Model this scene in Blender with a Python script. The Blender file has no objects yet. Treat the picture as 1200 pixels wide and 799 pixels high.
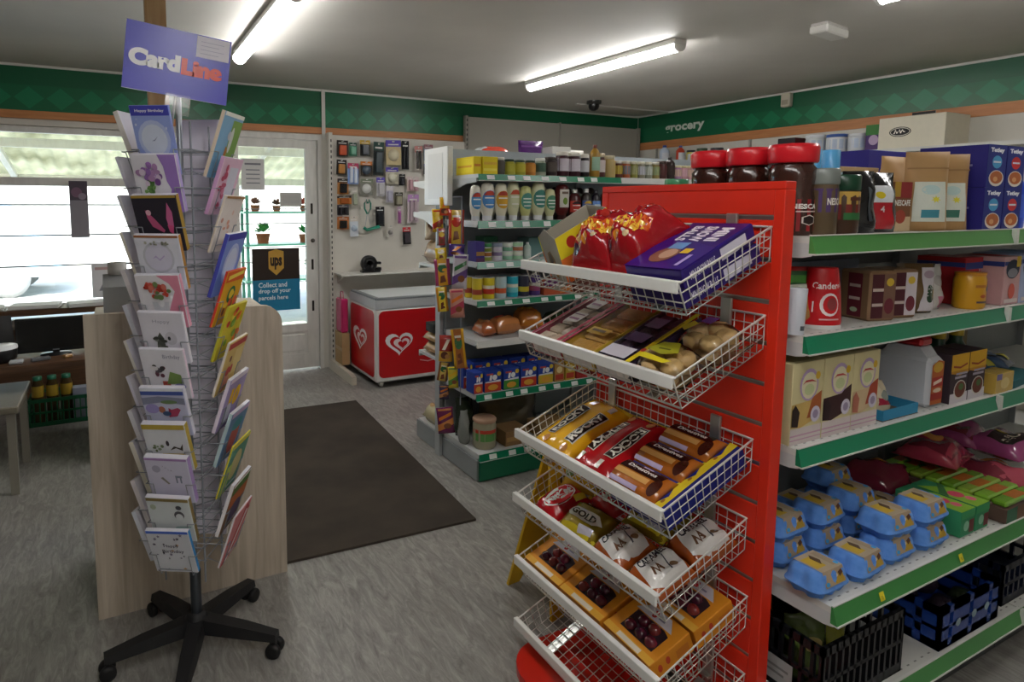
import bpy, bmesh, math, random
from math import sin, cos, pi, radians, sqrt, atan2, hypot
from mathutils import Matrix, Vector
random.seed(7)
SC = bpy.context.scene
COL = SC.collection

# ------------------------------------------------------------------ camera
CAM_H = 1.6
cam = bpy.data.cameras.new('camera')
cam.sensor_fit = 'HORIZONTAL'; cam.sensor_width = 36.0
cam.lens = 728.35 * 36.0 / 1200.0
cam.shift_x = (600 - 499.2) / 1200.0
cam.shift_y = -(399.5 - 311.1) / 1200.0
cam.clip_start = 0.02; cam.clip_end = 200
camo = bpy.data.objects.new('camera', cam); COL.objects.link(camo)
YAW, PITCH, ROLL = 0.4615, 0.0992, 0.0024
fw = Vector((sin(YAW) * cos(PITCH), cos(YAW) * cos(PITCH), -sin(PITCH)))
rt = Vector((cos(YAW), -sin(YAW), 0)); up = rt.cross(fw)
rt2 = cos(ROLL) * rt + sin(ROLL) * up; up2 = -sin(ROLL) * rt + cos(ROLL) * up
m3 = Matrix((rt2, up2, -fw)).transposed()
camo.matrix_world = Matrix.Translation((0, 0, CAM_H)) @ m3.to_4x4()
SC.camera = camo

# ------------------------------------------------------------------ world, sun, exposure
SC.view_settings.view_transform = 'Standard'; SC.view_settings.look = 'None'
SC.view_settings.gamma = 1.0; SC.view_settings.use_curve_mapping = False
SC.view_settings.exposure = 2.28
LAMP_STRENGTH = 8.0
w = bpy.data.worlds.new('world'); SC.world = w; w.use_nodes = True
nt = w.node_tree; bg = nt.nodes['Background']
sky = nt.nodes.new('ShaderNodeTexSky'); sky.sky_type = 'NISHITA'
sky.sun_disc = False; sky.sun_elevation = radians(48); sky.sun_rotation = radians(200)
sky.air_density = 1.2; sky.dust_density = 2.0
nt.links.new(sky.outputs[0], bg.inputs[0]); bg.inputs[1].default_value = 0.2
sun = bpy.data.lights.new('sun', 'SUN'); sun.energy = 2.6; sun.angle = radians(1.5)
suno = bpy.data.objects.new('sun', sun); COL.objects.link(suno)
suno.rotation_euler = (radians(40), 0, radians(-15)); suno.location = (0, -8, 12)

# ------------------------------------------------------------------ colours and materials
def L(h):
    if not isinstance(h, str): return h
    h = h.lstrip('#')
    if len(h) == 3: h = ''.join(c * 2 for c in h)
    o = []
    for i in (0, 2, 4):
        v = int(h[i:i + 2], 16) / 255
        o.append(v / 12.92 if v <= .04045 else ((v + .055) / 1.055) ** 2.4)
    return (o[0], o[1], o[2], 1.0)

MATS = {}
def N(t, k, **kw):
    n = t.nodes.new(k)
    for a, b in kw.items(): setattr(n, a, b)
    return n
def base_mat(name):
    m = bpy.data.materials.new(name); m.use_nodes = True
    return m, m.node_tree, m.node_tree.nodes['Principled BSDF']
def attr_mat(key, rough=.5, metal=0.0, coat=0.0, var=.08, vscale=30, bump=0.0, bscale=60, spec=.5):
    m, t, b = base_mat(key)
    a = N(t, 'ShaderNodeVertexColor', layer_name='Col')
    tc = N(t, 'ShaderNodeTexCoord')
    nz = N(t, 'ShaderNodeTexNoise'); nz.inputs['Scale'].default_value = vscale; nz.inputs['Detail'].default_value = 3
    t.links.new(tc.outputs['Object'], nz.inputs['Vector'])
    mr = N(t, 'ShaderNodeMapRange'); mr.inputs['To Min'].default_value = 1 - var; mr.inputs['To Max'].default_value = 1 + var
    t.links.new(nz.outputs[0], mr.inputs[0])
    mx = N(t, 'ShaderNodeMix', data_type='RGBA', blend_type='MULTIPLY'); mx.inputs[0].default_value = 1
    t.links.new(a.outputs[0], mx.inputs[6]); t.links.new(mr.outputs[0], mx.inputs[7])
    t.links.new(mx.outputs[2], b.inputs['Base Color'])
    b.inputs['Roughness'].default_value = rough; b.inputs['Metallic'].default_value = metal
    b.inputs['Coat Weight'].default_value = coat; b.inputs['Specular IOR Level'].default_value = spec
    b.inputs['Coat Roughness'].default_value = .08
    if bump:
        n2 = N(t, 'ShaderNodeTexNoise'); n2.inputs['Scale'].default_value = bscale; n2.inputs['Detail'].default_value = 2
        t.links.new(tc.outputs['Object'], n2.inputs['Vector'])
        bp = N(t, 'ShaderNodeBump'); bp.inputs['Strength'].default_value = bump; bp.inputs['Distance'].default_value = .004
        t.links.new(n2.outputs[0], bp.inputs['Height']); t.links.new(bp.outputs[0], b.inputs['Normal'])
    MATS[key] = m
attr_mat('card', .65, var=.05)
attr_mat('gloss', .28, var=.03)
attr_mat('film', .18, coat=.4, var=.06, bump=.5, bscale=45)
attr_mat('paint', .38, var=.03)
attr_mat('matte', .8, var=.1)
attr_mat('steel', .35, metal=.9, var=.05)
attr_mat('wire', .35, var=.02)
attr_mat('rubber', .55, var=.12)
attr_mat('food', .5, var=.25, vscale=60, bump=.6, bscale=80)

def clear_mat(key, tint, gl=.12, rough=.05, ior=1.45):
    m = bpy.data.materials.new(key); m.use_nodes = True; t = m.node_tree; t.nodes.clear()
    o = N(t, 'ShaderNodeOutputMaterial'); tr = N(t, 'ShaderNodeBsdfTransparent'); g = N(t, 'ShaderNodeBsdfGlossy')
    tr.inputs[0].default_value = tint; g.inputs['Roughness'].default_value = rough
    fr = N(t, 'ShaderNodeFresnel'); fr.inputs[0].default_value = ior
    ad = N(t, 'ShaderNodeMath', operation='ADD', use_clamp=True); ad.inputs[1].default_value = gl
    mx = N(t, 'ShaderNodeMixShader')
    t.links.new(fr.outputs[0], ad.inputs[0]); t.links.new(ad.outputs[0], mx.inputs[0])
    t.links.new(tr.outputs[0], mx.inputs[1]); t.links.new(g.outputs[0], mx.inputs[2]); t.links.new(mx.outputs[0], o.inputs[0])
    MATS[key] = m
clear_mat('glass', (.93, .97, .96, 1), .02)
clear_mat('clear', (.97, .97, .97, 1), .03, .15, 1.2)
clear_mat('greenglass', (.05, .22, .07, 1), .05)

def lamp_mat():
    m, t, b = base_mat('lamp'); b.inputs['Base Color'].default_value = (.9, .9, .9, 1)
    b.inputs['Emission Color'].default_value = (1, .985, .96, 1); b.inputs['Emission Strength'].default_value = LAMP_STRENGTH
    MATS['lamp'] = m
lamp_mat()

def floor_mat():
    m, t, b = base_mat('vinyl_floor')
    tc = N(t, 'ShaderNodeTexCoord'); mp = N(t, 'ShaderNodeMapping')
    mp.inputs['Scale'].default_value = (7, 1.6, 1); mp.inputs['Rotation'].default_value = (0, 0, radians(38))
    t.links.new(tc.outputs['Object'], mp.inputs[0])
    n1 = N(t, 'ShaderNodeTexNoise'); n1.inputs['Scale'].default_value = 4.5; n1.inputs['Detail'].default_value = 9; n1.inputs['Roughness'].default_value = .72
    n1.inputs['Distortion'].default_value = 1.2
    t.links.new(mp.outputs[0], n1.inputs['Vector'])
    cr = N(t, 'ShaderNodeValToRGB')
    e = cr.color_ramp.elements; e[0].position = .3; e[0].color = L('#706d6a'); e[1].position = .72; e[1].color = L('#b2afaa')
    x = e.new(.5); x.color = L('#918e89')
    t.links.new(n1.outputs[0], cr.inputs[0])
    n2 = N(t, 'ShaderNodeTexNoise'); n2.inputs['Scale'].default_value = 2.0; n2.inputs['Detail'].default_value = 3
    t.links.new(tc.outputs['Object'], n2.inputs['Vector'])
    mr = N(t, 'ShaderNodeMapRange'); mr.inputs['To Min'].default_value = .82; mr.inputs['To Max'].default_value = 1.12
    t.links.new(n2.outputs[0], mr.inputs[0])
    mx = N(t, 'ShaderNodeMix', data_type='RGBA', blend_type='MULTIPLY'); mx.inputs[0].default_value = 1
    t.links.new(cr.outputs[0], mx.inputs[6]); t.links.new(mr.outputs[0], mx.inputs[7])
    t.links.new(mx.outputs[2], b.inputs['Base Color'])
    r2 = N(t, 'ShaderNodeMapRange'); r2.inputs['To Min'].default_value = .3; r2.inputs['To Max'].default_value = .55
    t.links.new(n1.outputs[0], r2.inputs[0]); t.links.new(r2.outputs[0], b.inputs['Roughness'])
    MATS['floor'] = m
floor_mat()

def noise_mat(key, c0, c1, scale, rough, vec=(1, 1, 1), bump=.1, detail=5, dist=0.0):
    m, t, b = base_mat(key)
    tc = N(t, 'ShaderNodeTexCoord'); mp = N(t, 'ShaderNodeMapping'); mp.inputs['Scale'].default_value = vec
    t.links.new(tc.outputs['Object'], mp.inputs[0])
    n1 = N(t, 'ShaderNodeTexNoise'); n1.inputs['Scale'].default_value = scale; n1.inputs['Detail'].default_value = detail
    n1.inputs['Distortion'].default_value = dist
    t.links.new(mp.outputs[0], n1.inputs['Vector'])
    cr = N(t, 'ShaderNodeValToRGB'); e = cr.color_ramp.elements
    e[0].position = .3; e[0].color = L(c0); e[1].position = .7; e[1].color = L(c1)
    t.links.new(n1.outputs[0], cr.inputs[0]); t.links.new(cr.outputs[0], b.inputs['Base Color'])
    b.inputs['Roughness'].default_value = rough
    if bump:
        bp = N(t, 'ShaderNodeBump'); bp.inputs['Strength'].default_value = bump; bp.inputs['Distance'].default_value = .003
        t.links.new(n1.outputs[0], bp.inputs['Height']); t.links.new(bp.outputs[0], b.inputs['Normal'])
    MATS[key] = m
noise_mat('oak', '#aa9d8c', '#c8bcab', 3.0, .5, (14, 14, .9), .05, 6, .6)
noise_mat('pine', '#b08a58', '#c8a678', 4.0, .5, (12, 12, .8), .05, 5, .5)
noise_mat('orange_band', '#bb7a4a', '#c98a58', 6.0, .5, (1, 1, 12), .03)
noise_mat('brown_wood', '#4c3524', '#6b4b33', 5.0, .5, (1, 12, 12), .05)
noise_mat('ceiling', '#d6d2cb', '#dedad3', 2.2, .6, (1, 1, 1), .02)
noise_mat('wall', '#cfcac0', '#d8d4ca', 3.0, .7, (1, 1, 1), .03)
noise_mat('doormat', '#342d26', '#463d34', 3.5, .95, (1, 1, 1), .25, 12)
noise_mat('white_wood', '#d4d2cc', '#e4e2dc', 5.0, .45, (4, 4, 1), .06)
noise_mat('concrete', '#b9b5ad', '#cdc9c1', 2.0, .9, (1, 1, 1), .1)
noise_mat('cardboard', '#b39468', '#c4a578', 8.0, .75, (1, 1, 1), .05)
noise_mat('moulded_pulp', '#4f86d6', '#6a9be2', 40.0, .85, (1, 1, 1), .4, 4)

def canopy_mat():
    m = bpy.data.materials.new('canopy_sheet'); m.use_nodes = True; t = m.node_tree; t.nodes.clear()
    o = N(t, 'ShaderNodeOutputMaterial'); d = N(t, 'ShaderNodeBsdfDiffuse'); tl = N(t, 'ShaderNodeBsdfTranslucent'); mx = N(t, 'ShaderNodeMixShader')
    tc = N(t, 'ShaderNodeTexCoord'); n1 = N(t, 'ShaderNodeTexNoise'); n1.inputs['Scale'].default_value = 1.5; n1.inputs['Detail'].default_value = 6
    t.links.new(tc.outputs['Object'], n1.inputs['Vector'])
    cr = N(t, 'ShaderNodeValToRGB'); e = cr.color_ramp.elements
    e[0].position = .3; e[0].color = L('#6f6d52'); e[1].position = .7; e[1].color = L('#b5b294')
    t.links.new(n1.outputs[0], cr.inputs[0]); t.links.new(cr.outputs[0], d.inputs[0]); t.links.new(cr.outputs[0], tl.inputs[0])
    mx.inputs[0].default_value = .55
    t.links.new(d.outputs[0], mx.inputs[1]); t.links.new(tl.outputs[0], mx.inputs[2]); t.links.new(mx.outputs[0], o.inputs[0])
    MATS['canopy'] = m
canopy_mat()

# ------------------------------------------------------------------ mesh builder
def V3(*a): return Vector(a)
class Flat:
    def __init__(s, O, U, V, Nn=None):
        s.O, s.U, s.V = Vector(O), Vector(U), Vector(V)
        s.N = Vector(Nn) if Nn else s.U.cross(s.V).normalized()
        s.curved = False; s.w = s.U.length; s.h = s.V.length
    def __call__(s, u, v, o=0): return s.O + s.U * u + s.V * v + s.N * o
class Cyl:           # label on an upright cylinder; u runs left to right seen from outside, centred on -Y
    def __init__(s, c, r, z0, z1, span=2.4, r1=None):
        s.c, s.r, s.z0, s.z1, s.span, s.r1 = Vector(c), r, z0, z1, span, r if r1 is None else r1
        s.curved = True; s.w = r * span; s.h = z1 - z0
    def __call__(s, u, v, o=0):
        a = -pi / 2 + (u - .5) * s.span; r = s.r + (s.r1 - s.r) * v + o
        return s.c + V3(r * cos(a), r * sin(a), s.z0 + (s.z1 - s.z0) * v)
class Fn:
    def __init__(s, f, n, w, h): s.f, s.n, s.w, s.h, s.curved = f, Vector(n), w, h, True
    def __call__(s, u, v, o=0): return s.f(u, v) + s.n * o
class Sub:           # a sub-rectangle of another map, optionally turned by k quarter turns
    def __init__(s, m, u0, v0, u1, v1, k=0):
        s.m, s.a, s.k, s.curved = m, (u0, v0, u1, v1), k, m.curved
        s.w = m.w * abs(u1 - u0); s.h = m.h * abs(v1 - v0)
        if k % 2: s.w, s.h = s.h, s.w
    def __call__(s, u, v, o=0):
        if s.k == 1: u, v = 1 - v, u
        elif s.k == 2: u, v = 1 - u, 1 - v
        elif s.k == 3: u, v = v, 1 - u
        u0, v0, u1, v1 = s.a
        return s.m(u0 + (u1 - u0) * u, v0 + (v1 - v0) * v, o)

_TXT = {}
def text_geo(s, bold=.03):
    k = (s, bold)
    if k in _TXT: return _TXT[k]
    c = bpy.data.curves.new('t', 'FONT'); c.body = s; c.size = 1; c.offset = bold; c.resolution_u = 6 if bold >= .07 else 2; c.fill_mode = 'FRONT'
    o = bpy.data.objects.new('t', c)
    me = bpy.data.meshes.new_from_object(o)
    vs = [(v.co.x, v.co.y) for v in me.vertices]; fs = [tuple(p.vertices) for p in me.polygons]
    x0 = min(v[0] for v in vs); x1 = max(v[0] for v in vs); y0 = min(v[1] for v in vs); y1 = max(v[1] for v in vs)
    vs = [((x - x0) / (x1 - x0), (y - y0) / (y1 - y0)) for x, y in vs]
    bpy.data.objects.remove(o); bpy.data.curves.remove(c); bpy.data.meshes.remove(me)
    _TXT[k] = (vs, fs); return _TXT[k]

class MB:
    def __init__(s, m='paint'):
        s.v, s.f, s.c, s.mi, s.sm, s.mats = [], [], [], [], [], []
        s.m = m; s.X = None
    def mat(s, k):
        k = k or s.m
        if k not in s.mats: s.mats.append(k)
        return s.mats.index(k)
    def add(s, vs, fs, col, m=None, smooth=False):
        b = len(s.v); i = s.mat(m)
        if s.X is not None: vs = [s.X @ Vector(p) for p in vs]
        s.v.extend(tuple(p) for p in vs)
        multi = isinstance(col, list)
        for k, f in enumerate(fs):
            s.f.append(tuple(b + j for j in f)); s.c.append(L(col[k] if multi else col)); s.mi.append(i); s.sm.append(smooth)
        return s
    def box(s, a, b, col, m=None, bev=0, faces=None):
        (x0, y0, z0), (x1, y1, z1) = a, b
        faces = faces or {}
        g = lambda k: faces.get(k, col)
        if bev <= 0:
            vs = [(x, y, z) for z in (z0, z1) for y in (y0, y1) for x in (x0, x1)]
            fs = [(0, 2, 3, 1), (4, 5, 7, 6), (0, 1, 5, 4), (2, 6, 7, 3), (0, 4, 6, 2), (1, 3, 7, 5)]
            return s.add(vs, fs, [g('bottom'), g('top'), g('front'), g('back'), g('left'), g('right')], m)
        vs, idx = [], {}
        for zi, z in enumerate((z0, z1)):
            for yi, y in enumerate((y0, y1)):
                for xi, x in enumerate((x0, x1)):
                    dx, dy, dz = bev * (1 - 2 * xi), bev * (1 - 2 * yi), bev * (1 - 2 * zi)
                    idx[xi, yi, zi] = len(vs)
                    vs += [(x, y + dy, z + dz), (x + dx, y, z + dz), (x + dx, y + dy, z)]
        q = lambda xi, yi, zi, k: idx[xi, yi, zi] + k
        fs, cs = [], []
        def F(c, *ii): fs.append(tuple(ii)); cs.append(c)
        F(g('left'), q(0, 0, 0, 0), q(0, 0, 1, 0), q(0, 1, 1, 0), q(0, 1, 0, 0)); F(g('right'), q(1, 0, 0, 0), q(1, 1, 0, 0), q(1, 1, 1, 0), q(1, 0, 1, 0))
        F(g('front'), q(0, 0, 0, 1), q(1, 0, 0, 1), q(1, 0, 1, 1), q(0, 0, 1, 1)); F(g('back'), q(0, 1, 0, 1), q(0, 1, 1, 1), q(1, 1, 1, 1), q(1, 1, 0, 1))
        F(g('bottom'), q(0, 0, 0, 2), q(0, 1, 0, 2), q(1, 1, 0, 2), q(1, 0, 0, 2)); F(g('top'), q(0, 0, 1, 2), q(1, 0, 1, 2), q(1, 1, 1, 2), q(0, 1, 1, 2))
        for a_ in (0, 1):
            for b_ in (0, 1):
                F(col, q(0, a_, b_, 1), q(1, a_, b_, 1), q(1, a_, b_, 2), q(0, a_, b_, 2))
                F(col, q(a_, 0, b_, 0), q(a_, 1, b_, 0), q(a_, 1, b_, 2), q(a_, 0, b_, 2))
                F(col, q(a_, b_, 0, 0), q(a_, b_, 1, 0), q(a_, b_, 1, 1), q(a_, b_, 0, 1))
        for k in idx.values(): F(col, k, k + 1, k + 2)
        return s.add(vs, fs, cs, m)
    def bar(s, p, q, r, col, n=6, m=None, r2=None):
        p, q = Vector(p), Vector(q); d = (q - p).normalized()
        a = d.orthogonal().normalized(); b = d.cross(a); r2 = r if r2 is None else r2
        vs = [p + (a * cos(t) + b * sin(t)) * r for t in (2 * pi * k / n for k in range(n))] + [q + (a * cos(t) + b * sin(t)) * r2 for t in (2 * pi * k / n for k in range(n))]
        fs = [(k, (k + 1) % n, n + (k + 1) % n, n + k) for k in range(n)]
        s.add(vs, fs, col, m, n > 4)
        return s.add(vs, [tuple(range(n - 1, -1, -1)), tuple(range(n, 2 * n))], col, m)
    def path(s, pts, r, col, n=6, m=None, closed=False):
        pts = [Vector(p) for p in pts]; K = len(pts); vs = []
        for i, p in enumerate(pts):
            if closed: t = pts[(i + 1) % K] - pts[i - 1]
            else: t = pts[min(i + 1, K - 1)] - pts[max(i - 1, 0)]
            t.normalize()
            ref = V3(0, 0, 1) if abs(t.z) < .9 else V3(1, 0, 0)
            a = t.cross(ref).normalized(); b = t.cross(a)
            vs += [p + (a * cos(2 * pi * k / n) + b * sin(2 * pi * k / n)) * r for k in range(n)]
        fs = []
        for i in range(K if closed else K - 1):
            j = (i + 1) % K
            fs += [(i * n + k, j * n + k, j * n + (k + 1) % n, i * n + (k + 1) % n) for k in range(n)]
        s.add(vs, fs, col, m, True)
        if not closed: s.add(vs[:n], [tuple(range(n))], col, m); s.add(vs[-n:], [tuple(range(n - 1, -1, -1))], col, m)
        return s
    def lathe(s, prof, col, n=16, c=(0, 0, 0), m=None, smooth=True, sx=1, sy=1):
        # prof: (r, z) or (r, z, colour of the band that starts here)
        c = Vector(c); vs = []
        for p in prof: vs += [c + V3(p[0] * cos(2 * pi * k / n) * sx, p[0] * sin(2 * pi * k / n) * sy, p[1]) for k in range(n)]
        fs, cs = [], []
        for i in range(len(prof) - 1):
            cc = prof[i][2] if len(prof[i]) > 2 else col
            for k in range(n): fs.append((i * n + k, i * n + (k + 1) % n, (i + 1) * n + (k + 1) % n, (i + 1) * n + k)); cs.append(cc)
        s.add(vs, fs, cs, m, smooth)
        if prof[0][0] > 1e-5: s.add(vs[:n], [tuple(range(n - 1, -1, -1))], cs[0], m)
        if prof[-1][0] > 1e-5: s.add(vs[-n:], [tuple(range(n))], cs[-1], m)
        return s
    def prism(s, pts, a, b, col, m=None, axis='z', faces=None):
        K = len(pts)
        def P(p, t): return {'z': (p[0], p[1], t), 'y': (p[0], t, p[1]), 'x': (t, p[0], p[1])}[axis]
        vs = [P(p, a) for p in pts] + [P(p, b) for p in pts]
        fs = [tuple(range(K - 1, -1, -1)), tuple(range(K, 2 * K))] + [(k, (k + 1) % K, K + (k + 1) % K, K + k) for k in range(K)]
        s.add(vs, fs, faces or col, m)
        return s
    def pair(s, F, B, nu, nv, col, bcol=None, m=None):
        vs = [F(i / nu, j / nv) for j in range(nv + 1) for i in range(nu + 1)]; K = len(vs)
        vs += [B(i / nu, j / nv) for j in range(nv + 1) for i in range(nu + 1)]
        w_ = nu + 1; f1, f2, fe = [], [], []
        for j in range(nv):
            for i in range(nu):
                a = j * w_ + i; f1.append((a, a + 1, a + w_ + 1, a + w_)); f2.append((K + a, K + a + w_, K + a + w_ + 1, K + a + 1))
        for i in range(nu):
            a = i; fe.append((a, K + a, K + a + 1, a + 1)); a = nv * w_ + i; fe.append((a, a + 1, K + a + 1, K + a))
        for j in range(nv):
            a = j * w_; fe.append((a, a + w_, K + a + w_, K + a)); a = j * w_ + nu; fe.append((a, K + a, K + a + w_, a + w_))
        b = bcol or col
        cols = ([col(f, 0) for f in range(len(f1))] if callable(col) else [col] * len(f1)) + [b] * (len(f2) + len(fe))
        return s.add(vs, f1 + f2 + fe, cols, m, True)
    def art(s, mp, prims, m=None, o=.0005):
        for pr in prims:
            o += .00025; k = pr[0]
            if k == 'r':
                _, u0, v0, u1, v1, c = pr; n = 6 if mp.curved else 1; nn = n
                vs = [mp(u0 + (u1 - u0) * i / n, v0 + (v1 - v0) * j / nn, o) for j in range(nn + 1) for i in range(n + 1)]
                fs = [(j * (n + 1) + i, j * (n + 1) + i + 1, (j + 1) * (n + 1) + i + 1, (j + 1) * (n + 1) + i) for j in range(nn) for i in range(n)]
                s.add(vs, fs, c, m, mp.curved)
            elif k == 'e':
                _, cu, cv, ru, rv, c = pr; K = 16
                if mp.curved:
                    vs = [mp(cu, cv, o)]; fs = []
                    for q in (1, 2): vs += [mp(cu + ru * q / 2 * cos(2 * pi * i / K), cv + rv * q / 2 * sin(2 * pi * i / K), o) for i in range(K)]
                    fs = [(0, 1 + i, 1 + (i + 1) % K) for i in range(K)] + [(1 + i, 1 + K + i, 1 + K + (i + 1) % K, 1 + (i + 1) % K) for i in range(K)]
                    s.add(vs, fs, c, m, True)
                else:
                    s.add([mp(cu + ru * cos(2 * pi * i / K), cv + rv * sin(2 * pi * i / K), o) for i in range(K)], [tuple(range(K))], c, m)
            elif k == 'p':
                _, pts, c = pr
                if mp.curved: s.drape(mp, [pts], c, m, o)
                else: s.add([mp(u, v, o) for u, v in pts], [tuple(range(len(pts)))], c, m)
            elif k == 't':
                _, txt, u0, v0, u1, v1, c = pr[:7]; bold = pr[7] if len(pr) > 7 else .03
                vs, fs = text_geo(txt, bold)
                q = [(u0 + (u1 - u0) * x, v0 + (v1 - v0) * y) for x, y in vs]
                if mp.curved: s.drape(mp, [[q[i] for i in f] for f in fs], c, m, o)
                else: s.add([mp(u, v, o) for u, v in q], fs, c, m)
            elif k == 's':          # star / splash
                _, cu, cv, ru, rv, npt, c = pr
                q = [(cu + (ru if i % 2 == 0 else ru * .45) * sin(pi * i / npt), cv + (rv if i % 2 == 0 else rv * .45) * cos(pi * i / npt)) for i in range(2 * npt)][::-1]
                if mp.curved: s.drape(mp, [[(cu, cv), q[i - 1], q[i]] for i in range(len(q))], c, m, o)
                else: s.add([mp(u, v, o) for u, v in q], [tuple(range(2 * npt))], c, m)
        return s
    def drape(s, mp, polys, c, m, o, st=.0625):
        # cut flat print along a grid so that it follows a curved surface
        def cut(p, ax, val, keep_less):
            r = []
            for i, b in enumerate(p):
                a = p[i - 1]; ia = (a[ax] <= val) == keep_less; ib = (b[ax] <= val) == keep_less
                if ia != ib and a[ax] != b[ax]:
                    t = (val - a[ax]) / (b[ax] - a[ax]); r.append((a[0] + (b[0] - a[0]) * t, a[1] + (b[1] - a[1]) * t))
                if ib: r.append(b)
            return r
        def split(p, ax):
            lo = min(q[ax] for q in p); hi = max(q[ax] for q in p); out = []; k = math.floor(lo / st)
            while k * st < hi:
                q = p
                if lo < k * st: q = cut(q, ax, k * st, False)
                if hi > (k + 1) * st: q = cut(q, ax, (k + 1) * st, True)
                if len(q) > 2: out.append(q)
                k += 1
            return out
        for p in polys:
            for a in split(p, 0):
                for b in split(a, 1): s.add([mp(u, v, o) for u, v in b], [tuple(range(len(b)))], c, m)
    def mesh(s, name):
        me = bpy.data.meshes.new(name); me.from_pydata(s.v, [], s.f)
        for k in s.mats: me.materials.append(MATS[k])
        me.polygons.foreach_set('material_index', s.mi); me.polygons.foreach_set('use_smooth', s.sm)
        at = me.color_attributes.new('Col', 'FLOAT_COLOR', 'CORNER'); buf = []
        for f, c in zip(s.f, s.c): buf.extend(tuple(c) * len(f))
        at.data.foreach_set('color', buf); me.update()
        return me

def tag(o, label=None, cat=None, group=None, kind=None):
    if label: o['label'] = label
    if cat: o['category'] = cat
    if group: o['group'] = group
    if kind: o['kind'] = kind
    return o
def obj(name, mb, parent=None, loc=(0, 0, 0), rot=(0, 0, 0), **k):
    me = mb if isinstance(mb, bpy.types.Mesh) else mb.mesh(name)
    o = bpy.data.objects.new(name, me); COL.objects.link(o)
    o.location = loc; o.rotation_euler = rot
    if parent: o.parent = parent
    return tag(o, **k)
def thing(name, label, cat, loc=(0, 0, 0), rot=(0, 0, 0), group=None):
    o = bpy.data.objects.new(name, None); COL.objects.link(o); o.empty_display_size = .05
    o.location = loc; o.rotation_euler = rot if not isinstance(rot, (int, float)) else (0, 0, rot)
    return tag(o, label, cat, group)
def struct(name, mb, parent=None, loc=(0, 0, 0)):
    return obj(name, mb, parent, loc, kind=None if parent else 'structure')
def dup(root, loc=None, rot=None, label=None, group=None):
    r = root.copy(); COL.objects.link(r)
    if loc is not None: r.location = loc
    if rot is not None: r.rotation_euler = rot if not isinstance(rot, (int, float)) else (0, 0, rot)
    if label: r['label'] = label
    if group: r['group'] = group
    for ch in list(root.children):
        c = ch.copy(); COL.objects.link(c); c.parent = r
        for g in list(ch.children):
            d = g.copy(); COL.objects.link(d); d.parent = c
    return r
ORD = ['first', 'second', 'third', 'fourth', 'fifth', 'sixth', 'seventh', 'eighth', 'ninth', 'tenth', 'eleventh', 'twelfth', 'thirteenth', 'fourteenth', 'fifteenth', 'sixteenth', 'seventeenth', 'eighteenth', 'nineteenth', 'twentieth']
def face(w, h, y, x0=None, z0=0):     # front face map of a box that is w wide and centred on x = 0, at depth y
    return Flat((-w / 2 if x0 is None else x0, y, z0), (w, 0, 0), (0, 0, h), (0, -1, 0))
# ------------------------------------------------------------------ room shell
XL, XR, YF, YB, ZC = -2.6, 5.756, -2.2, 5.78, 2.66
b = MB('floor'); b.box((XL, YF, -.1), (XR, YB + .15, 0), '#888'); struct('floor', b)
b = MB('ceiling'); b.box((XL - .15, YF - .15, ZC), (XR + .15, YB + .15, ZC + .15), '#ccc'); struct('ceiling', b)
WX0, WX1, WZ0, WZ1 = -1.15, .75, .62, 2.2
DX0, DX1, DZ1 = .93, 1.76, 2.24
b = MB('wall'); c = '#ddd'
b.box((XL, YB, 0), (WX0, YB + .15, ZC), c); b.box((WX0, YB, 0), (WX1, YB + .15, WZ0), c); b.box((WX0, YB, WZ1), (WX1, YB + .15, ZC), c)
b.box((WX1, YB, 0), (DX0, YB + .15, ZC), c); b.box((DX0, YB, DZ1), (DX1, YB + .15, ZC), c); b.box((DX1, YB, 0), (XR, YB + .15, ZC), c)
struct('wall_back', b)
b = MB('wall'); b.box((XR, YF, 0), (XR + .15, YB + .15, ZC), c); struct('wall_right', b)
b = MB('matte'); b.box((XL - .15, YF, 0), (XL, YB + .15, ZC), '#7a746a'); struct('wall_left', b)
b = MB('wall'); b.box((XL - .15, YF - .15, 0), (XR + .15, YF, ZC), c); struct('wall_front', b)

# green fascia with diamonds, orange rail, white ceiling bead (back wall)
GRN, DIA = '#0a6440', '#0e7a50'
def diamond(cx, cz, hw, hh): return [(cx - hw, cz), (cx, cz - hh), (cx + hw, cz), (cx, cz + hh)]
b = MB('paint'); y = YB - .012; b.box((XL, y, 2.31), (XR, YB, 2.642), GRN)
fm = Flat((0, y, 0), (1, 0, 0), (0, 0, 1), (0, -1, 0))
b.art(fm, [('r', XL, 2.505, XR, 2.642, '#085a39')], o=0)
for k in range(38):
    x = -2.5 + .215 * k
    if x < 3.2: b.art(fm, [('p', diamond(x, 2.41, .1, .085), DIA)])
struct('trim_1', b)
b = MB('orange_band'); b.box((XL, YB - .022, 2.25), (XR, YB, 2.31), '#c84'); struct('trim_2', b)
b = MB('paint'); b.box((XL, YB - .02, 2.642), (XR - .02, YB, ZC), '#d9d6d0'); struct('trim_3', b)
b = MB('paint'); b.box((1.765, YB - .028, 2.2), (1.8, YB - .0225, ZC), '#cfccc6'); struct('trim_4', b)
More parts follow.
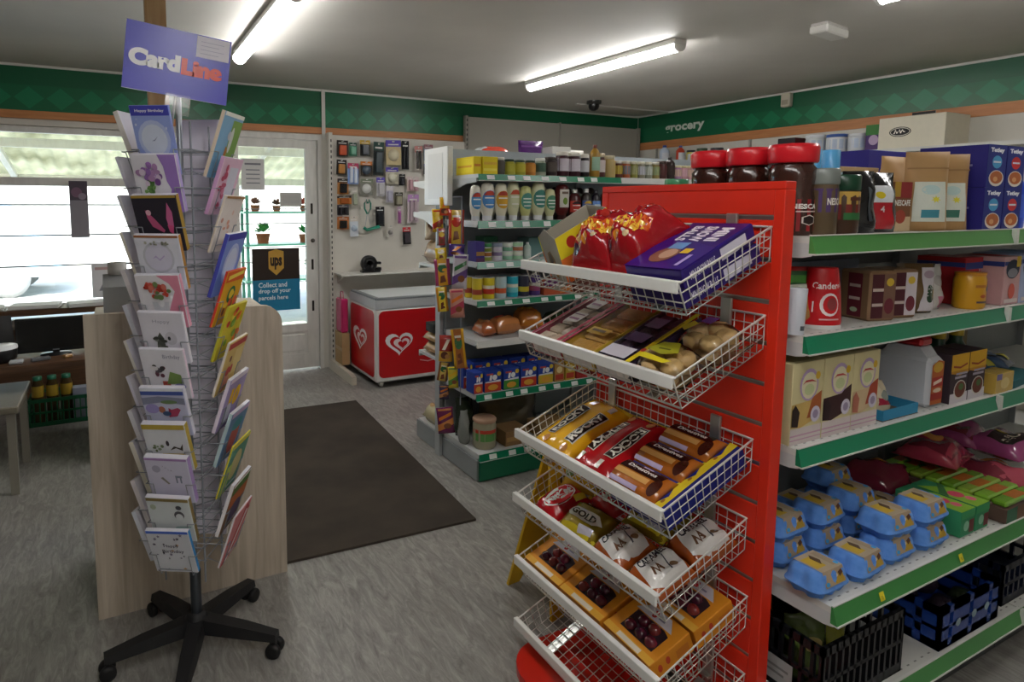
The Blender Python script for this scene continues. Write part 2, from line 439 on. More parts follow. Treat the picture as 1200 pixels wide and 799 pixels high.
# right wall
x = XR - .012
b = MB('paint'); b.box((x, YF, 2.335), (XR, YB - .03, 2.642), GRN)
fm = Flat((x, 0, 0), (0, -1, 0), (0, 0, 1), (-1, 0, 0))
b.art(fm, [('r', -YB + .03, 2.505, -YF, 2.642, '#085a39')], o=0)
for k in range(18): b.art(fm, [('p', diamond(-4.45 + .214 * k, 2.425, .1, .085), DIA)])
struct('trim_5', b)
b = MB('paint'); b.art(Flat((x, 5.33, 2.4), (0, -.54, 0), (0, 0, .1), (-1, 0, 0)), [('t', 'grocery', 0, 0, 1, 1, '#d5dcd2', .035)], o=.002)
obj('shop_lettering', b, label='pale word grocery lettered on the green band of the right wall', cat='lettering')
b = MB('orange_band'); b.box((XR - .022, YF, 2.25), (XR, YB - .03, 2.335), '#c84'); struct('trim_6', b)
b = MB('paint'); b.box((XR - .02, YF, 2.642), (XR, YB, ZC), '#d9d6d0'); struct('trim_7', b)
b = MB('paint'); b.box((4.4, 5.28, ZC - .014), (XR - .021, 5.31, ZC), '#d9d6d0'); struct('trim_8', b)
b = MB('brown_wood'); b.box((WX0, YB - .012, 0), (.7, YB, .6), '#444'); struct('under_desk_shade_panel', b)  # dark sheet added to stand in for the shade under the desk
b = MB('paint'); b.box((XL, YF, 0), (XL + .015, YB, .1), '#c9c5bd'); struct('baseboard_left', b)

# window: frame, transom, panes, bars, sill shelf
wroot = thing('window_1', None, None); wroot['kind'] = 'structure'
b = MB('white_wood'); f = .05; yf0, yf1 = YB + .03, YB + .1
b.box((WX0, yf0, WZ1 - f), (WX1, yf1, WZ1), c); b.box((WX0, yf0, WZ0), (WX1, yf1, WZ0 + f), c)
b.box((WX0, yf0, WZ0 + f), (WX0 + f, yf1, WZ1 - f), c); b.box((WX1 - f, yf0, WZ0 + f), (WX1, yf1, WZ1 - f), c)
obj('window_frame', b, wroot)
b = MB('white_wood'); b.box((WX0 + f, yf0, 1.735), (WX1 - f, yf1, 1.8), c); obj('transom', b, wroot)
for z0, z1 in ((WZ0 + f, 1.735), (1.8, WZ1 - f)):
    b = MB('glass'); b.box((WX0 + f, YB + .06, z0), (WX1 - f, YB + .066, z1), '#fff'); obj('pane', b, wroot)
for zz in (1.584, 1.341, 1.097):
    b = MB('wire'); b.bar((WX0, YB + .012, zz), (WX1, YB + .012, zz), .006, '#5d6a70', 6); obj('bar', b, wroot)
b = MB('brown_wood'); b.box((WX0, 5.5, .745), (WX1, YB + .02, .79), '#5b4330'); tag(obj('window_shelf', b), 'brown wooden shelf board running along the window with papers on it', 'shelf')

# door
droot = thing('door_1', None, None); droot['kind'] = 'structure'
b = MB('white_wood')
b.box((DX0, YB - .02, 0), (.965, YB + .12, DZ1), c); b.box((1.725, YB - .02, 0), (DX1, YB + .12, DZ1), c); b.box((.965, YB - .02, 2.19), (1.725, YB + .12, DZ1), c)
obj('door_frame', b, droot)
b = MB('white_wood'); ya, yb_ = YB + .01, YB + .055
b.box((.97, ya, .02), (1.0, yb_, 2.185), c); b.box((1.61, ya, .02), (1.72, yb_, 2.185), c); b.box((1.0, ya, 2.11), (1.61, yb_, 2.185), c)
b.box((1.0, ya, .02), (1.61, yb_, .16), c); b.box((1.0, ya, .38), (1.61, yb_, .45), c)
obj('door_leaf', b, droot)
b = MB('white_wood'); b.box((1.0, ya + .012, .16), (1.61, yb_ - .012, .38), c); b.box((1.03, ya + .004, .19), (1.58, ya + .012, .35), c, bev=.004); obj('lower_panel', b, droot)
b = MB('glass'); b.box((1.0, YB + .03, .45), (1.61, YB + .036, 2.11), '#fff'); obj('pane', b, droot)
for zz in (1.547, 1.414, 1.195, 1.061, .863):
    b = MB('wire'); b.bar((1.0, YB + .012, zz), (1.61, YB + .012, zz), .005, '#8d969a', 6); obj('bar', b, droot)
for zz in (1.55, 1.02, .62):
    b = MB('steel'); b.box((1.655, YB + .002, zz - .05), (1.675, YB + .01, zz + .05), '#3a3632', bev=.002); obj('hinge', b, droot)
b = MB('steel'); b.lathe([(.008, 0), (.008, .03), (.02, .035), (.02, .05), (0, .055)], '#6a665f', 10); b.X = None
k_ = obj('handle', b, droot, (1.66, YB + .01, 1.25), (radians(90), 0, 0))

# ------------------------------------------------------------------ outside
b = MB('concrete'); b.box((-20, YB + .15, -.12), (25, 40, -.04), c); struct('ground', b)
b = MB('concrete'); b.box((-20, 17, -.04), (25, 17.3, 3.6), '#dde2e6'); struct('wall_outside', b)
cr_ = thing('canopy', 'translucent corrugated canopy roof outside above the shop window', 'canopy', (0, 6.2, 2.75))
b = MB('canopy'); vs = []; fs = []; n = 520
for i in range(n + 1):
    x = -9 + 19 * i / n; d = .02 * sin(2 * pi * x / .15)
    vs += [(x, 0, d), (x, 3.9, d - .8)]
fs = [(2 * i, 2 * i + 2, 2 * i + 3, 2 * i + 1) for i in range(n)]
b.add(vs, fs, '#fff', None, True); obj('corrugated_sheet', b, cr_)
for i in range(13):
    x = -8.4 + 1.45 * i; b = MB('white_wood'); b.bar((x, .02, -.1), (x, 3.88, -.895), .045, '#777', 4); obj('rafter', b, cr_)
for yy in (1.9, 3.5):
    b = MB('white_wood'); b.box((-9, yy - .03, -.8 * yy / 3.9 - .16), (10, yy + .03, -.8 * yy / 3.9 - .06), '#777'); obj('purlin', b, cr_)
for i in range(4):
    x = -8.4 + 5.8 * i; b = MB('white_wood'); b.box((x - .05, 3.7, -2.79), (x + .05, 3.8, -.87), '#777'); obj('post', b, cr_)
# parked pale van far outside
vr = thing('van', 'pale blue van parked outside, seen through the window', 'van', (-3.2, 13.6, -.04))
b = MB('gloss'); b.prism([(-2.2, .35), (2.3, .35), (2.3, .95), (1.75, 1.1), (1.1, 1.95), (-2.1, 2.0), (-2.25, 1.8)], -.9, .9, '#bcd6e4', axis='y'); obj('body', b, vr)
for x0, x1, zt in ((-1.9, -.7, 1.75), (-.55, .55, 1.75)):
    b = MB('gloss'); b.box((x0, -.915, 1.15), (x1, -.902, zt), '#5f9cc0'); obj('side_window', b, vr)
for x in (-1.4, 1.5):
    for yy in (-.92, .72):
        b = MB('rubber'); b.X = Matrix.Translation((x, yy, .33)) @ Matrix.Rotation(radians(-90), 4, 'X'); b.lathe([(.2, 0, '#999'), (.33, .02, '#222'), (.33, .18, '#222'), (.2, .2)], '#222', 18); obj('wheel', b, vr)
# outdoor plant stand seen through the door
ps = thing('plant_stand', 'metal display stand with green trays outside the glazed door', 'stand', (2.15, 8.9, -.04))
for x in (-.55, .55):
    for yy in (-.2, .2):
        b = MB('wire'); b.box((x - .02, yy - .02, 0), (x + .02, yy + .02, 1.75), '#4c8f80'); obj('leg', b, ps)
for zz in (.55, 1.05, 1.5):
    b = MB('wire'); b.box((-.6, -.25, zz), (.6, .25, zz + .025), '#58a792'); obj('shelf', b, ps)
for pi_, (x, zz, cc, r) in enumerate(((-.35, .577, '#2f8c4a', .16), (.1, .577, '#6d4031', .13), (.4, .577, '#2f8c4a', .14), (-.3, 1.077, '#2c8a3c', .15), (.3, 1.077, '#3a9b4d', .13), (-.4, 1.527, '#7a4b36', .1), (-.1, 1.527, '#5c3a2b', .09), (.3, 1.527, '#b5533f', .1))):
    p = thing('potted_plant', 'potted plant on the outdoor display stand behind the door glass', 'plant', (2.15 + x, 8.9, zz - .04), group='plants on the outdoor stand')
    p['label'] = f'{["big leafy", "brown", "spreading", "round leafy", "bright green", "dry brown", "tiny brown", "reddish"][pi_]} potted plant on the {["low", "low", "low", "middle", "middle", "top", "top", "top"][pi_]} shelf of the outdoor stand'
    b = MB('matte'); b.lathe([(r * .5, 0), (r * .65, r * .8), (r * .7, r * .8), (r * .7, r * .9)], '#a55a3a', 12); obj('pot', b, p)
    b = MB('matte')
    for k in range(26):
        a = random.random() * 6.28; e = random.uniform(.3, 1.3); q = V3(cos(a) * cos(e), sin(a) * cos(e), sin(e)) * r * 1.1; s_ = V3(-sin(a), cos(a), 0) * r * .25
        o_ = V3(0, 0, r * .9); b.add([o_ + q * .2, o_ + q * .7 + s_, o_ + q * 1.1, o_ + q * .7 - s_], [(0, 1, 2, 3)], cc)
    obj('foliage', b, p)

# ------------------------------------------------------------------ ceiling fittings
def lamp(x, y0, y1, label, k=1):
    t = thing('ceiling_light', label, 'light', (x, (y0 + y1) / 2, ZC)); h = (y1 - y0) / 2
    b = MB('paint'); b.box((-.055, -h, -.033), (.055, h, 0), '#e6e4df', bev=.004); obj('housing', b, t)
    b = MB('lamp'); n = 8
    pts = [(.043 * cos(pi + pi * q / n), -.034 + .043 * sin(pi + pi * q / n)) for q in range(n + 1)]
    b.prism(pts, -h + .02, h - .02, '#fff', axis='y'); obj('diffuser', b, t)
    for s_ in (-1, 1):
        b = MB('gloss'); pts = [(.047 * cos(pi + pi * q / n), -.034 + .047 * sin(pi + pi * q / n)) for q in range(n + 1)]
        b.prism(pts, s_ * h - .018 * (s_ > 0), s_ * h + .018 * (s_ < 0), '#f0eeea', axis='y'); obj('end_cap', b, t)
lamp(.83, 3.1, 4.66, 'lit fluorescent ceiling batten above the card spinner and door')
lamp(3.3, 2.96, 4.6, 'lit fluorescent ceiling batten over the middle gondola')
lamp(3.42, .3, 1.86, 'lit fluorescent ceiling batten over the shelves on the right, only its end in view')
lamp(.45, -.4, 1.16, 'lit fluorescent ceiling batten above the aisle in front of the red panel')
lamp(.45, -2.1, -.56, 'unseen ceiling batten added behind the camera to brighten the spinner and red panel')  # extra lamp added out of view to light spinner and red panel
t = thing('emergency_light', 'small white emergency light box on the ceiling near the right wall', 'light', (3.86, 2.36, ZC), radians(8))
b = MB('gloss'); b.box((-.14, -.05, -.06), (.14, .05, -.012), '#e8e6e0', bev=.008); obj('diffuser', b, t)
b = MB('paint'); b.box((-.13, -.045, -.012), (.13, .045, 0), '#cfccc6'); obj('back_plate', b, t)
t = thing('dome_camera', 'black dome security camera on the ceiling near the back corner', 'camera', (4.47, 5.1, ZC))
b = MB('gloss'); b.lathe([(.075, 0, '#2b2a28'), (.075, -.03, '#2b2a28'), (.06, -.035)], '#2b2a28', 16); obj('base', b, t)
b = MB('gloss'); b.lathe([(.055, -.034), (.055, -.06), (.045, -.085), (.02, -.1), (0, -.103)], '#141414', 16); obj('dome', b, t)
t = thing('motion_sensor', 'small beige sensor box at the top of the green right wall band', 'sensor', (XR - .012, 3.85, 2.585))
b = MB('gloss'); b.box((-.06, -.045, -.07), (0, .045, .06), '#c6bfae', bev=.01); obj('housing', b, t)
b = MB('gloss'); b.box((-.064, -.03, -.05), (-.0595, .03, -.005), '#a49c8b'); obj('lens', b, t)

# doormat
b = MB('doormat'); b.X = None
b.prism([(.6, 2.625), (1.57, 2.58), (1.68, 4.65), (.71, 4.7)], 0.0, .012, '#333'); tag(obj('doormat', b), 'dark brown rectangular entrance mat lying on the grey floor', 'mat')

# ------------------------------------------------------------------ notices in the window and on the door
def sheet(name, x0, x1, z0, z1, y, prims, label, cat='notice', col='#f2f2ee'):
    b = MB('card'); b.box((x0, y, z0), (x1, y + .003, z1), col); b.art(Flat((x0, y, z0), (x1 - x0, 0, 0), (0, 0, z1 - z0), (0, -1, 0)), prims)
    return tag(obj(name, b), label, cat)
sheet('window_poster', -.33, -.2, 1.32, 1.775, YB - .01, [('r', 0, .66, 1, 1, '#4d4450'), ('e', .4, .8, .3, .09, '#7a5a70'), ('e', .7, .73, .22, .06, '#8f8391'), ('r', 0, 0, 1, .65, '#8c8890')], 'tall narrow dark poster hanging in the window', 'poster', '#8c8890')
t = sheet('door_sign', 1.095, 1.535, .6, 1.185, YB - .006, [('r', 0, .5, 1, 1, '#2a1c12'), ('r', 0, 0, 1, .5, '#167fa8'), ('p', [(.34, .95), (.34, .68), (.5, .57), (.66, .68), (.66, .95), (.5, .985)], '#c79a3e'), ('t', 'ups', .375, .66, .625, .86, '#2a1c12', .05),
   ('t', 'Collect and', .12, .38, .72, .46, '#eef4f6', .02), ('t', 'drop off your', .12, .27, .8, .36, '#eef4f6', .02), ('t', 'parcels here', .12, .16, .74, .25, '#eef4f6', .02)], 'brown and blue parcel sign on the door asking to collect and drop off parcels', 'sign')
sheet('door_notice', 1.02, 1.225, 1.72, 2.0, YB - .006, [('r', .15, .8, .85, .86, '#77777e')] + [('r', .2, .62 - .14 * k, .8, .66 - .14 * k, '#8a8a90') for k in range(4)], 'white printed notice taped to the door glass', 'notice', '#d3d1cf')
sheet('door_card', 1.363, 1.565, 1.57, 1.7, YB - .006, [('r', .1, .2, .9, .8, '#b3b2ae')], 'small blank grey card on the door glass', 'card', '#bbb9b4')
sheet('window_leaflet', -.2, .04, .82, 1.1, YB - .01, [('p', [(.2, .2), (.5, .7), (.8, .2), (.7, .2), (.5, .5), (.3, .2)], '#9a9aa4'), ('r', .1, .82, .9, .9, '#c9a9a9')], 'white leaflet with a grey outline drawing low in the window', 'leaflet', '#e6e6ea')
# papers along the window shelf
for i, (x0, x1, yy, rz) in enumerate(((-1.1, -.8, 5.6, .1), (-.75, -.42, 5.62, -.08), (-.36, -.06, 5.6, .15))):
    b = MB('card')
    for k in range(5):
        j = random.uniform(-.012, .012); b.box((-(x1 - x0) / 2 + j, -.09 + j, .006 * k), ((x1 - x0) / 2 + j, .09 + j, .006 * k + .005), '#f4f4f2')
    tag(obj('paper_stack', b, None, ((x0 + x1) / 2, yy, .791), (0, 0, rz)), ['pile of white papers at the far end of the window shelf', 'loose pile of white papers on the window shelf behind the monitor', 'pile of white papers on the window shelf under the leaflet'][i], 'papers')
# ------------------------------------------------------------------ counter with oak end panel
ct = thing('service_counter', 'counter with a tall pale oak end panel behind the card spinner', 'counter', (.24, 2.6, 0))
b = MB('oak')
R_, K = .08, 6
pts = [(-.365, 0), (.365, 0)] + [(.365 - R_ + R_ * sin(pi / 2 + pi / 2 * k / K) , 1.18 - R_ + R_ * sin(pi / 2 * k / K)) for k in range(K + 1)] + [(-.365, 1.19)]
b.prism(pts, -.03, .0, '#c9b79f', axis='y'); obj('end_panel', b, ct)
b = MB('oak'); b.box((-.32, .0, .05), (.32, .5, 1.1), '#c9b79f'); obj('body', b, ct)
b = MB('oak'); b.box((-.34, .0, 1.1), (.34, .52, 1.135), '#c9b79f'); obj('worktop', b, ct)
b = MB('pine'); b.X = None; b.box((-.042, -.042, 0), (.042, .042, ZC - 1.136), '#b58'); tag(obj('wooden_post', b, None, (.187, 3.02, 1.136), (0, 0, 0)), 'square pine post rising from the counter to the ceiling behind the sign', 'post')
t = thing('receipt_printer', 'light grey receipt printer on the counter beside the card spinner', 'printer', (.06, 2.86, 1.135))
b = MB('gloss'); b.prism([(-.1, .02), (.1, .02), (.1, .15), (.03, .17), (-.1, .13)], -.12, .12, '#a9adb0', axis='x'); obj('body', b, t)
b = MB('rubber'); b.box((-.11, -.095, 0), (.11, .095, .02), '#2a2a2c'); obj('base', b, t)
t = thing('paper_roll', 'white till paper roll standing on the grey receipt printer', 'paper roll', (-.005, 2.9, 1.302))
b = MB('card'); b.lathe([(.012, 0), (.036, 0), (.036, .05), (.012, .05)], '#f0f0ec', 16); obj('paper', b, t)
b = MB('card'); b.lathe([(.013, .001), (.0125, .052)], '#8a7a66', 12); obj('core', b, t)

# desk and things behind the counter
t = thing('desk', 'dark wooden desk with a monitor under the shop window', 'desk', (-1.15, 4.55, 0))
b = MB('brown_wood'); b.box((-1.0, -.35, .62), (1.05, .35, .66), '#5b4330'); obj('desktop', b, t)
for x in (-.98, 1.01):
    b = MB('brown_wood'); b.box((x - .02, -.33, 0), (x + .02, .33, .62), '#5b4330'); obj('side_panel', b, t)
t = thing('monitor', 'black flat monitor standing on the desk by the window', 'monitor', (-.37, 4.45, .66))
b = MB('gloss'); b.box((-.21, -.015, .02), (.21, .015, .235), '#1c2024', bev=.005); obj('case', b, t)
b = MB('gloss'); b.box((-.197, -.018, .045), (.197, -.0151, .225), '#07090b'); obj('screen', b, t)
b = MB('gloss'); b.lathe([(.09, 0), (.085, .008), (.02, .012), (.018, .03), (0, .03)], '#17181a', 16, sy=.7); obj('stand', b, t)
b = MB('gloss'); b.art(Flat((-.03, -.0152, .026), (.06, 0, 0), (0, 0, .012), (0, -1, 0)), [('r', .2, .2, .8, .8, '#8f959a')]); obj('badge', b, t)
t = thing('desk_tub', 'round black tub with a white lid at the left end of the desk', 'tub', (-.655, 4.36, .66))
b = MB('gloss'); b.lathe([(.07, 0), (.09, .02), (.095, .07), (.09, .08)], '#1a1b1d', 18); obj('body', b, t)
b = MB('gloss'); b.lathe([(.097, .08), (.095, .095), (0, .1)], '#eef0f2', 18); obj('lid', b, t)
t = thing('desk_phone', 'black telephone standing upright at the back of the desk', 'telephone', (-.7, 4.7, .66), radians(20))
b = MB('gloss'); b.prism([(-.08, 0), (.08, 0), (.06, .2), (.0, .22)], -.07, .07, '#131416', axis='x'); obj('body', b, t)
b = MB('gloss'); b.path([(-.07, -.02, .05), (-.085, -.05, .1), (-.085, -.04, .16), (-.07, 0, .2)], .016, '#0c0c0d', 8); obj('handset', b, t)
for i, (x, y, w_, d_, c_, l_) in enumerate(((-.56, 4.27, .07, .05, '#c9ccd0', 'small pale gadget on the desk in front of the monitor'), (-.44, 4.29, .1, .04, '#6c7074', 'grey remote lying on the desk in front of the monitor'), (-.3, 4.3, .05, .035, '#a8804f', 'small tan block on the desk below the monitor'))):
    b = MB('gloss'); b.box((-w_ / 2, -d_ / 2, 0), (w_ / 2, d_ / 2, .02), c_, bev=.005); tag(obj('desk_gadget', b, None, (x, y, .661), (0, 0, .3 * i)), l_, 'gadget')
t = thing('bench', 'low cream topped bench at the left edge below the desk', 'bench', (-.82, 4.2, 0))
b = MB('paint'); b.box((-.3, -.28, .46), (.3, .28, .5), '#857f70', bev=.006); obj('seat', b, t)
for sx in (-.26, .26):
    for sy in (-.24, .24):
        b = MB('paint'); b.box((sx - .02, sy - .02, 0), (sx + .02, sy + .02, .46), '#8f8b80'); obj('leg', b, t)
t = thing('drinks_crate', 'green plastic crate of jars on the floor under the desk', 'crate', (-.42, 5.25, 0))
def lattice(b, x0, x1, y0, y1, z0, z1, col, st=.03, r=.004, m=None):
    t_ = .012
    for (a0, a1) in (((x0, y0), (x1, y0 + t_)), ((x0, y1 - t_), (x1, y1)), ((x0, y0), (x0 + t_, y1)), ((x1 - t_, y0), (x1, y1))):
        b.box((a0[0], a0[1], z1 - .025), (a1[0], a1[1], z1), col, m); b.box((a0[0], a0[1], z0), (a1[0], a1[1], z0 + .03), col, m)
        zm = (z0 + z1) / 2; b.box((a0[0], a0[1], zm - .006), (a1[0], a1[1], zm + .006), col, m)
    n = max(2, round((x1 - x0) / st))
    for i in range(n + 1):
        x = x0 + (x1 - x0) * i / n; b.box((max(x0, x - r), y0, z0), (min(x1, x + r), y0 + t_, z1), col, m); b.box((max(x0, x - r), y1 - t_, z0), (min(x1, x + r), y1, z1), col, m)
    n = max(2, round((y1 - y0) / st))
    for i in range(n + 1):
        y = y0 + (y1 - y0) * i / n; b.box((x0, max(y0, y - r), z0), (x0 + t_, min(y1, y + r), z1), col, m); b.box((x1 - t_, max(y0, y - r), z0), (x1, min(y1, y + r), z1), col, m)
    b.box((x0, y0, z0), (x1, y1, z0 + .006), col, m)
b = MB('gloss'); lattice(b, -.2, .2, -.15, .15, 0, .2, '#1e6b46', .035); obj('lattice', b, t)
for i, (x, col) in enumerate(((-.14, '#c8a63a'), (-.05, '#c8a63a'), (.04, '#c8a63a'))):
    p = thing('drinks_jar', ['leftmost', 'middle', 'rightmost'][i] + ' yellow labelled jar in the green crate under the desk', 'jar', (-.42 + x, 5.17, .007))
    b = MB('gloss'); b.lathe([(.038, 0), (.04, .01), (.04, .2, col), (.04, .28), (.028, .32)], '#4f3b1c', 12); obj('body', b, p)
    b = MB('gloss'); b.lathe([(.03, .32), (.03, .345), (0, .346)], '#2b7d60', 12); obj('lid', b, p)
b = MB('card'); b.box((-.05, -.04, 0), (.05, .04, .24), '#aab0c4'); tag(obj('crate_carton', b, None, (-.29, 5.17, .007)), 'pale blue carton in the green crate under the desk', 'carton')

# ------------------------------------------------------------------ greeting card spinner
PX, PY, TH = .2, 2.25, radians(31)
sp = thing('card_spinner', 'tall wire greeting card spinner on a black five-star castor base', 'card rack', (PX, PY, 0))
b = MB('rubber'); b.lathe([(.05, .075), (.05, .1), (.035, .13), (.03, .14), (0, .14)], '#17171a', 16); obj('hub', b, sp)
for k, (cx, cy) in enumerate(((-.29, -.02), (.24, -.16), (-.124, .277), (.216, .185), (-.07, -.24))):
    d = V3(cx, cy, 0).normalized() * .3; n_ = V3(-d.y, d.x, 0).normalized()
    arm = MB('rubber')
    vs = []
    for s_, hw, zt, zb in ((.03, .034, .125, .075), (.6, .03, .105, .068), (1.0, .022, .085, .06)):
        o_ = d * s_; vs += [o_ + n_ * hw + V3(0, 0, zb), o_ - n_ * hw + V3(0, 0, zb), o_ - n_ * hw * .75 + V3(0, 0, zt), o_ + n_ * hw * .75 + V3(0, 0, zt)]
    fs = [(0, 1, 2, 3), (8, 11, 10, 9)]
    for i in (0, 4): fs += [(i + j, i + 4 + j, i + 4 + (j + 1) % 4, i + (j + 1) % 4) for j in range(4)]
    arm.add(vs, fs, '#19191b'); a_ = obj('arm', arm, sp)
    cb = MB('rubber'); o_ = d * .97
    cb.bar(o_ + V3(0, 0, .04), o_ + V3(0, 0, .075), .008, '#333', 8)
    for sgn in (-1, 1):
        cb.X = Matrix.Translation(o_ + n_ * (.008 + .012) * sgn + V3(0, 0, .0275)) @ Matrix.Rotation(atan2(n_.y, n_.x), 4, 'Z') @ Matrix.Rotation(radians(90), 4, 'Y')
        cb.lathe([(.012, -.011), (.0235, -.011), (.027, -.006), (.027, .006), (.0235, .011), (.012, .011)], '#111113', 16)
    cb.X = None; obj('castor', cb, a_)
b = MB('steel'); b.lathe([(.019, .14, '#565c63'), (.019, .3, '#9aa0a6'), (.01, .31), (.01, 2.0)], '#9aa0a6', 12); obj('pole', b, sp)
TOPS = [1.892, 1.747, 1.623, 1.5, 1.376, 1.259, 1.141, 1.016, .897, .786, .652, .541]
TILT = radians(19); RB = .125
core = MB('wire'); r_ = .1
for k in range(4):
    a = -TH + pi / 4 + pi / 2 * k; core.bar((r_ * cos(a), r_ * sin(a), .3), (r_ * cos(a), r_ * sin(a), 1.86), .0035, '#8d9299', 5)
for zt in TOPS:
    z = zt - .12; core.path([(r_ * cos(-TH + pi / 4 + pi / 2 * k), r_ * sin(-TH + pi / 4 + pi / 2 * k), z) for k in range(4)], .0028, '#8d9299', 4, closed=True)
    core.bar((0, 0, z), (r_ * cos(-TH + pi / 4), r_ * sin(-TH + pi / 4), z), .0025, '#8d9299', 4); core.bar((0, 0, z), (r_ * cos(-TH + 5 * pi / 4), r_ * sin(-TH + 5 * pi / 4), z), .0025, '#8d9299', 4)
obj('wire_core', core, sp)
pk = MB('wire'); wc = '#9398a0'
cs, sn = cos(TILT), sin(TILT)
def tp(x, y, z): return V3(x, y * cs - z * sn, y * sn + z * cs)
for x in (-.055, .055): pk.path([tp(x, .055, -.004), tp(x, -.005, -.004), tp(x, -.005, .085)], .0018, wc, 4)
for s_ in (-1, 1): pk.path([tp(s_ * .055, -.005, .085), tp(s_ * .079, -.005, .085), V3(s_ * .079, .045, .08)], .0018, wc, 4)
pk.bar(tp(-.079, .055, -.004), tp(.079, .055, -.004), .0018, wc, 4); pk.bar(V3(-.079, .045, .08), V3(.079, .045, .08), .0018, wc, 4)
pk.bar(tp(-.055, -.005, .02), tp(.055, -.005, .02), .0018, wc, 4)
pkm = pk.mesh('pocket')
def spinner_card(face_k, tier, edge, front, prims, label, h=.185, w_=.145, th=.012, grp=None, dx=0):
    phi = -TH + pi / 2 * face_k; nx, ny = sin(phi), -cos(phi)
    zb = TOPS[tier] - h * cos(TILT)
    b = MB('card'); e = .006
    b.box((-w_ / 2, .0015, 0), (w_ / 2, .0015 + th, h), edge, faces={'front': front, 'top': '#e8e6f0' if th > .01 else edge, 'back': '#e6e2ec'})
    b.box((-w_ / 2 + .002, 0, .0), (w_ / 2 - .002, .0014, h - .001), front)
    b.art(Flat((-w_ / 2 + .002, 0, 0), (w_ - .004, 0, 0), (0, 0, h), (0, -1, 0)), prims)
    o = obj('greeting_card', b, None, (PX + nx * RB + cos(phi) * dx, PY + ny * RB + sin(phi) * dx, zb), (TILT, random.uniform(-.02, .02), phi))
    tag(o, label, 'card', grp)
    return o
for fk in range(4):
    phi = -TH + pi / 2 * fk
    for ti in range(12):
        h = .185 + (.03 if ti == 0 else 0); zb = TOPS[ti] - h * cos(TILT)
        obj('pocket', pkm, sp, (sin(phi) * RB, -cos(phi) * RB, zb - .003), (0, 0, phi))
def blobs(n, cu, cv, ru, rv, cols, s=(.04, .03)):
    o = []
    for k in range(n):
        a = random.random() * 6.28; q = sqrt(random.random())
        o.append(('e', cu + ru * q * cos(a), cv + rv * q * sin(a), random.uniform(.6, 1.2) * s[0], random.uniform(.6, 1.2) * s[1], random.choice(cols)))
    return o
def stars(n, u0, v0, u1, v1, cols, s=.03): return [('s', random.uniform(u0, u1), random.uniform(v0, v1), s * random.uniform(.5, 1.4), s * random.uniform(.4, 1.1), 5, random.choice(cols)) for k in range(n)]
WHT, LAV = '#efedf6', '#dcdaf0'
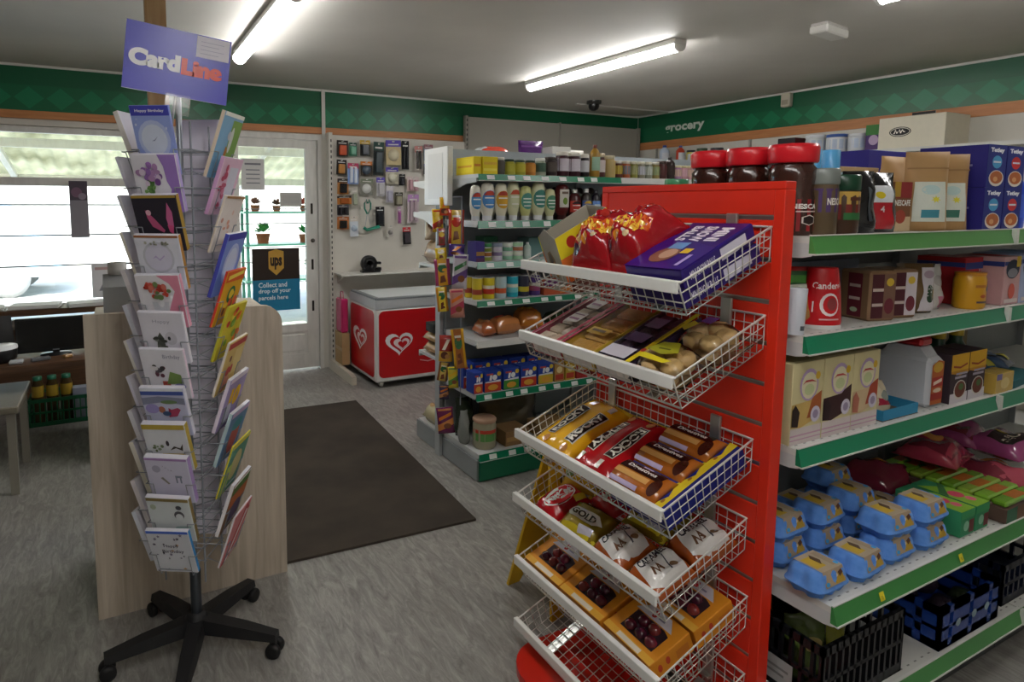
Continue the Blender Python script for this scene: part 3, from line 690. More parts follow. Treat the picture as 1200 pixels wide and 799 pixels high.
fr = [
 ('#9aa6e6', '#9db0ee', [('r', 0, .86, 1, 1, '#4b4fc4'), ('t', 'Happy Birthday', .12, .9, .88, .95, '#f4f2ff'), ('e', .5, .52, .42, .28, '#c3d0f6'), ('e', .5, .52, .34, .22, '#dde6fb'), ('p', [(.42, .5), (.5, .52), (.6, .57), (.5, .5)], '#8c97b8')] + stars(8, .05, .2, .95, .84, ['#e6ecff', '#b9c6f6']), 'tall blue birthday card with a pale roundel in the top pocket'),
 ('#c7b2ea', WHT, [('p', [(.62, 0), (1, 0), (1, 1), (.6, 1), (.7, .8), (.72, .55), (.8, .4), (.7, .2)], '#a884d4'), ('p', [(.3, .3), (.4, .3), (.45, .7), (.25, .7)], '#5f8f4a')] + blobs(22, .36, .66, .26, .2, ['#9a6fb8', '#caa9dc', '#b98fc0', '#e6d4ea', '#7c4f96'], (.07, .055)) + blobs(8, .38, .4, .2, .1, ['#6f9c55', '#8ab46c']), 'white card with a purple flower bouquet and purple edge'),
 ('#b8963e', '#2b2733', [('r', 0, .955, 1, 1, '#b8963e'), ('p', [(.25, .75), (.42, .6), (.62, .38), (.58, .34), (.35, .45), (.27, .6)], '#c65a86'), ('p', [(.78, .88), (.86, .7), (.84, .45), (.72, .42), (.7, .6)], '#d06a9c'), ('e', .32, .7, .06, .05, '#e9b9c9'), ('p', [(.7, .48), (.84, .46), (.8, .3), (.72, .36)], '#d9558a')], 'black card with a pink butterfly and gold border'),
 ('#c08a3c', '#e9eaf6', [('r', 0, .96, 1, 1, '#a8683a'), ('e', .48, .6, .36, .29, '#cfd0dc'), ('e', .48, .6, .31, .25, '#dedcee'), ('p', [(.34, .58), (.42, .64), (.5, .57), (.62, .65), (.62, .62), (.5, .54), (.42, .6)], '#c4b4dc')] + blobs(14, .48, .86, .3, .03, ['#8a8c80', '#a8a89a'], (.03, .02)), 'white card with a round leafy wreath and orange edge'),
 ('#e3a2ba', '#f2f0f6', [('p', [(.62, 0), (1, 0), (1, 1), (.5, 1), (.75, .85), (.85, .7), (.7, .45), (.62, .3)], '#e693ac'), ('p', [(.3, .12), (.62, .12), (.66, .5), (.28, .5)], '#dfe3ea'), ('e', .48, .5, .08, .1, '#f4f6fa')] + blobs(26, .44, .72, .3, .14, ['#c8402f', '#d9574a', '#e07a6a', '#b23428', '#6f8a55'], (.065, .05)), 'white and pink card with a vase of red flowers'),
 (WHT, '#eceaf5', [('t', 'Happy', .3, .78, .7, .86, '#b6b3c6', .0), ('e', .66, .5, .14, .13, '#d4d2dc'), ('e', .62, .5, .035, .04, '#2d2d33'), ('p', [(.3, .28), (.5, .28), (.5, .5), (.42, .62), (.34, .5)], '#5c5f58')] + blobs(12, .42, .42, .14, .14, ['#43463f', '#6f7468', '#8d8f88'], (.05, .04)), 'white card with grey animal drawing and pale lettering'),
 ('#e6d2e4', '#ecebf4', [('t', 'Birthday', .52, .8, .92, .9, '#8c8aa8', .0), ('r', .4, .22, .58, .36, '#b4463c'), ('p', [(.5, .3), (.9, .32), (.86, .5), (.62, .56)], '#7d9a55'), ('e', .8, .26, .14, .06, '#9c9ad0')] + blobs(10, .38, .58, .16, .12, ['#3a3438', '#e8e6ea', '#6b3a4c', '#57505a'], (.06, .05)), 'white birthday card with black and white birds and a red pot'),
 ('#e4e4f2', '#cfd2ea', [('r', .0, .86, 1, .94, '#4a5fae'), ('r', 0, .94, 1, 1, '#eef0f8'), ('p', [(0, .8), (.4, .84), (1, .8), (1, .66), (.5, .72), (0, .66)], '#8e92ac'), ('e', .62, .72, .2, .04, '#6f8a5c'), ('p', [(.55, .4), (.75, .42), (.86, .56), (.8, .6), (.64, .56), (.58, .6)], '#a83a5a'), ('e', .42, .56, .08, .07, '#a8644c'), ('e', .2, .58, .16, .1, '#a49ad6'), ('e', .52, .48, .1, .05, '#3a567e')], 'pale card with a blue lake and a red rooster'),
 ('#c9b04c', '#e2e4ea', [('r', 0, .9, 1, 1, '#c9b04c'), ('e', .52, .6, .04, .06, '#3b2f38'), ('p', [(.55, .45), (.7, .5), (.85, .44), (.88, .6), (.8, .5), (.66, .54)], '#3d362c'), ('r', .35, .3, .9, .38, '#c9a640')] + blobs(8, .3, .5, .12, .1, ['#6d7c58', '#8a9a80']), 'white card with a small bird and yellow top edge'),
 ('#b49ad2', '#dcd9ee', [('r', 0, .95, 1, 1, '#b28cc8'), ('e', .24, .76, .1, .08, '#b6b2cc'), ('p', [(.3, .56), (.36, .58), (.5, .44), (.46, .42)], '#8f8a86'), ('r', .66, .46, .7, .62, '#8890a6'), ('r', .76, .46, .8, .62, '#8890a6'), ('r', .66, .58, .82, .63, '#8890a6')] + stars(5, .4, .7, .7, .84, ['#b7b2c8']), 'lavender bordered card with small grey motifs'),
 ('#8c7a4a', '#dfe6e8', [('r', 0, .93, 1, 1, '#8c7a4a'), ('e', .72, .62, .12, .1, '#5b5b60'), ('e', .72, .58, .09, .08, '#e6ecee'), ('e', .74, .8, .07, .05, '#55555c'), ('e', .6, .22, .16, .06, '#b0503f'), ('p', [(.55, .3), (.95, .34), (.95, .38), (.6, .36)], '#a9c8c6'), ('e', .14, .8, .07, .06, '#b9c4b0')], 'white card with a penguin and olive gold edge'),
 ('#3a8ed0', '#e6e8f0', [('r', 0, .94, 1, 1, '#4a6fd6'), ('t', 'Happy', .34, .6, .7, .68, '#55506a', .01), ('t', 'Birthday', .28, .46, .8, .56, '#55506a', .01)] + stars(20, .06, .06, .94, .92, ['#5b566e', '#8a86a0', '#3d3a50', '#c9a06a'], .045), 'white Happy Birthday card with stars and a bright blue edge in the lowest pocket'),
]
for i, (e, f, pr, lb) in enumerate(fr):
    spinner_card(0, i, e, f, pr, lb, h=.215 if i == 0 else .185, w_=.125 if i == 0 else .145, th=.006 if i == 0 else random.choice([.012, .016, .02]))
rf = [
 ('#e9d9c4', '#86b4d6', [('r', .5, 0, 1, .9, '#7fa653'), ('r', 0, .94, 1, 1, '#eef0e6'), ('e', .5, .66, .1, .07, '#c9cbd0'), ('p', [(.4, .2), (.52, .2), (.56, .45), (.44, .5)], '#c07a34'), ('e', .6, .6, .08, .2, '#d7dcd4')], 'tall card with a bird photograph on blue and green on the right side'),
 ('#d9a8d4', '#e9c6dc', [('r', .42, .1, .86, .84, '#dcdcea')] + blobs(14, .24, .5, .12, .4, ['#c9607e', '#d98aa6', '#b84a68'], (.09, .06)), 'pink floral card on the right side of the spinner'),
 ('#e8dccb', '#ebe2dc', blobs(9, .4, .5, .3, .4, ['#dba38a', '#c98', '#e6c4b4'], (.06, .04)) + [('r', 0, .96, 1, 1, '#b88a5a')], 'cream card with small peach flowers on the right side'),
 ('#4a4fb8', '#7f96dc', [('r', 0, .9, 1, 1, '#3f3fa8'), ('e', .5, .5, .36, .34, '#b9c4ec'), ('e', .5, .5, .28, .27, '#d2dcf4')], 'tall blue and lilac card with a pale oval on the right side'),
 ('#d43', '#e8b020', [('r', 0, .8, 1, 1, '#e0611e'), ('p', [(.1, .84), (.9, .9), (.9, .97), (.1, .92)], '#f6e25a'), ('e', .5, .55, .2, .16, '#3c7a4a'), ('e', .5, .56, .12, .09, '#f2d23a')] + blobs(9, .5, .4, .4, .3, ['#e05a2a', '#f2d23a', '#8a4a2a'], (.1, .07)), 'orange and yellow cartoon card on the right side'),
 ('#c8c23a', '#d9c936', blobs(16, .5, .5, .45, .45, ['#7fa63a', '#e07a2a', '#f0dc4a', '#c8402f'], (.1, .08)), 'yellow and green busy patterned card on the right side'),
 ('#efe6da', '#d9bf76', [('r', 0, .86, 1, .97, '#b5403c'), ('r', .5, .3, .95, .8, '#e4cf8e')] + blobs(10, .3, .4, .2, .3, ['#c0504a', '#8a5a4a', '#e2a18a'], (.1, .08)), 'cream and red card like a magazine cover on the right side'),
 ('#ecdff0', '#a99aca', [('r', 0, .92, 1, 1, '#efe4f2'), ('t', '10', .22, .4, .8, .78, '#f2c21e', .08), ('e', .3, .3, .2, .2, '#dcdcea')], 'lilac card with a big yellow number on the right side'),
 ('#b9cfd4', '#6f93b8', [('r', 0, .9, 1, 1, '#cfb6d8'), ('e', .5, .45, .26, .34, '#c0685a'), ('e', .5, .7, .3, .12, '#4f9aa4')], 'teal and red portrait card on the right side'),
 ('#e0cf3c', '#5f9a86', [('r', 0, .92, 1, 1, '#e2d23e'), ('e', .5, .5, .3, .3, '#c9c08a'), ('r', .0, 0, .3, .6, '#bcd06a')], 'green card with a yellow top edge on the right side'),
 ('#f1eeee', '#8a6a4c', [('r', 0, .78, 1, .94, '#4f7a32'), ('r', 0, .94, 1, 1, '#f4f2f0'), ('r', 0, .5, 1, .76, '#b8642e'), ('e', .5, .35, .34, .2, '#6a5a78')], 'brown and green card with a white top edge on the right side'),
 ('#e6e2e6', '#d98a8e', [('p', [(0, 0), (.5, 0), (1, .8), (.7, 1)], '#c84e52'), ('p', [(.2, 0), (.35, 0), (.9, .8), (.75, .85)], '#eedcda')], 'red and white striped card in the lowest right side pocket'),
]
for i, (e, f, pr, lb) in enumerate(rf):
    spinner_card(1, i, e, f, pr, lb, h=.22 if i in (0, 3) else .195, w_=.16, th=random.choice([.006, .008, .012]))
pal = ['#efe9dc', '#ecebf2', '#e2e0f0', '#f0ece6', '#dfe2ee', '#e9e2e6']
for fk, nm in ((3, 'left'), (2, 'rear')):
    for i in range(12):
        c_ = pal[(i * 5 + fk) % 6]
        spinner_card(fk, i, c_, c_, [('e', .5, .6, .3, .2, random.choice(['#c9c4dc', '#d8c9c9', '#c2cfd6']))] + blobs(6, .5, .5, .3, .3, ['#a9a4c4', '#c99aa8', '#9ab09a'], (.06, .05)), f'pale greeting card in the {ORD[i]} pocket down on the {nm} side of the spinner', th=random.choice([.01, .016]))
# sign on top
sg = thing('spinner_sign', 'blue CardLine sign tilted on top of the card spinner', 'sign', (.2, 2.2, 2.047), (0, radians(6.6), 0))
b = MB('gloss'); b.box((-.158, -.003, -.105), (.158, .003, .105), '#3d3fb0', faces={'front': '#4446c4'})
fmp = Flat((-.158, -.003, -.105), (.316, 0, 0), (0, 0, .21), (0, -1, 0))
obj('board', b, sg)
b = MB('gloss'); b.art(fmp, [('t', 'Card', .04, .36, .52, .62, '#f3f3f8', .07)]); obj('lettering', b, sg)['label'] = 'white letters Card'
b = MB('gloss'); b.art(fmp, [('t', 'Line', .53, .345, .93, .6, '#e8452e', .07)]); obj('lettering', b, sg)['label'] = 'red letters Line'
b = MB('card'); b.art(fmp, [('r', .66, .66, .985, .985, '#eceaf6')] + [('r', .7, .9 - .06 * k, .93 - .05 * (k % 2), .908 - .06 * k, '#c4c2d8') for k in range(4)], o=.001); obj('price_sheet', b, sg)['label'] = 'white sheet stuck on the corner'
b = MB('clear'); b.box((-.03, -.012, -.135), (.045, -.006, -.1), '#fff'); b.box((-.03, .004, -.16), (.045, .008, -.1), '#fff'); obj('clip', b, sg)['label'] = 'clear plastic clip'
b = MB('wire'); b.bar((0, .05, -.2), (0, .006, -.09), .004, '#9aa0a6', 6); obj('bracket', b, sg)

# ------------------------------------------------------------------ pegboard bay on the back wall
pg = thing('pegboard_bay', 'cream pegboard wall bay hung with blister packs beside the door', 'shelving', (2.54, 5.7, 0))
b = MB('wall'); b.box((-.7, .0, .08), (.74, .02, 2.24), '#ddd'); obj('back_panel', b, pg)
b = MB('paint'); b.box((-.735, -.03, 0), (-.7, .05, 2.26), '#d6d2c8')
b.art(Flat((-.735, -.03, 0), (.035, 0, 0), (0, 0, 2.26), (0, -1, 0)), [('r', .35, (.12 + .05 * k) / 2.26, .65, (.146 + .05 * k) / 2.26, '#2a2826') for k in range(42)]); obj('upright', b, pg)
b = MB('paint'); b.prism([(0, 0), (-.62, 0), (-.62, .07), (-.55, .085), (0, .1)], -.738, -.695, '#cfc8b8', axis='x'); obj('base_foot', b, pg)
b = MB('paint'); b.box((-.69, -.22, .925), (.72, -.002, .94), '#dcd9d2'); obj('shelf', b, pg)
for x in (-.66, .68):
    b = MB('paint'); b.prism([(-.002, .84), (-.002, .924), (-.2, .924)], x, x + .006, '#d6d2c8', axis='x'); obj('bracket', b, pg)
def blister(x, z, w_, h, card, bub, hd, label, kind='blister_pack', sh='r', cat='blister pack'):
    t = thing(kind, label, cat, (x, 5.655, z), (radians(random.uniform(-3, 3)), radians(random.uniform(-2, 2)), radians(random.uniform(-6, 6))))
    b = MB('card'); b.box((-w_ / 2, 0, -h / 2), (w_ / 2, .002, h / 2), card)
    fm = Flat((-w_ / 2, 0, -h / 2), (w_, 0, 0), (0, 0, h), (0, -1, 0))
    b.art(fm, [('r', 0, .74, 1, 1, hd), ('e', .5, .94, .09, .03, '#e8e4da'), ('r', .15, .8, .85, .85, '#e4e0da')]); obj('backing_card', b, t)
    b = MB('film')
    if sh == 'r': b.box((-w_ * .32, -.024, -h * .42), (w_ * .32, -.001, h * .2), bub, bev=.006)
    elif sh == 'o': b.X = Matrix.Translation((0, -.001, -h * .1)) @ Matrix.Rotation(radians(90), 4, 'X'); b.lathe([(w_ * .36, 0), (w_ * .34, .015), (w_ * .15, .025), (0, .026)], bub, 14); b.X = None
    elif sh == '2':
        for s_ in (-.2, .2): b.box((w_ * s_ - w_ * .13, -.022, -h * .44), (w_ * s_ + w_ * .13, -.001, h * .3), bub, bev=.005)
    obj('bubble', b, t)
    b = MB('wire'); b.path([(0, .042, h * .44), (0, -.01, h * .44), (0, -.03, h * .46)], .003, '#c9ccd0', 5); obj('hook', b, t)
    return t
BL = [
 (1.932, 2.115, .115, .15, '#2d2620', '#c8542e', '#241d18', 'black and red blister pack, first in the top pegboard row', 'r'),
 (2.037, 2.111, .078, .125, '#3a7a5e', '#6fae90', '#2c4a40', 'small green blister pack, second in the top pegboard row', 'r'),
 (2.159, 2.128, .105, .148, '#2a2622', '#3d4650', '#caa63a', 'black pack with yellow header in the top pegboard row', 'r'),
 (2.298, 2.032, .11, .32, '#1c2424', '#38464c', '#22443c', 'long black hanging pack with green header on the pegboard', 'r'),
 (2.455, 2.095, .16, .24, '#cdbb8e', '#ddd2b4', '#5a4ab4', 'large cream pack with a purple header in the top pegboard row', 'o'),
 (2.582, 2.075, .08, .28, '#17171b', '#2a2a30', '#111114', 'long all black pack in the top pegboard row', '2'),
 (1.92, 1.94, .098, .14, '#2a231c', '#c48846', '#211b16', 'black and orange pack, second one down the left pegboard column', 'r'),
 (2.036, 1.882, .112, .198, '#8aa6da', '#dfe6f4', '#c24468', 'blue and white pack with a pink header on the pegboard', '2'),
 (2.171, 1.934, .122, .134, '#33291f', '#4a5a6a', '#c9772e', 'black pack with an orange header in the second pegboard row', 'o'),
 (2.44, 1.872, .14, .16, '#b9b4a0', '#dcd8c4', '#5747ae', 'pale pack with a purple header under the large purple one', 'o'),
 (2.546, 1.834, .064, .11, '#1d1d20', '#34343a', '#151517', 'small black pack under the long black one', 'r'),
 (1.934, 1.761, .115, .146, '#c48442', '#1d1b1c', '#2b2420', 'orange pack with black contents, third down the left pegboard column', 'r'),
 (2.172, 1.759, .128, .16, '#85847a', '#e6e6e2', '#77806a', 'grey pack holding a round white knob on the pegboard', 'o'),
 (2.319, 1.762, .088, .18, '#cfcdd0', '#c2c0c4', '#5f50b8', 'clear pack with a small purple header mid pegboard', 'r'),
 (2.729, 2.05, .085, .24, '#cbc5bd', '#4a4644', '#c98a84', 'pack with a dark narrow tool right of the purple headers', '2'),
 (2.835, 2.11, .1, .16, '#9aa4b4', '#5f6b7c', '#a8747c', 'blue grey pack, last in the top pegboard row', 'r'),
 (2.835, 1.945, .095, .105, '#3a3d48', '#23252c', '#6f6cae', 'dark pack with a violet header, below the blue grey one', 'r'),
 (2.668, 1.795, .13, .145, '#cfb6b4', '#c79aa4', '#d6c6c4', 'pink tinted clear pack right of the centre of the pegboard', '2'),
 (1.946, 1.632, .14, .08, '#c98238', '#a85c2c', '#2a211c', 'small orange pack, fourth down the left pegboard column', 'r'),
 (2.509, 1.646, .09, .13, '#5f5a46', '#a9a58e', '#3f3b30', 'dark olive pack low on the pegboard', 'r'),
 (2.31, 1.474, .092, .19, '#141517', '#26282c', '#0e0f10', 'black pouch beside the green scissors on the pegboard', 'r'),
 (1.932, 1.538, .116, .096, '#1c1a1c', '#2f2b30', '#3c3848', 'black pack, fifth down the left pegboard column', '2'),
 (1.93, 1.415, .116, .118, '#c27a3a', '#26211e', '#b86a30', 'orange and black pack at the bottom of the left pegboard column', 'r'),
 (2.04, 1.382, .086, .196, '#d4dae2', '#b8c6d6', '#d8cfc4', 'white and pale blue pack at the bottom of the pegboard', 'o'),
 (2.598, 1.28, .084, .17, '#1a1518', '#4a444a', '#c8303a', 'black pack with a red header, the lowest on the pegboard', 'r'),
 (2.416, 1.329, .062, .113, '#c9c4bc', '#a9a4a0', '#cfcac2', 'small clear pack low in the middle of the pegboard', 'o'),
 (2.518, 1.486, .036, .168, '#c48ab8', '#b06aa4', '#d4b6cc', 'narrow pink strip pack low on the pegboard', 'r'),
 (2.668, 1.55, .125, .28, '#d1c2c6', '#c0aab4', '#b68ac0', 'long clear pack with a mauve header low on the pegboard', '2'),
 (2.05, 1.66, .066, .175, '#bfbbb0', '#a9b09a', '#c8c4ba', 'grey green clear pack beside the left pegboard column', 'r'),
 (2.413, 1.69, .08, .165, '#c9c6cf', '#b9b6c8', '#d6d2d6', 'pale clear pack under the purple headers', 'r'),
]
for (x, z, w_, h, c_, bu, hd, lb, sh) in BL: blister(x, z, w_, h, c_, bu, hd, lb, sh=sh)
# scissors / garden snips hanging
t = thing('scissors', 'green handled scissors hanging on the pegboard', 'scissors', (2.175, 5.64, 1.5))
b = MB('steel')
for s_ in (-1, 1): b.prism([(s_ * .004, 0), (s_ * .012, -.005), (s_ * .03, -.12), (s_ * .022, -.1)], -.004 + .004 * s_, .0 + .004 * s_, '#b4b8bc', axis='y')
obj('blade', b, t)
for s_ in (-1, 1):
    b = MB('gloss'); b.path([(s_ * .004, 0, 0), (s_ * .03, 0, .05), (s_ * .032, 0, .1), (s_ * .012, 0, .14), (s_ * .004, 0, .1)], .008, '#1f7d66', 7); obj('handle', b, t)
b = MB('gloss'); b.path([(-.04, 0, -.13), (-.01, 0, -.155), (.05, 0, -.14), (.12, 0, -.125)], .016, '#1f8a70', 8); obj('sheath', b, t)
# black clamp-like object on the pegboard shelf
t = thing('tape_dispenser', 'black tape dispenser on the white shelf above the ice cream freezer', 'tape dispenser', (2.18, 5.58, .941))
b = MB('gloss'); b.X = Matrix.Translation((-.02, 0, .085)) @ Matrix.Rotation(radians(90), 4, 'X'); b.lathe([(.03, -.03), (.075, -.03), (.08, -.02), (.08, .02), (.075, .03), (.03, .03), (.03, -.03)], '#151517', 20); b.X = None; obj('reel', b, t)
b = MB('gloss'); b.box((-.1, -.035, 0), (.09, .035, .02), '#19191b', bev=.004); b.prism([(-.08, .02), (.0, .02), (-.02, .07), (-.04, .07)], -.034, .034, '#19191b', axis='y'); b.box((.03, -.03, .015), (.1, .03, .045), '#111', bev=.004); b.box((.02, -.03, .075), (.1, .03, .1), '#1b1b1d', bev=.006); obj('base', b, t)
# stuff left of the freezer
t = thing('storage_bag', 'pink shopping bag standing between the pegboard upright and the freezer', 'bag', (1.865, 5.52, .4))
b = MB('film'); b.box((-.035, -.08, 0), (.035, .08, .32), '#c8356e', bev=.012); obj('body', b, t)
b = MB('film'); b.path([(0, -.04, .31), (0, -.03, .38), (0, .03, .38), (0, .04, .31)], .005, '#b52c60', 6); obj('handle', b, t)
t = thing('cardboard_carton', 'tan carton on the floor under the pink bag beside the freezer', 'box', (1.865, 5.52, 0.101))
b = MB('cardboard'); b.box((-.037, -.1, 0), (.037, .1, .297), '#c08a56'); obj('body', b, t)
b = MB('gloss'); b.box((-.038, -.1005, .13), (.038, .1005, .16), '#b99a6a'); obj('tape', b, t)

# ------------------------------------------------------------------ ice cream freezer
def heart(cx, cz, sx, sz, n=28):
    o = []
    for k in range(n):
        a = 2 * pi * k / n; x = 16 * sin(a) ** 3 / 17; z = (13 * cos(a) - 5 * cos(2 * a) - 2 * cos(3 * a) - cos(4 * a) + 2.5) / 15
        o.append((cx + sx * x, cz + sz * z))
    return o
def rrect(u0, v0, u1, v1, ru, rv, K=5):
    o = []
    for (cx, cy, a0) in ((u1 - ru, v1 - rv, 0), (u0 + ru, v1 - rv, 90), (u0 + ru, v0 + rv, 180), (u1 - ru, v0 + rv, 270)):
        o += [(cx + ru * cos(radians(a0 + 90 * k / K)), cy + rv * sin(radians(a0 + 90 * k / K))) for k in range(K + 1)]
    return o
fz = thing('ice_cream_freezer', 'white chest freezer with red panels and heart logos in front of the pegboard', 'freezer', (1.945, 4.875, 0))
FW, FD = 1.0, .66
b = MB('gloss'); b.box((0, 0, .055), (FW, FD, .70), '#dcdad6', bev=.015); obj('cabinet', b, fz)
b = MB('gloss'); th = .045
for a0, a1 in (((0, 0), (FW, th)), ((0, FD - th), (FW, FD)), ((0, th), (th, FD - th)), ((FW - th, th), (FW, FD - th))): b.box((a0[0], a0[1], .7), (a1[0], a1[1], .775), '#b9bcbe')
obj('rim', b, fz)
b = MB('gloss'); b.box((th, th, .701), (FW - th, FD - th, .71), '#f4f6f6'); obj('liner', b, fz)
b = MB('gloss'); b.box((th * .6, th * .6, .776), (FW - th * .6, FD - th * .6, .784), '#f4f9f9'); obj('painted_reflection_lid', b, fz)  # glass lid coloured near-white in place of the bright window reflection
b = MB('gloss'); b.box((.02, 0.006, .776), (FW - .02, .05, .795), '#83888c', bev=.004); b.box((.005, .02, .776), (.05, FD - .02, .795), '#83888c', bev=.004); obj('lid_frame', b, fz)
RED = '#c3161c'
def logo(fm, cu, cv, su, sv): return [('p', heart(cu, cv, su, sv), '#f0eeee'), ('p', heart(cu + su * .08, cv - sv * .02, su * .76, sv * .74), RED), ('p', heart(cu + su * .16, cv - sv * .04, su * .58, sv * .56), '#f0dede'), ('p', heart(cu + su * .24, cv - sv * .05, su * .34, sv * .34), RED)]
fm = Flat((0, 0, .055), (FW, 0, 0), (0, 0, .645), (0, -1, 0))
b = MB('gloss'); b.art(fm, [('p', rrect(.03, .06, .97, .97, .05, .07), RED)] + logo(fm, .22, .5, .14, .16) + [('p', [(.42, .25), (.5, .22), (.62, .25), (.62, .262), (.5, .235), (.42, .262)], '#e9b8b8')], o=.0008); obj('front_graphic', b, fz)['label'] = 'red graphic with heart logo'
fm = Flat((0, FD, .055), (0, -FD, 0), (0, 0, .645), (-1, 0, 0))
b = MB('gloss'); b.art(fm, [('p', rrect(.05, .06, .95, .97, .07, .07), RED)] + logo(fm, .42, .5, .28, .17), o=.0008); obj('side_graphic', b, fz)['label'] = 'red graphic with heart logo'
for x in (.08, FW - .08):
    for y in (.08, FD - .08):
        b = MB('rubber'); b.X = Matrix.Translation((x, y, .025)) @ Matrix.Rotation(radians(90), 4, 'X'); b.lathe([(.008, -.012), (.025, -.012), (.025, .012), (.008, .012)], '#c9c7c2', 12); b.X = None; b.bar((x, y, .03), (x, y, .056), .012, '#aaa', 8); obj('castor', b, fz)
# ------------------------------------------------------------------ product builders (fronts face -Y, base at z = 0)
def jar(name, label, cat, loc, r, h, body, lid, lab=None, group=None, labh=(.22, .72), prims=None, n=12, rot=0, lidh=.16, glass=None, neck=.82):
    t = thing(name, label, cat, loc, rot, group)
    b = MB(glass or 'gloss'); lz = h * (1 - lidh)
    b.lathe([(r * .9, 0), (r, .008), (r, lz * .86), (r * neck, lz * .96), (r * neck, lz)], body, n); obj('body', b, t)
    b = MB('gloss'); q = r * neck * 1.06
    b.lathe([(q * .96, lz + .0008), (q, lz + .004), (q, h - .004), (q * .94, h), (0, h)], lid, n); obj('lid', b, t)
    if lab:
        b = MB('card'); m_ = Cyl((0, 0, 0), r, h * labh[0], h * labh[1], 3.4); b.art(m_, [('r', 0, 0, 1, 1, lab)] + (prims or [])); obj('label', b, t)
    return t
def bottle(name, label, cat, loc, r, h, body, cap, lab=None, group=None, labh=(.2, .62), prims=None, n=12, rot=0, sy=1, shoulder=.72, neck=.35, capb=False, caph=.1):
    # capb: squeezy bottle that stands on its cap
    t = thing(name, label, cat, loc, rot, group)
    b = MB('gloss'); c0 = h * caph
    if capb: prof = [(r * .62, c0), (r * .9, c0 + h * .12), (r, c0 + h * .3), (r * .97, h * .8), (r * .8, h * .95), (r * .4, h), (0, h)]
    else: prof = [(r * .92, 0), (r, .008), (r, h * shoulder), (r * .7, h * (shoulder + .1)), (r * neck, h * (shoulder + .17)), (r * neck, h - c0)]
    b.lathe(prof, body, n, sy=sy); obj('body', b, t)
    b = MB('gloss'); q = r * neck * 1.15
    if capb: b.lathe([(r * .6, 0), (r * .66, .004), (r * .66, c0)], cap, n, sy=sy)
    else: b.lathe([(q, h - c0 * 1.05), (q, h - .003), (q * .9, h), (0, h)], cap, n, sy=sy)
    obj('cap', b, t)
    if lab:
        b = MB('card'); m_ = Fn(lambda u, v: V3(r * 1.005 * sin((u - .5) * 2.6), -r * sy * 1.005 * cos((u - .5) * 2.6), h * (labh[0] + (labh[1] - labh[0]) * v)), (0, -1, 0), r * 2, h * (labh[1] - labh[0]))
        b.art(m_, [('e', .5, .5, .46, .5, lab)] + (prims or []) if capb else [('r', 0, 0, 1, 1, lab)] + (prims or []), o=.001); obj('label', b, t)
    return t
def carton(name, label, cat, loc, w, d, h, col, prims=None, group=None, rot=0, faces=None, m='card', top=None, right=None, left=None, bev=.0015):
    b = MB(m); b.box((-w / 2, -d / 2, 0), (w / 2, d / 2, h), col, bev=bev, faces=faces)
    if prims: b.art(Flat((-w / 2, -d / 2, 0), (w, 0, 0), (0, 0, h), (0, -1, 0)), prims)
    if top: b.art(Flat((-w / 2, -d / 2, h), (w, 0, 0), (0, d, 0), (0, 0, 1)), top)
    if right: b.art(Flat((w / 2, -d / 2, 0), (0, d, 0), (0, 0, h), (1, 0, 0)), right)
    if left: b.art(Flat((-w / 2, d / 2, 0), (0, -d, 0), (0, 0, h), (-1, 0, 0)), left)
    return tag(obj(name, b, None, loc, rot if not isinstance(rot, (int, float)) else (0, 0, rot)), label, cat, group)
def pouch(name, label, cat, loc, w, d, h, col, prims=None, group=None, rot=0, m='film', back=None, seed=1, taper=.0, crease=.006, nu=8, nv=10):
    rnd = random.Random(seed); ph = [rnd.random() * 6 for k in range(6)]
    def g(u, v): return (max(0, 1 - abs(2 * u - 1) ** 2.6)) ** .6 * max(0, 1 - max(0, v) ** 3) * (.55 + .45 * min(1, (v + .02) * 6))
    def wob(u, v): return crease * (sin(7 * u + 9 * v + ph[0]) + sin(13 * v - 5 * u + ph[1])) * min(1, 4 * v) * (1 if 0 < u < 1 else .3)
    def xw(u, v): return (u - .5) * w * (1 - taper * v) * (1 - .05 * sin(pi * v))
    F = lambda u, v: V3(xw(u, v), -d / 2 * g(u, v) - wob(u, v) * .5 - .001, v * h)
    B = lambda u, v: V3(xw(u, v), d / 2 * g(u, v) - wob(u, v) * .5 + .001, v * h)
    b = MB(m); b.pair(F, B, nu, nv, col, back)
    if prims: b.art(Fn(F, (0, -1, .05), w, h), prims, o=.0012)
    return tag(obj(name, b, None, loc, rot if not isinstance(rot, (int, float)) else (0, 0, rot)), label, cat, group)
def flow(name, label, cat, loc, w, l, t_, col, prims=None, group=None, rot=0, m='film', back=None, seed=1, crimp=.06, crease=.003, nu=8, nv=10, parent=None, quiet=False, rough=.0):
    # lying pillow pack: x = width, y = length, z up
    rnd = random.Random(seed); ph = [rnd.random() * 6 for k in range(6)]
    def g(u, v): 
        e = min(v, 1 - v); q = min(1, max(0, e - crimp) / .16) ** .55
        return (max(0, 1 - abs(2 * u - 1) ** 3)) ** .5 * q
    def wob(u, v): return crease * (sin(9 * u + 7 * v + ph[0]) + sin(15 * v - 6 * u + ph[1]) + rough * (abs(sin(17 * u + 11 * v + ph[2])) + abs(sin(19 * v - 13 * u + ph[3])) - 1.2)) * g(u, v)
    F = lambda u, v: V3((u - .5) * w, (v - .5) * l, t_ * (.3 + .7 * g(u, v)) + wob(u, v))
    B = lambda u, v: V3((u - .5) * w * .96, (v - .5) * l * .98, t_ * .28 * (1 - g(u, v)) )
    b = MB(m); b.pair(F, B, nu, nv, col, back)
    if prims: b.art(Fn(F, (0, 0, 1), w, l), prims, o=.0012)
    o = obj(name, b, parent, loc, rot if not isinstance(rot, (int, float)) else (0, 0, rot))
    return o if quiet else tag(o, label, cat, group)

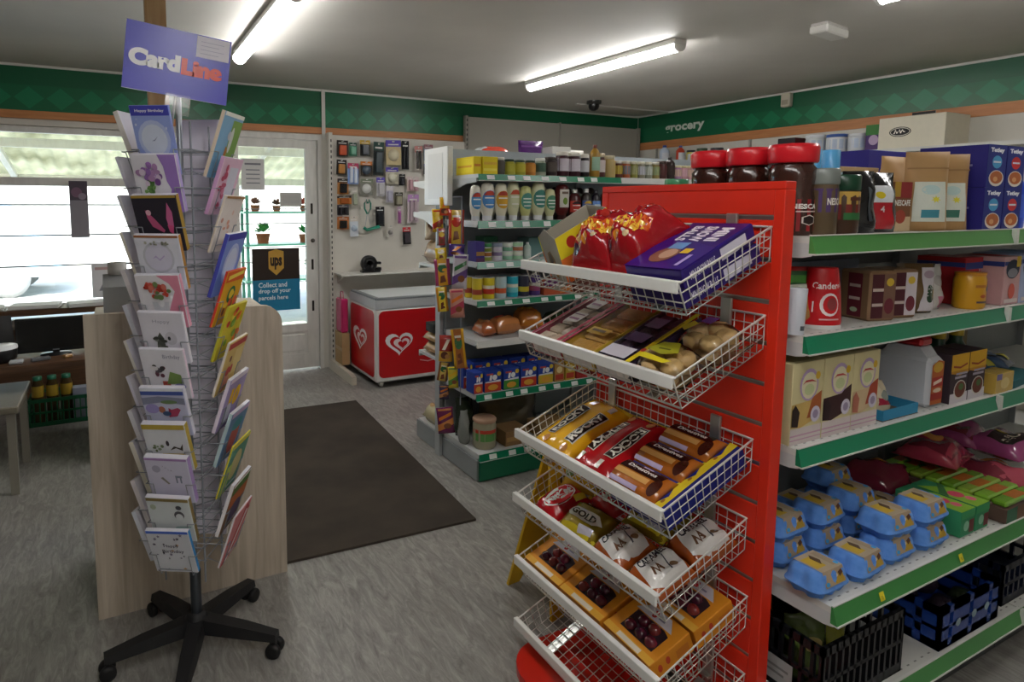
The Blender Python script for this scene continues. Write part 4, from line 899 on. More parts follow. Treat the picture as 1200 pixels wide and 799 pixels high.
# ------------------------------------------------------------------ middle gondola
GX, GC, GF = 1.8, 3.41, 2.985
gd = thing('gondola_shelving', 'double sided grey gondola of groceries with green shelf edges in mid shop', 'shelving', (GX, GC, 0))
BAYS = ((.012, 1.052), (1.056, 2.2))
SH = [(1.766, .035, '#0c7d58'), (1.504, .04, '#0c7d58'), (1.271, .035, '#7fb3a0'), (1.049, .032, '#0c7d58'), (.818, .036, '#d9d8d4'), (.504, .036, '#0c7d58'), (.161, .038, '#0c7d58')]
GREY = '#a9adb0'
for bi, (x0, x1) in enumerate(BAYS):
    for sd in (-1, 1):
        b = MB('paint'); b.box((x0, -.012 if sd < 0 else .002, .14), (x1, -.002 if sd < 0 else .012, 1.935), '#9aa3a8'); obj('back_panel', b, gd)
    for si, (z, st, col) in enumerate(SH):
        yf = GF - GC if si < 6 else 2.945 - GC
        b = MB('paint'); b.box((x0, yf + .008, z - .022), (x1, -.014, z), '#c9cbcb'); b.box((x0, yf + .02, z - st + .004), (x0 + .004, -.03, z - .022), '#b9bcbe'); sh = obj('shelf', b, gd)
        b = MB('gloss'); cc = '#d6d6d2' if bi == 1 and si == 0 else col
        b.add([(x0, yf - .006, z - st), (x1, yf - .006, z - st), (x1, yf + .004, z), (x0, yf + .004, z), (x0, yf + .008, z - st), (x1, yf + .008, z - st), (x1, yf + .008, z), (x0, yf + .008, z)], [(0, 1, 2, 3), (5, 4, 7, 6), (3, 2, 6, 7), (1, 0, 4, 5), (0, 3, 7, 4), (2, 1, 5, 6)], cc)
        b.box((x0, yf - .008, z - st - .003), (x1, yf + .004, z - st), '#dcdcd8'); obj('edge_strip', b, sh)
        if cc in ('#0c7d58', '#7fb3a0') and bi == 0:
            for tk in range(random.randint(6, 8)):
                xx = x0 + .06 + tk * .125 + random.uniform(-.015, .015)
                if xx > x1 - .05: break
                b = MB('card'); b.add([(xx, yf - .0068, z - st + .005), (xx + .05, yf - .0068, z - st + .005), (xx + .05, yf + .0012, z - .006), (xx, yf + .0012, z - .006)], [(0, 1, 2, 3)], '#eef0ee')
                obj('price_ticket', b, sh)
        rz = [1.745, 1.55, None, 1.21, None, .61, .13][si]
        if rz:
            b = MB('paint'); b.box((x0, .014, rz - .02), (x1, .33, rz), '#c9cbcb'); b.box((x0, .33, rz - .04), (x1, .34, rz), '#cfd2d0'); obj('shelf', b, gd)
    b = MB('gloss'); b.box((x0, 2.94 - GC, .008), (x1, 2.955 - GC, .116), '#0b6a48'); obj('kick_plate', b, gd); b = MB('gloss'); b.box((x0, .335, .008), (x1, .35, .09), '#8f9496'); obj('kick_plate', b, gd)
b = MB('paint'); b.box((0, -.455, .006), (.011, .345, .125), '#8f9496'); obj('base_end', b, gd)
for xx in (0.0, 1.0535, 2.2):
    b = MB('paint'); b.box((xx - .015, -.0018, 0), (xx + .015, .0018, 1.94), '#9aa0a3') if False else b.box((xx - .022, -.03, 0), (xx - .001, .03, 1.94), '#aeb2b4'); obj('upright', b, gd)
b = MB('paint')   # curved end bracket under the top shelf
b.prism([(-.03, 1.60), (-.03, 1.745), (-.41, 1.745), (-.41, 1.72), (-.3, 1.715), (-.16, 1.68), (-.07, 1.63)], .003, .0105, '#b4b9ba', axis='x'); obj('end_bracket', b, gd)
b = MB('gloss'); b.box((-.06, -.19, 1.59), (-.023, .115, 1.935), '#e4e4e2', bev=.004); b.box((-.0615, -.13, 1.63), (-.0602, .06, 1.9), '#d9d9d7'); obj('sign_box', b, gd)['label'] = 'blank white sign box at the top of the gondola end'
for z in (1.545, 1.745):
    b = MB('paint'); b.prism([(.05, z), (.36, z), (.36, z - .03), (.2, z - .05), (.05, z - .1)], -.02, -.012, '#d6d7d4', axis='x'); obj('arm_bracket', b, gd)

G1 = 'jars on the top shelf of the middle gondola'
def S(x, si, y=None, r=0): return (x, (GF + .03 + r) if y is None else y, SH[si][0] + .0006)
z0 = SH[0][0]
carton('carton', 'long bright yellow carton at the left end of the top gondola shelf', 'carton', (1.84, 3.15, z0 + .0006), .05, .2, .1, '#e8cf1e', [('r', .1, .44, .9, .58, '#d8842c')], left=[('r', .05, .1, .95, .9, '#f0dc2a'), ('r', .1, .4, .9, .52, '#e0a92a')])
carton('carton', 'yellow box on the top gondola shelf beside the white sign box', 'carton', (1.92, 3.12, z0 + .0006), .1, .16, .1, '#e8d01c', [('r', .06, .2, .94, .34, '#f2e25a'), ('r', .06, .55, .94, .7, '#e2b83a')])
J1 = [(2.0, .031, .1, '#4b4640', '#d9d5c8', '#4f4a44', 'dark label jar with cream lid, first from the left on the top gondola shelf'),
      (2.068, .034, .092, '#a9a63a', '#23402c', '#b6b23c', 'green pickle jar, second from the left on the top gondola shelf'),
      (2.142, .036, .09, '#a8a432', '#20382c', '#c2b83a', 'yellow green jar, third from the left on the top gondola shelf'),
      (2.216, .034, .09, '#b97a2c', '#22382c', '#c88a34', 'orange jar, fourth from the left on the top gondola shelf'),
      (2.29, .035, .105, '#9aa390', '#d9dcd4', '#3f5a4a', 'pale jar with a green label, fifth from the left on the top gondola shelf'),
      (2.37, .042, .115, '#2a1c1c', '#3d342c', '#544a44', 'black jar with a grey label, sixth on the top gondola shelf'),
      (2.46, .044, .15, '#3a1420', '#e4e0d4', '#c9c2cc', 'tall dark jam jar with a white lid, seventh on the top gondola shelf'),
      (2.55, .044, .15, '#3d1622', '#e9e6da', '#d6cfd8', 'tall dark jam jar with a white lid, eighth on the top gondola shelf'),
      (2.625, .03, .14, '#20181c', '#e6e4da', '#d6d6d8', 'black jar with a round white label, ninth on the top gondola shelf'),
      (2.752, .038, .15, '#4a2320', '#c9bca0', '#cfc3c0', 'brown chutney jar beside the green labelled bottle on the top gondola shelf'),
      (2.835, .04, .14, '#bfa76a', '#d8cfae', None, 'honey coloured jar near the join of the top gondola shelf')]
for (x, r, h, bo, li, la, lb) in J1: jar('jar', lb, 'jar', (x, GF + .05 + r, z0 + .0006), r, h, bo, li, la, G1)
bottle('bottle', 'amber bottle with a pale green label on the top gondola shelf', 'bottle', (2.688, GF + .06, z0 + .0006), .032, .2, '#a8802c', '#7a3a2c', '#9ec0a8', None)
J2 = [(2.9, .03, .11, '#5a1f1a', '#c9c9c0', '#b8a43a'), (2.965, .031, .11, '#a8521e', '#d6cfbf', '#6a6f78'), (3.03, .031, .11, '#7c7a2c', '#d6d2c2', '#9a9a6a'), (3.095, .031, .11, '#84806a', '#d8d4c4', '#b8b8c4'), (3.16, .031, .11, '#7e8270', '#d8d4c4', '#b4bab0'), (3.225, .031, .11, '#86763a', '#d8d4c4', '#8a9a70'), (3.29, .036, .12, '#4a1f1e', '#3c2a26', '#5a2a2a')]
D2 = ['red and yellow', 'orange', 'olive green', 'grey labelled', 'pale green labelled', 'khaki', 'dark maroon']
for i, (x, r, h, bo, li, la) in enumerate(J2): jar('jar', f'{D2[i]} jar, {ORD[i]} on the white edged stretch of the top gondola shelf', 'jar', (x, GF + .05 + r, z0 + .0006), r, h, bo, li, la, G1, n=10)
bottle('bottle', 'dark sauce bottle standing after the maroon jar on the top gondola shelf', 'bottle', (3.37, GF + .09, z0 + .0006), .034, .15, '#2c1c18', '#1c1412', '#3d2c26', None)
for i in range(9): jar('baby_food_jar', f'pink and cream jar, {ORD[i]} after the dark bottle on the top gondola shelf', 'jar', (3.435 + .056 * i, GF + .08, z0 + .0006), .027, .095, '#b98a92' if i % 3 else '#a87aa0', '#d9cfa2', '#c9a0ac' if i % 2 else '#d2b4a0', 'pink and cream jars on the top gondola shelf', n=10)
# goods standing on the rear side top shelf, seen over the back panel
rz = 1.746
flow('snack_pack', 'red and white packet lying on top behind the gondola panel', 'packet', (2.28, 3.6, rz), .24, .16, .08, '#d8432a', [('r', .0, .2, .25, .8, '#cfd2d6'), ('r', .75, .2, 1, .8, '#d9d4d6')], seed=3)
bpy.context.view_layer.update()
COL.objects['snack_pack'].location.z = 1.9
carton('box', 'low white box under the red packet behind the gondola panel', 'box', (2.3, 3.6, rz), .3, .2, .152, '#c9c9c6')
pouch('snack_bag', 'shiny purple bag standing behind the top of the middle gondola', 'bag', (2.6, 3.6, rz), .21, .08, .29, '#4d1e66', [('e', .25, .6, .12, .06, '#8a5aa8'), ('r', .5, .2, .9, .34, '#d9cfe0'), ('r', .1, .84, .9, .88, '#7a4a92')], seed=4)
carton('box', 'upright white box behind the purple bag on the gondola', 'box', (2.8, 3.58, rz), .16, .14, .25, '#c9c7bf')
pouch('snack_bag', 'translucent white bag behind the dark jars on the gondola', 'bag', (2.97, 3.6, rz), .2, .1, .24, '#c9c6bd', seed=9)

# second shelf: mayonnaise and sauce bottles
SAU = [(1.755 + .07, .034, .2, '#e6e2d6', '#d9dde2', '#4a90c8', 'white mayonnaise bottle, first from the left on the second gondola shelf', '#c8452f'),
       (1.905, .044, .215, '#e9e6d8', '#e4e6ea', '#4f8fd0', 'mayonnaise bottle with a blue label on the second gondola shelf', '#c8452f'),
       (1.997, .042, .213, '#e8e2ca', '#e0e2e6', '#d9a52a', 'mayonnaise bottle with a yellow label on the second gondola shelf', '#b8402c'),
       (2.082, .04, .225, '#dcdcb8', '#e4e6ea', '#cfd3ae', 'plain pale mayonnaise bottle with a red mark on the second gondola shelf', '#c8502f'),
       (2.168, .04, .2, '#c9cc88', '#dfe3e2', '#4e9488', 'yellow green salad cream bottle with a teal label on the second gondola shelf', None),
       (2.26, .046, .225, '#dfe0bc', '#e6e8ea', '#3f8478', 'large pale salad cream bottle with a dark teal label on the second gondola shelf', None),
       (2.348, .036, .185, '#cfd0a0', '#dfe2d8', '#4a8a6a', 'small pale green dressing bottle on the second gondola shelf', None),
       (2.438, .048, .215, '#5a1416', '#3c1212', '#dcd8cc', 'ketchup bottle with a white keystone label on the second gondola shelf', '#8a8a3a'),
       (2.536, .042, .185, '#4a1416', '#e4e2da', '#c23a2c', 'dark red sauce bottle with a red label on the second gondola shelf', '#2a1414'),
       (2.628, .038, .19, '#2a1f1c', '#e9e9e6', '#3f5f9e', 'brown sauce bottle with a blue label and white cap on the second gondola shelf', '#d0a83a'),
       (2.706, .034, .185, '#26202c', '#2c2c34', '#6c94d6', 'dark sauce bottle with a light blue label on the second gondola shelf', None),
       (2.785, .034, .2, '#241a14', '#2a2420', '#c9b87c', 'dark bottle with a cream label, last on the second gondola shelf', '#4a6a4a')]
for i, (x, r, h, bo, ca, la, lb, ac) in enumerate(SAU):
    pr = [('r', .25, .18, .75, .24, '#e9e9e2')]
    if ac: pr += [('p', [(.14, .72), (.86, .72), (.7, .93), (.5, .98), (.3, .93)], ac), ('r', .2, .55, .8, .62, '#f0efe8')]
    else: pr += [('r', .2, .6, .8, .68, '#e6efe8'), ('r', .2, .4, .8, .47, '#e6efe8')]
    if i == 7: pr = [('p', [(.2, 0), (.8, 0), (1, 1), (0, 1)], '#dcd8cc'), ('e', .5, .4, .18, .2, '#7a9a3a'), ('r', .2, .75, .8, .88, '#7a6a5a')]
    bottle('sauce_bottle', lb, 'bottle', (x, GF + .06, SH[1][0] + .0006), r, h, bo, ca, None if i == 7 else la, 'sauce bottles on the second gondola shelf', prims=pr, sy=.72, capb=i < 8, caph=.13, labh=(.32, .8) if i < 8 else (.25, .62))
    if i == 7:
        t = bpy.data.objects[[o.name for o in COL.objects if o.get('label') == lb][0]]
        b = MB('card'); m_ = Fn(lambda u, v: V3(.0485 * sin((u - .5) * 2), -.0485 * .72 * cos((u - .5) * 2), .215 * (.35 + .5 * v)), (0, -1, 0), .09, .1); b.art(m_, [('r', .1, 0, .9, 1, '#dcd8cc'), ('e', .5, .35, .18, .2, '#7a9a3a'), ('r', .25, .75, .75, .88, '#7a6a5a')], o=.001); obj('label', b, t)
for i in range(10):   # the dark row behind
    bottle('sauce_bottle', f'bottle in the dark back row of the second gondola shelf, {ORD[i]} from the left', 'bottle', (1.9 + .095 * i, GF + .17, SH[1][0] + .0006), .036, .2, '#d8d4bc' if i < 6 else '#2c1a18', '#c9ccd0' if i < 6 else '#22201f', '#7fa6b8' if i < 4 else '#5a6a5a', 'sauce bottles on the second gondola shelf', sy=.75, capb=True, n=10, labh=(.3, .8))
# third shelf: stacks of small tins and cartons
z2 = SH[2][0] + .0006
carton('carton', 'purple and violet box at the left end of the third gondola shelf', 'carton', (1.842, 3.06, z2), .055, .1, .115, '#3c2f7c', [('r', 0, .3, 1, .5, '#a07a3c'), ('r', 0, 0, 1, .18, '#5c2f5a')])
STK = [(1.91, ['#8a9a3a', '#a8652c', '#7f8f36', '#3f8a54'], 'green and orange'), (1.982, ['#c9c2d2', '#8a7aa0', '#cfc8d6', '#94a0b8'], 'lilac and white'), (2.055, ['#8ec0a0', '#d9e6d6', '#7ab092', '#dfe8dc'], 'mint green'), (2.128, ['#9cc8a4', '#e2e6d8', '#c07a5a', '#a8d0ae'], 'mint and coral')]
for si, (x, cols, nm) in enumerate(STK):
    for k in range(4):
        t = thing('tuna_tin', f'{nm} short tin, {["bottom", "second", "third", "top"][k]} of its stack on the third gondola shelf', 'tin', (x, 3.06, z2 + .0262 * k), 0, 'stacked tins on the third gondola shelf')
        b = MB('gloss'); b.lathe([(.033, .001, cols[k]), (.034, .003, cols[k]), (.034, .0225, cols[k]), (.033, .0245)], cols[k], 12); obj('body', b, t)
        b = MB('steel'); b.lathe([(.0345, 0), (.0345, .0022)], '#c9ccce', 12); obj('rim', b, t); b = MB('steel'); b.lathe([(.0345, .0235), (.0345, .0258), (.031, .0255), (.031, .0246), (0, .0246)], '#c9ccce', 12); obj('rim', b, t)
bottle('bottle', 'small pale bottle right of the tin stacks on the third gondola shelf', 'bottle', (2.2, 3.06, z2), .022, .1, '#b9cfc6', '#e6e8ea', '#c9d6d0', None, n=10)
carton('box', 'dark green box behind the tins on the third gondola shelf', 'box', (2.0, 3.2, z2), .1, .1, .135, '#1f5a3a')
carton('box', 'plain teal box at the back of the third gondola shelf', 'box', (2.4, 3.22, z2), .24, .12, .12, '#6a8f8c')
# fourth shelf: tins
z3 = SH[3][0] + .0006
TIN = [(1.85, .03, '#d9c23a', '#a84a3a', 'yellow topped tin, first from the left on the fourth gondola shelf'), (1.928, .035, '#d9c92e', '#c03a2c', 'yellow and red tin, second on the fourth gondola shelf'), (2.01, .035, '#b8d0d6', '#d2603a', 'pale blue and orange tin, third on the fourth gondola shelf'), (2.093, .035, '#2fb0c4', '#7ad0d6', 'turquoise tin, fourth on the fourth gondola shelf'), (2.172, .035, '#3a3a4c', '#d9c43a', 'black and yellow banded tin, fifth on the fourth gondola shelf'), (2.255, .035, '#5a3f8a', '#a8527a', 'purple tin, sixth on the fourth gondola shelf')]
for i, (x, r, c1, c2, lb) in enumerate(TIN):
    for q in range(2):
        t = thing('food_tin', lb + (' at the front' if q == 0 else ' behind the front one'), 'tin', (x, 3.055 + .085 * q, z3), 0, 'tins on the fourth gondola shelf')
        b = MB('gloss'); b.lathe([(r, .002, c1), (r, .03, c2), (r, .06, '#e6e2d2' if i % 2 else c1), (r, .08, c1), (r, .125)], c1, 12); obj('body', b, t)
        b = MB('steel'); b.lathe([(r * 1.03, .0), (r * 1.03, .003)], '#c9ccce', 12); obj('rim', b, t); b = MB('steel'); b.lathe([(r * 1.03, .124), (r * 1.03, .128), (r * .94, .128), (r * .94, .126), (0, .126)], '#c9ccce', 12); obj('rim', b, t)
carton('carton', 'tray of red and orange boxes right of the tins on the fourth gondola shelf', 'carton', (2.41, 3.08, z3), .22, .12, .09, '#b5532c', [('r', .0, .6, .5, 1, '#6a2f6a'), ('r', .55, .1, .95, .5, '#d9863a')])
carton('carton', 'dark box at the far right of the fourth gondola shelf', 'carton', (2.66, 3.08, z3), .24, .12, .1, '#6a3a2c')
# fifth shelf: bread and wraps
z4 = SH[4][0] + .0006
flow('bread_pack', 'small red brown loaf pack at the left of the bread shelf', 'bread', (1.94, 3.12, z4), .1, .15, .09, '#b8663a', [('e', .5, .5, .3, .3, '#c98a5a')], seed=2)
flow('bread_pack', 'sliced loaf in an orange printed bag at the front of the bread shelf', 'bread', (2.08, 3.12, z4), .2, .14, .105, '#c8824e', [('r', .1, .1, .9, .45, '#d98a4a'), ('r', .2, .5, .8, .7, '#c8482f')], rot=radians(6), seed=5)
flow('bread_pack', 'bag of rolls with a bright orange label on the bread shelf', 'bread', (2.28, 3.16, z4), .17, .18, .135, '#c97a2c', [('e', .5, .5, .36, .4, '#e58a1e'), ('e', .5, .5, .2, .2, '#f0c23a')], rot=radians(-10), seed=6)
flow('bread_pack', 'dark bag at the right end of the bread shelf', 'bread', (2.55, 3.15, z4), .24, .2, .1, '#3f5a3a', None, seed=7)
# sixth shelf: blue topped sauce granule drums/cartons
z5 = SH[5][0] + .0006
BOX6 = [(1.835, '#c8452f', 'leftmost and mostly turned away'), (1.935, '#cf4a2a', 'orange red front'), (2.062, '#4a9a3a', 'green front'), (2.19, '#c8381f', 'red front'), (2.315, '#d9b82e', 'yellow front')]
for i, (x, c_, nm) in enumerate(BOX6):
    for q in range(2):
        w_ = .115 if i else .06
        carton('soup_carton', f'blue topped carton, {nm}, ' + ('front row of the sixth gondola shelf' if q == 0 else 'second row of the sixth gondola shelf'), 'carton', (x, 3.05 + .12 * q, z5), w_, .09, .125 if q == 0 else .15, '#1d3f9e', [('r', .02, .02, .98, .45, c_), ('p', [(.05, .45), (.95, .45), (.95, .55), (.05, .5)], '#e6e6f0'), ('p', [(.28, .55), (.42, .55), (.46, .8), (.32, .8)], '#f0f2f8'), ('e', .6, .68, .14, .13, '#f0f2f8'), ('e', .85, .84, .12, .11, '#e9c93a'), ('r', .12, .8, .5, .88, '#c8483a'), ('e', .5, .22, .3, .14, '#e6a83a')], 'blue topped cartons on the sixth gondola shelf', rot=random.uniform(-.05, .05))
for i in range(2):
    carton('stock_carton', ['tan', 'yellow'][i] + ' stock carton right of the blue topped cartons on the sixth gondola shelf', 'carton', (2.42 + .085 * i, 3.05, z5), .075, .09, .115, ['#b58a4a', '#c9a83a'][i], [('r', .1, .1, .9, .4, '#b8402c'), ('e', .5, .65, .3, .18, '#e6d6a0')], 'small stock cartons on the sixth gondola shelf')
carton('stock_carton', 'red carton at the right of the sixth gondola shelf', 'carton', (2.6, 3.05, z5), .09, .09, .1, '#a82a24', [('r', .1, .5, .9, .8, '#c9b09a')])
carton('stock_carton', 'low dark red tray at the far right of the sixth gondola shelf', 'carton', (2.76, 3.05, z5), .18, .1, .05, '#7a221f')
# base shelf
z6 = SH[6][0] + .0006
jar('sweet_tub', 'clear tub with red band and green label on the gondola base shelf', 'tub', (1.91, 3.055, z6), .07, .18, '#a8a48a', '#c9a48a', '#5f9a52', None, labh=(.28, .58), prims=[('r', 0, .86, 1, 1.25, '#c8402c')], lidh=.14, neck=.95)
pouch('crisps_bag', 'grey clear bag behind the tub on the gondola base shelf', 'bag', (1.83, 3.16, z6), .05, .12, .2, '#8a8f8a', seed=3)
carton('carton', 'brown cardboard tray of packets on the gondola base shelf', 'carton', (2.1, 3.06, z6), .17, .15, .09, '#8a6a44', [('r', .05, .3, .95, .6, '#a8854f')])
pouch('crisps_bag', 'crumpled dark khaki sack on the gondola base shelf', 'bag', (2.22, 3.27, z6), .46, .16, .27, '#6e6450', seed=8, crease=.02)
pouch('crisps_bag', 'dark green sack at the back of the gondola base shelf', 'bag', (1.9, 3.28, z6), .12, .12, .24, '#2f3a2c', seed=12, crease=.015)
carton('carton', 'tan tray further along the gondola base shelf', 'carton', (2.4, 3.08, z6), .22, .15, .08, '#9a7a4c')
# clip strips of chocolate bars at the gondola end
cs_ = thing('clip_strip', 'pair of wire clip strips hung with chocolate bars on the end of the middle gondola', 'clip strip', (GX - .03, 3.2, 1.62))
b = MB('wire'); b.bar((0, .085, 0), (0, .085, -1.4), .003, '#8d9299', 5); obj('strip', b, cs_)
b = MB('wire'); b.bar((0, -.1, -.06), (0, -.1, -1.2), .003, '#8d9299', 5); obj('strip', b, cs_)
b = MB('wire'); b.path([(.027, .21, .1), (0, .085, .08), (0, .085, 0)], .003, '#8d9299', 5); b.path([(.027, .21, .02), (0, -.1, .02), (0, -.1, -.07)], .003, '#8d9299', 5); obj('hook', b, cs_)
BARS = [(3.27, 1.577, .045, .095, '#d8a51e', '#c8401f', 'yellow and red'), (3.335, 1.49, .05, .12, '#e0b92a', '#b5301f', 'yellow'), (3.305, 1.395, .045, .09, '#8f8a88', '#a83a34', 'grey and red'), (3.29, 1.298, .052, .06, '#e8c020', '#f0d84a', 'square yellow'), (3.28, 1.18, .07, .14, '#a8406a', '#e0a62a', 'pink and yellow'), (3.262, 1.02, .05, .13, '#c98a2a', '#f0d43a', 'golden'), (3.25, .72, .062, .14, '#a8322a', '#d8a53a', 'red and gold'), (3.277, .575, .048, .1, '#8a5a3a', '#d9b95a', 'brown and cream'), (3.264, .45, .045, .075, '#4a3f5c', '#c98a5a', 'violet and tan'), (3.21, .287, .075, .14, '#7a2a5a', '#e08a4a', 'purple and orange'),
        (3.13, 1.455, .068, .17, '#b8402c', '#dcb43a', 'red, yellow and green'), (3.11, 1.33, .07, .06, '#3c2270', '#5a3a94', 'dark purple'), (3.09, 1.2, .065, .175, '#c9c2cc', '#6a4a8a', 'white and purple'), (3.085, 1.02, .062, .145, '#c98a7a', '#b8455a', 'oval pink and gold'), (3.06, .755, .055, .2, '#d9a52a', '#a8652c', 'long gold'), (3.13, .575, .045, .11, '#d9c83a', '#5f8a3a', 'yellow and green')]
for i, (y, z, w_, h, c1, c2, nm) in enumerate(BARS):
    alt = random.choice(['#c8301f', '#e8c22a', '#5a2a6a', '#2f6a3a', '#e0762a', '#f0e6d2'])
    pr = random.choice([
        [('p', [(0, .1), (1, .35), (1, .6), (0, .35)], c2), ('p', [(.1, .5), (.9, .7), (.9, .82), (.1, .62)], alt), ('e', .6, .3, .24, .1, '#8a5030'), ('r', .1, .88, .9, .95, c2)],
        [('r', 0, 0, 1, .4, c2), ('p', [(.2, .45), (.45, .45), (.8, .85), (.55, .85)], alt), ('e', .4, .25, .28, .14, '#6a3a24'), ('e', .62, .2, .18, .09, '#c98a4a')],
        [('r', .2, 0, .8, 1, c2), ('e', .5, .65, .3, .16, alt), ('p', [(.3, .1), (.7, .15), (.6, .4), (.35, .36)], '#7a4428'), ('r', .25, .78, .75, .84, '#f0e6d2')]])
    pouch('chocolate_bar', f'{nm} wrapped bar hanging on the clip strips at the gondola end', 'chocolate bar', (GX - .05 - .01 * (i % 2), y, z - h / 2), w_ * 1.35, .024, h * 1.15, c1, pr, 'bars on the clip strips', rot=(0, radians(random.uniform(-8, 8)), radians(-28)), seed=i, nu=6, nv=6, crease=.002)
# bread and bags on the rear shelves, seen past the gondola end
for i, (z, h, c_, lb) in enumerate(((1.2105, .15, '#a88a6a', 'brown bag of rolls on the rear gondola shelf'), (.6105, .07, '#b58a5a', 'flat pack of baps, lower of two on the rear gondola shelf'), (.684, .07, '#b8905c', 'flat pack of baps, upper of two on the rear gondola shelf'), (.1305, .12, '#c9bd94', 'pale bag of bread on the rear base shelf'))):
    flow('bread_pack', lb, 'bread', (1.87, 3.6, z), .1, .24, h, c_, [('e', .5, .3, .3, .12, '#c9a57c'), ('e', .5, .62, .3, .12, '#c29a6c')], seed=20 + i, m='film')
pouch('bread_pack', 'cream bag with a round picture on the rear gondola shelf', 'bread', (1.84, 3.62, 1.2105 + .155), .09, .06, .16, '#c9b9a0', [('e', .5, .6, .3, .2, '#6a4a3a'), ('e', .5, .5, .22, .16, '#c99a7c')], rot=radians(-20), seed=31)
carton('cable_box', 'small dark box above the baps on the rear gondola shelf', 'box', (1.86, 3.6, .758), .08, .12, .06, '#22241f')

# ------------------------------------------------------------------ tall back shelving on the back wall
bs = thing('wall_shelving', 'tall grey shelving back panels against the back wall', 'shelving', (3.28, 5.7, 0))
for x0, x1 in ((.045, 1.225), (1.235, 2.40)):
    b = MB('paint'); b.box((x0, 0, .1), (x1, .02, 2.5), '#a39f95'); obj('back_panel', b, bs)
    for z in (.2, .6, 1.0, 1.4):
        b = MB('paint'); b.box((x0, -.35, z - .03), (x1, -.002, z), '#b9b6ae'); obj('shelf', b, bs)
for x in (0, 1.2255, 2.403):
    b = MB('paint'); b.box((x, -.02, 0), (x + .03 if x != 1.2255 else x + .009, .03, 2.51), '#97938a')
    if x == 0: b.art(Flat((0, -.02, 0), (.03, 0, 0), (0, 0, 2.5), (0, -1, 0)), [('r', .3, (1.5 + .05 * k) / 2.5, .7, (1.525 + .05 * k) / 2.5, '#3a3834') for k in range(20)])
    obj('upright', b, bs)
# ------------------------------------------------------------------ right gondola
RX, RC = 1.66, 1.395
rg = thing('gondola_shelving', 'white shelved gondola with green shelf edges behind the red slatwall end', 'shelving', (RX, RC, 0))
RS = [(1.514, 1.02), (1.241, 1.02), (.924, 1.02), (.534, .9), (.193, .9)]
GCOL = ['#4f8f4a', '#0c7d58', '#0c7d58', '#3f8a45', '#4a8f4c']
RB_ = ((0.0, 1.118), (1.122, 2.25))
for bi, (x0, x1) in enumerate(RB_):
    b = MB('paint'); b.box((x0, -.008, .12), (x1, .008, 1.49), '#6f7678'); obj('back_panel', b, rg)
    for si, (z, yf) in enumerate(RS):
        y0 = yf - RC; y1 = -.01
        b = MB('paint'); b.box((x0 + .001, y0 + .012, z - .018), (x1 - .001, y1 if si else .34, z), '#d4d3ce')
        for k in range(28):   # punched slots along the front lip
            xx = x0 + .03 + k * (x1 - x0 - .06) / 27; b.box((xx - .006, y0 + .03, z), (xx + .006, y0 + .034, z + .0004), '#8a8a86')
        sh = obj('shelf', b, rg)
        for xe in (x0 + .001, x1 - .004):
            b = MB('paint'); b.prism([(y0 + .004, z - .052), (y0 + .03, z - .058), (y1, z - .035 - .03), (y1, z - .018), (y0 + .014, z - .018)], xe, xe + .003, '#c6c8c8', axis='x'); obj('shelf_bracket', b, sh)
        b = MB('gloss'); zt, zb = z + .002, z - .045
        P4 = [(x0, y0 - .006, zb), (x1, y0 - .006, zb), (x1, y0 + .008, zt), (x0, y0 + .008, zt), (x0, y0 + .012, zb), (x1, y0 + .012, zb), (x1, y0 + .012, zt), (x0, y0 + .012, zt)]
        b.add(P4, [(0, 1, 2, 3), (5, 4, 7, 6), (3, 2, 6, 7), (1, 0, 4, 5), (0, 3, 7, 4), (2, 1, 5, 6)], GCOL[si])
        b.box((x0, y0 - .009, zb - .004), (x1, y0 + .012, zb), '#d6d6d0'); b.box((x0, y0 + .005, zt), (x1, y0 + .013, zt + .003), '#dcdcd6')
        obj('edge_strip', b, sh)
        b = MB('gloss'); b.box((x1 - .008, y0 - .011, zb - .004), (x1 + .01 if bi == 0 else x1, y0 + .003, zt + .001), '#d9d9d4'); obj('strip_end', b, sh)
        if bi == 0 and si in (3,):
            for xx in (.2, .63):
                b = MB('card'); q = [(xx, y0 - .0045, zb + .012), (xx + .022, y0 - .0045, zb + .012), (xx + .022, y0 + .0035, zb + .034), (xx, y0 + .0035, zb + .034)]
                b.add([(a[0], a[1] - .003, a[2]) for a in q], [(0, 1, 2, 3)], '#e0d22a'); b.add([(a[0] + .007 * (1 if k in (0, 3) else -1), a[1] - .0037, a[2] + .006 * (1 if k < 2 else -1)) for k, a in enumerate(q)], [(0, 1, 2, 3)], '#b8a520'); obj('price_ticket', b, sh)
    for z in (1.241, .924, .62, .35, .12):
        b = MB('paint'); b.box((x0, .012, z - .022), (x1, .335, z), '#d4d3ce'); b.box((x0, .335, z - .045), (x1, .343, z), '#0c7d58'); obj('shelf', b, rg)
    b = MB('paint'); b.box((x0, -.43, .006), (x1, -.415, .143), '#3a3c3c'); obj('kick_plate', b, rg)
for xx in (-.012, 1.1205, 2.25):
    b = MB('paint'); b.box((xx - (.0 if xx > 0 else .01), -.03, 0), (xx + .001, .03, 1.495), '#8d9294'); obj('upright', b, rg)
b = MB('paint'); b.box((-.02, -.3, .01), (-.011, -.035, 1.45), '#5a6064'); obj('end_infill', b, rg)

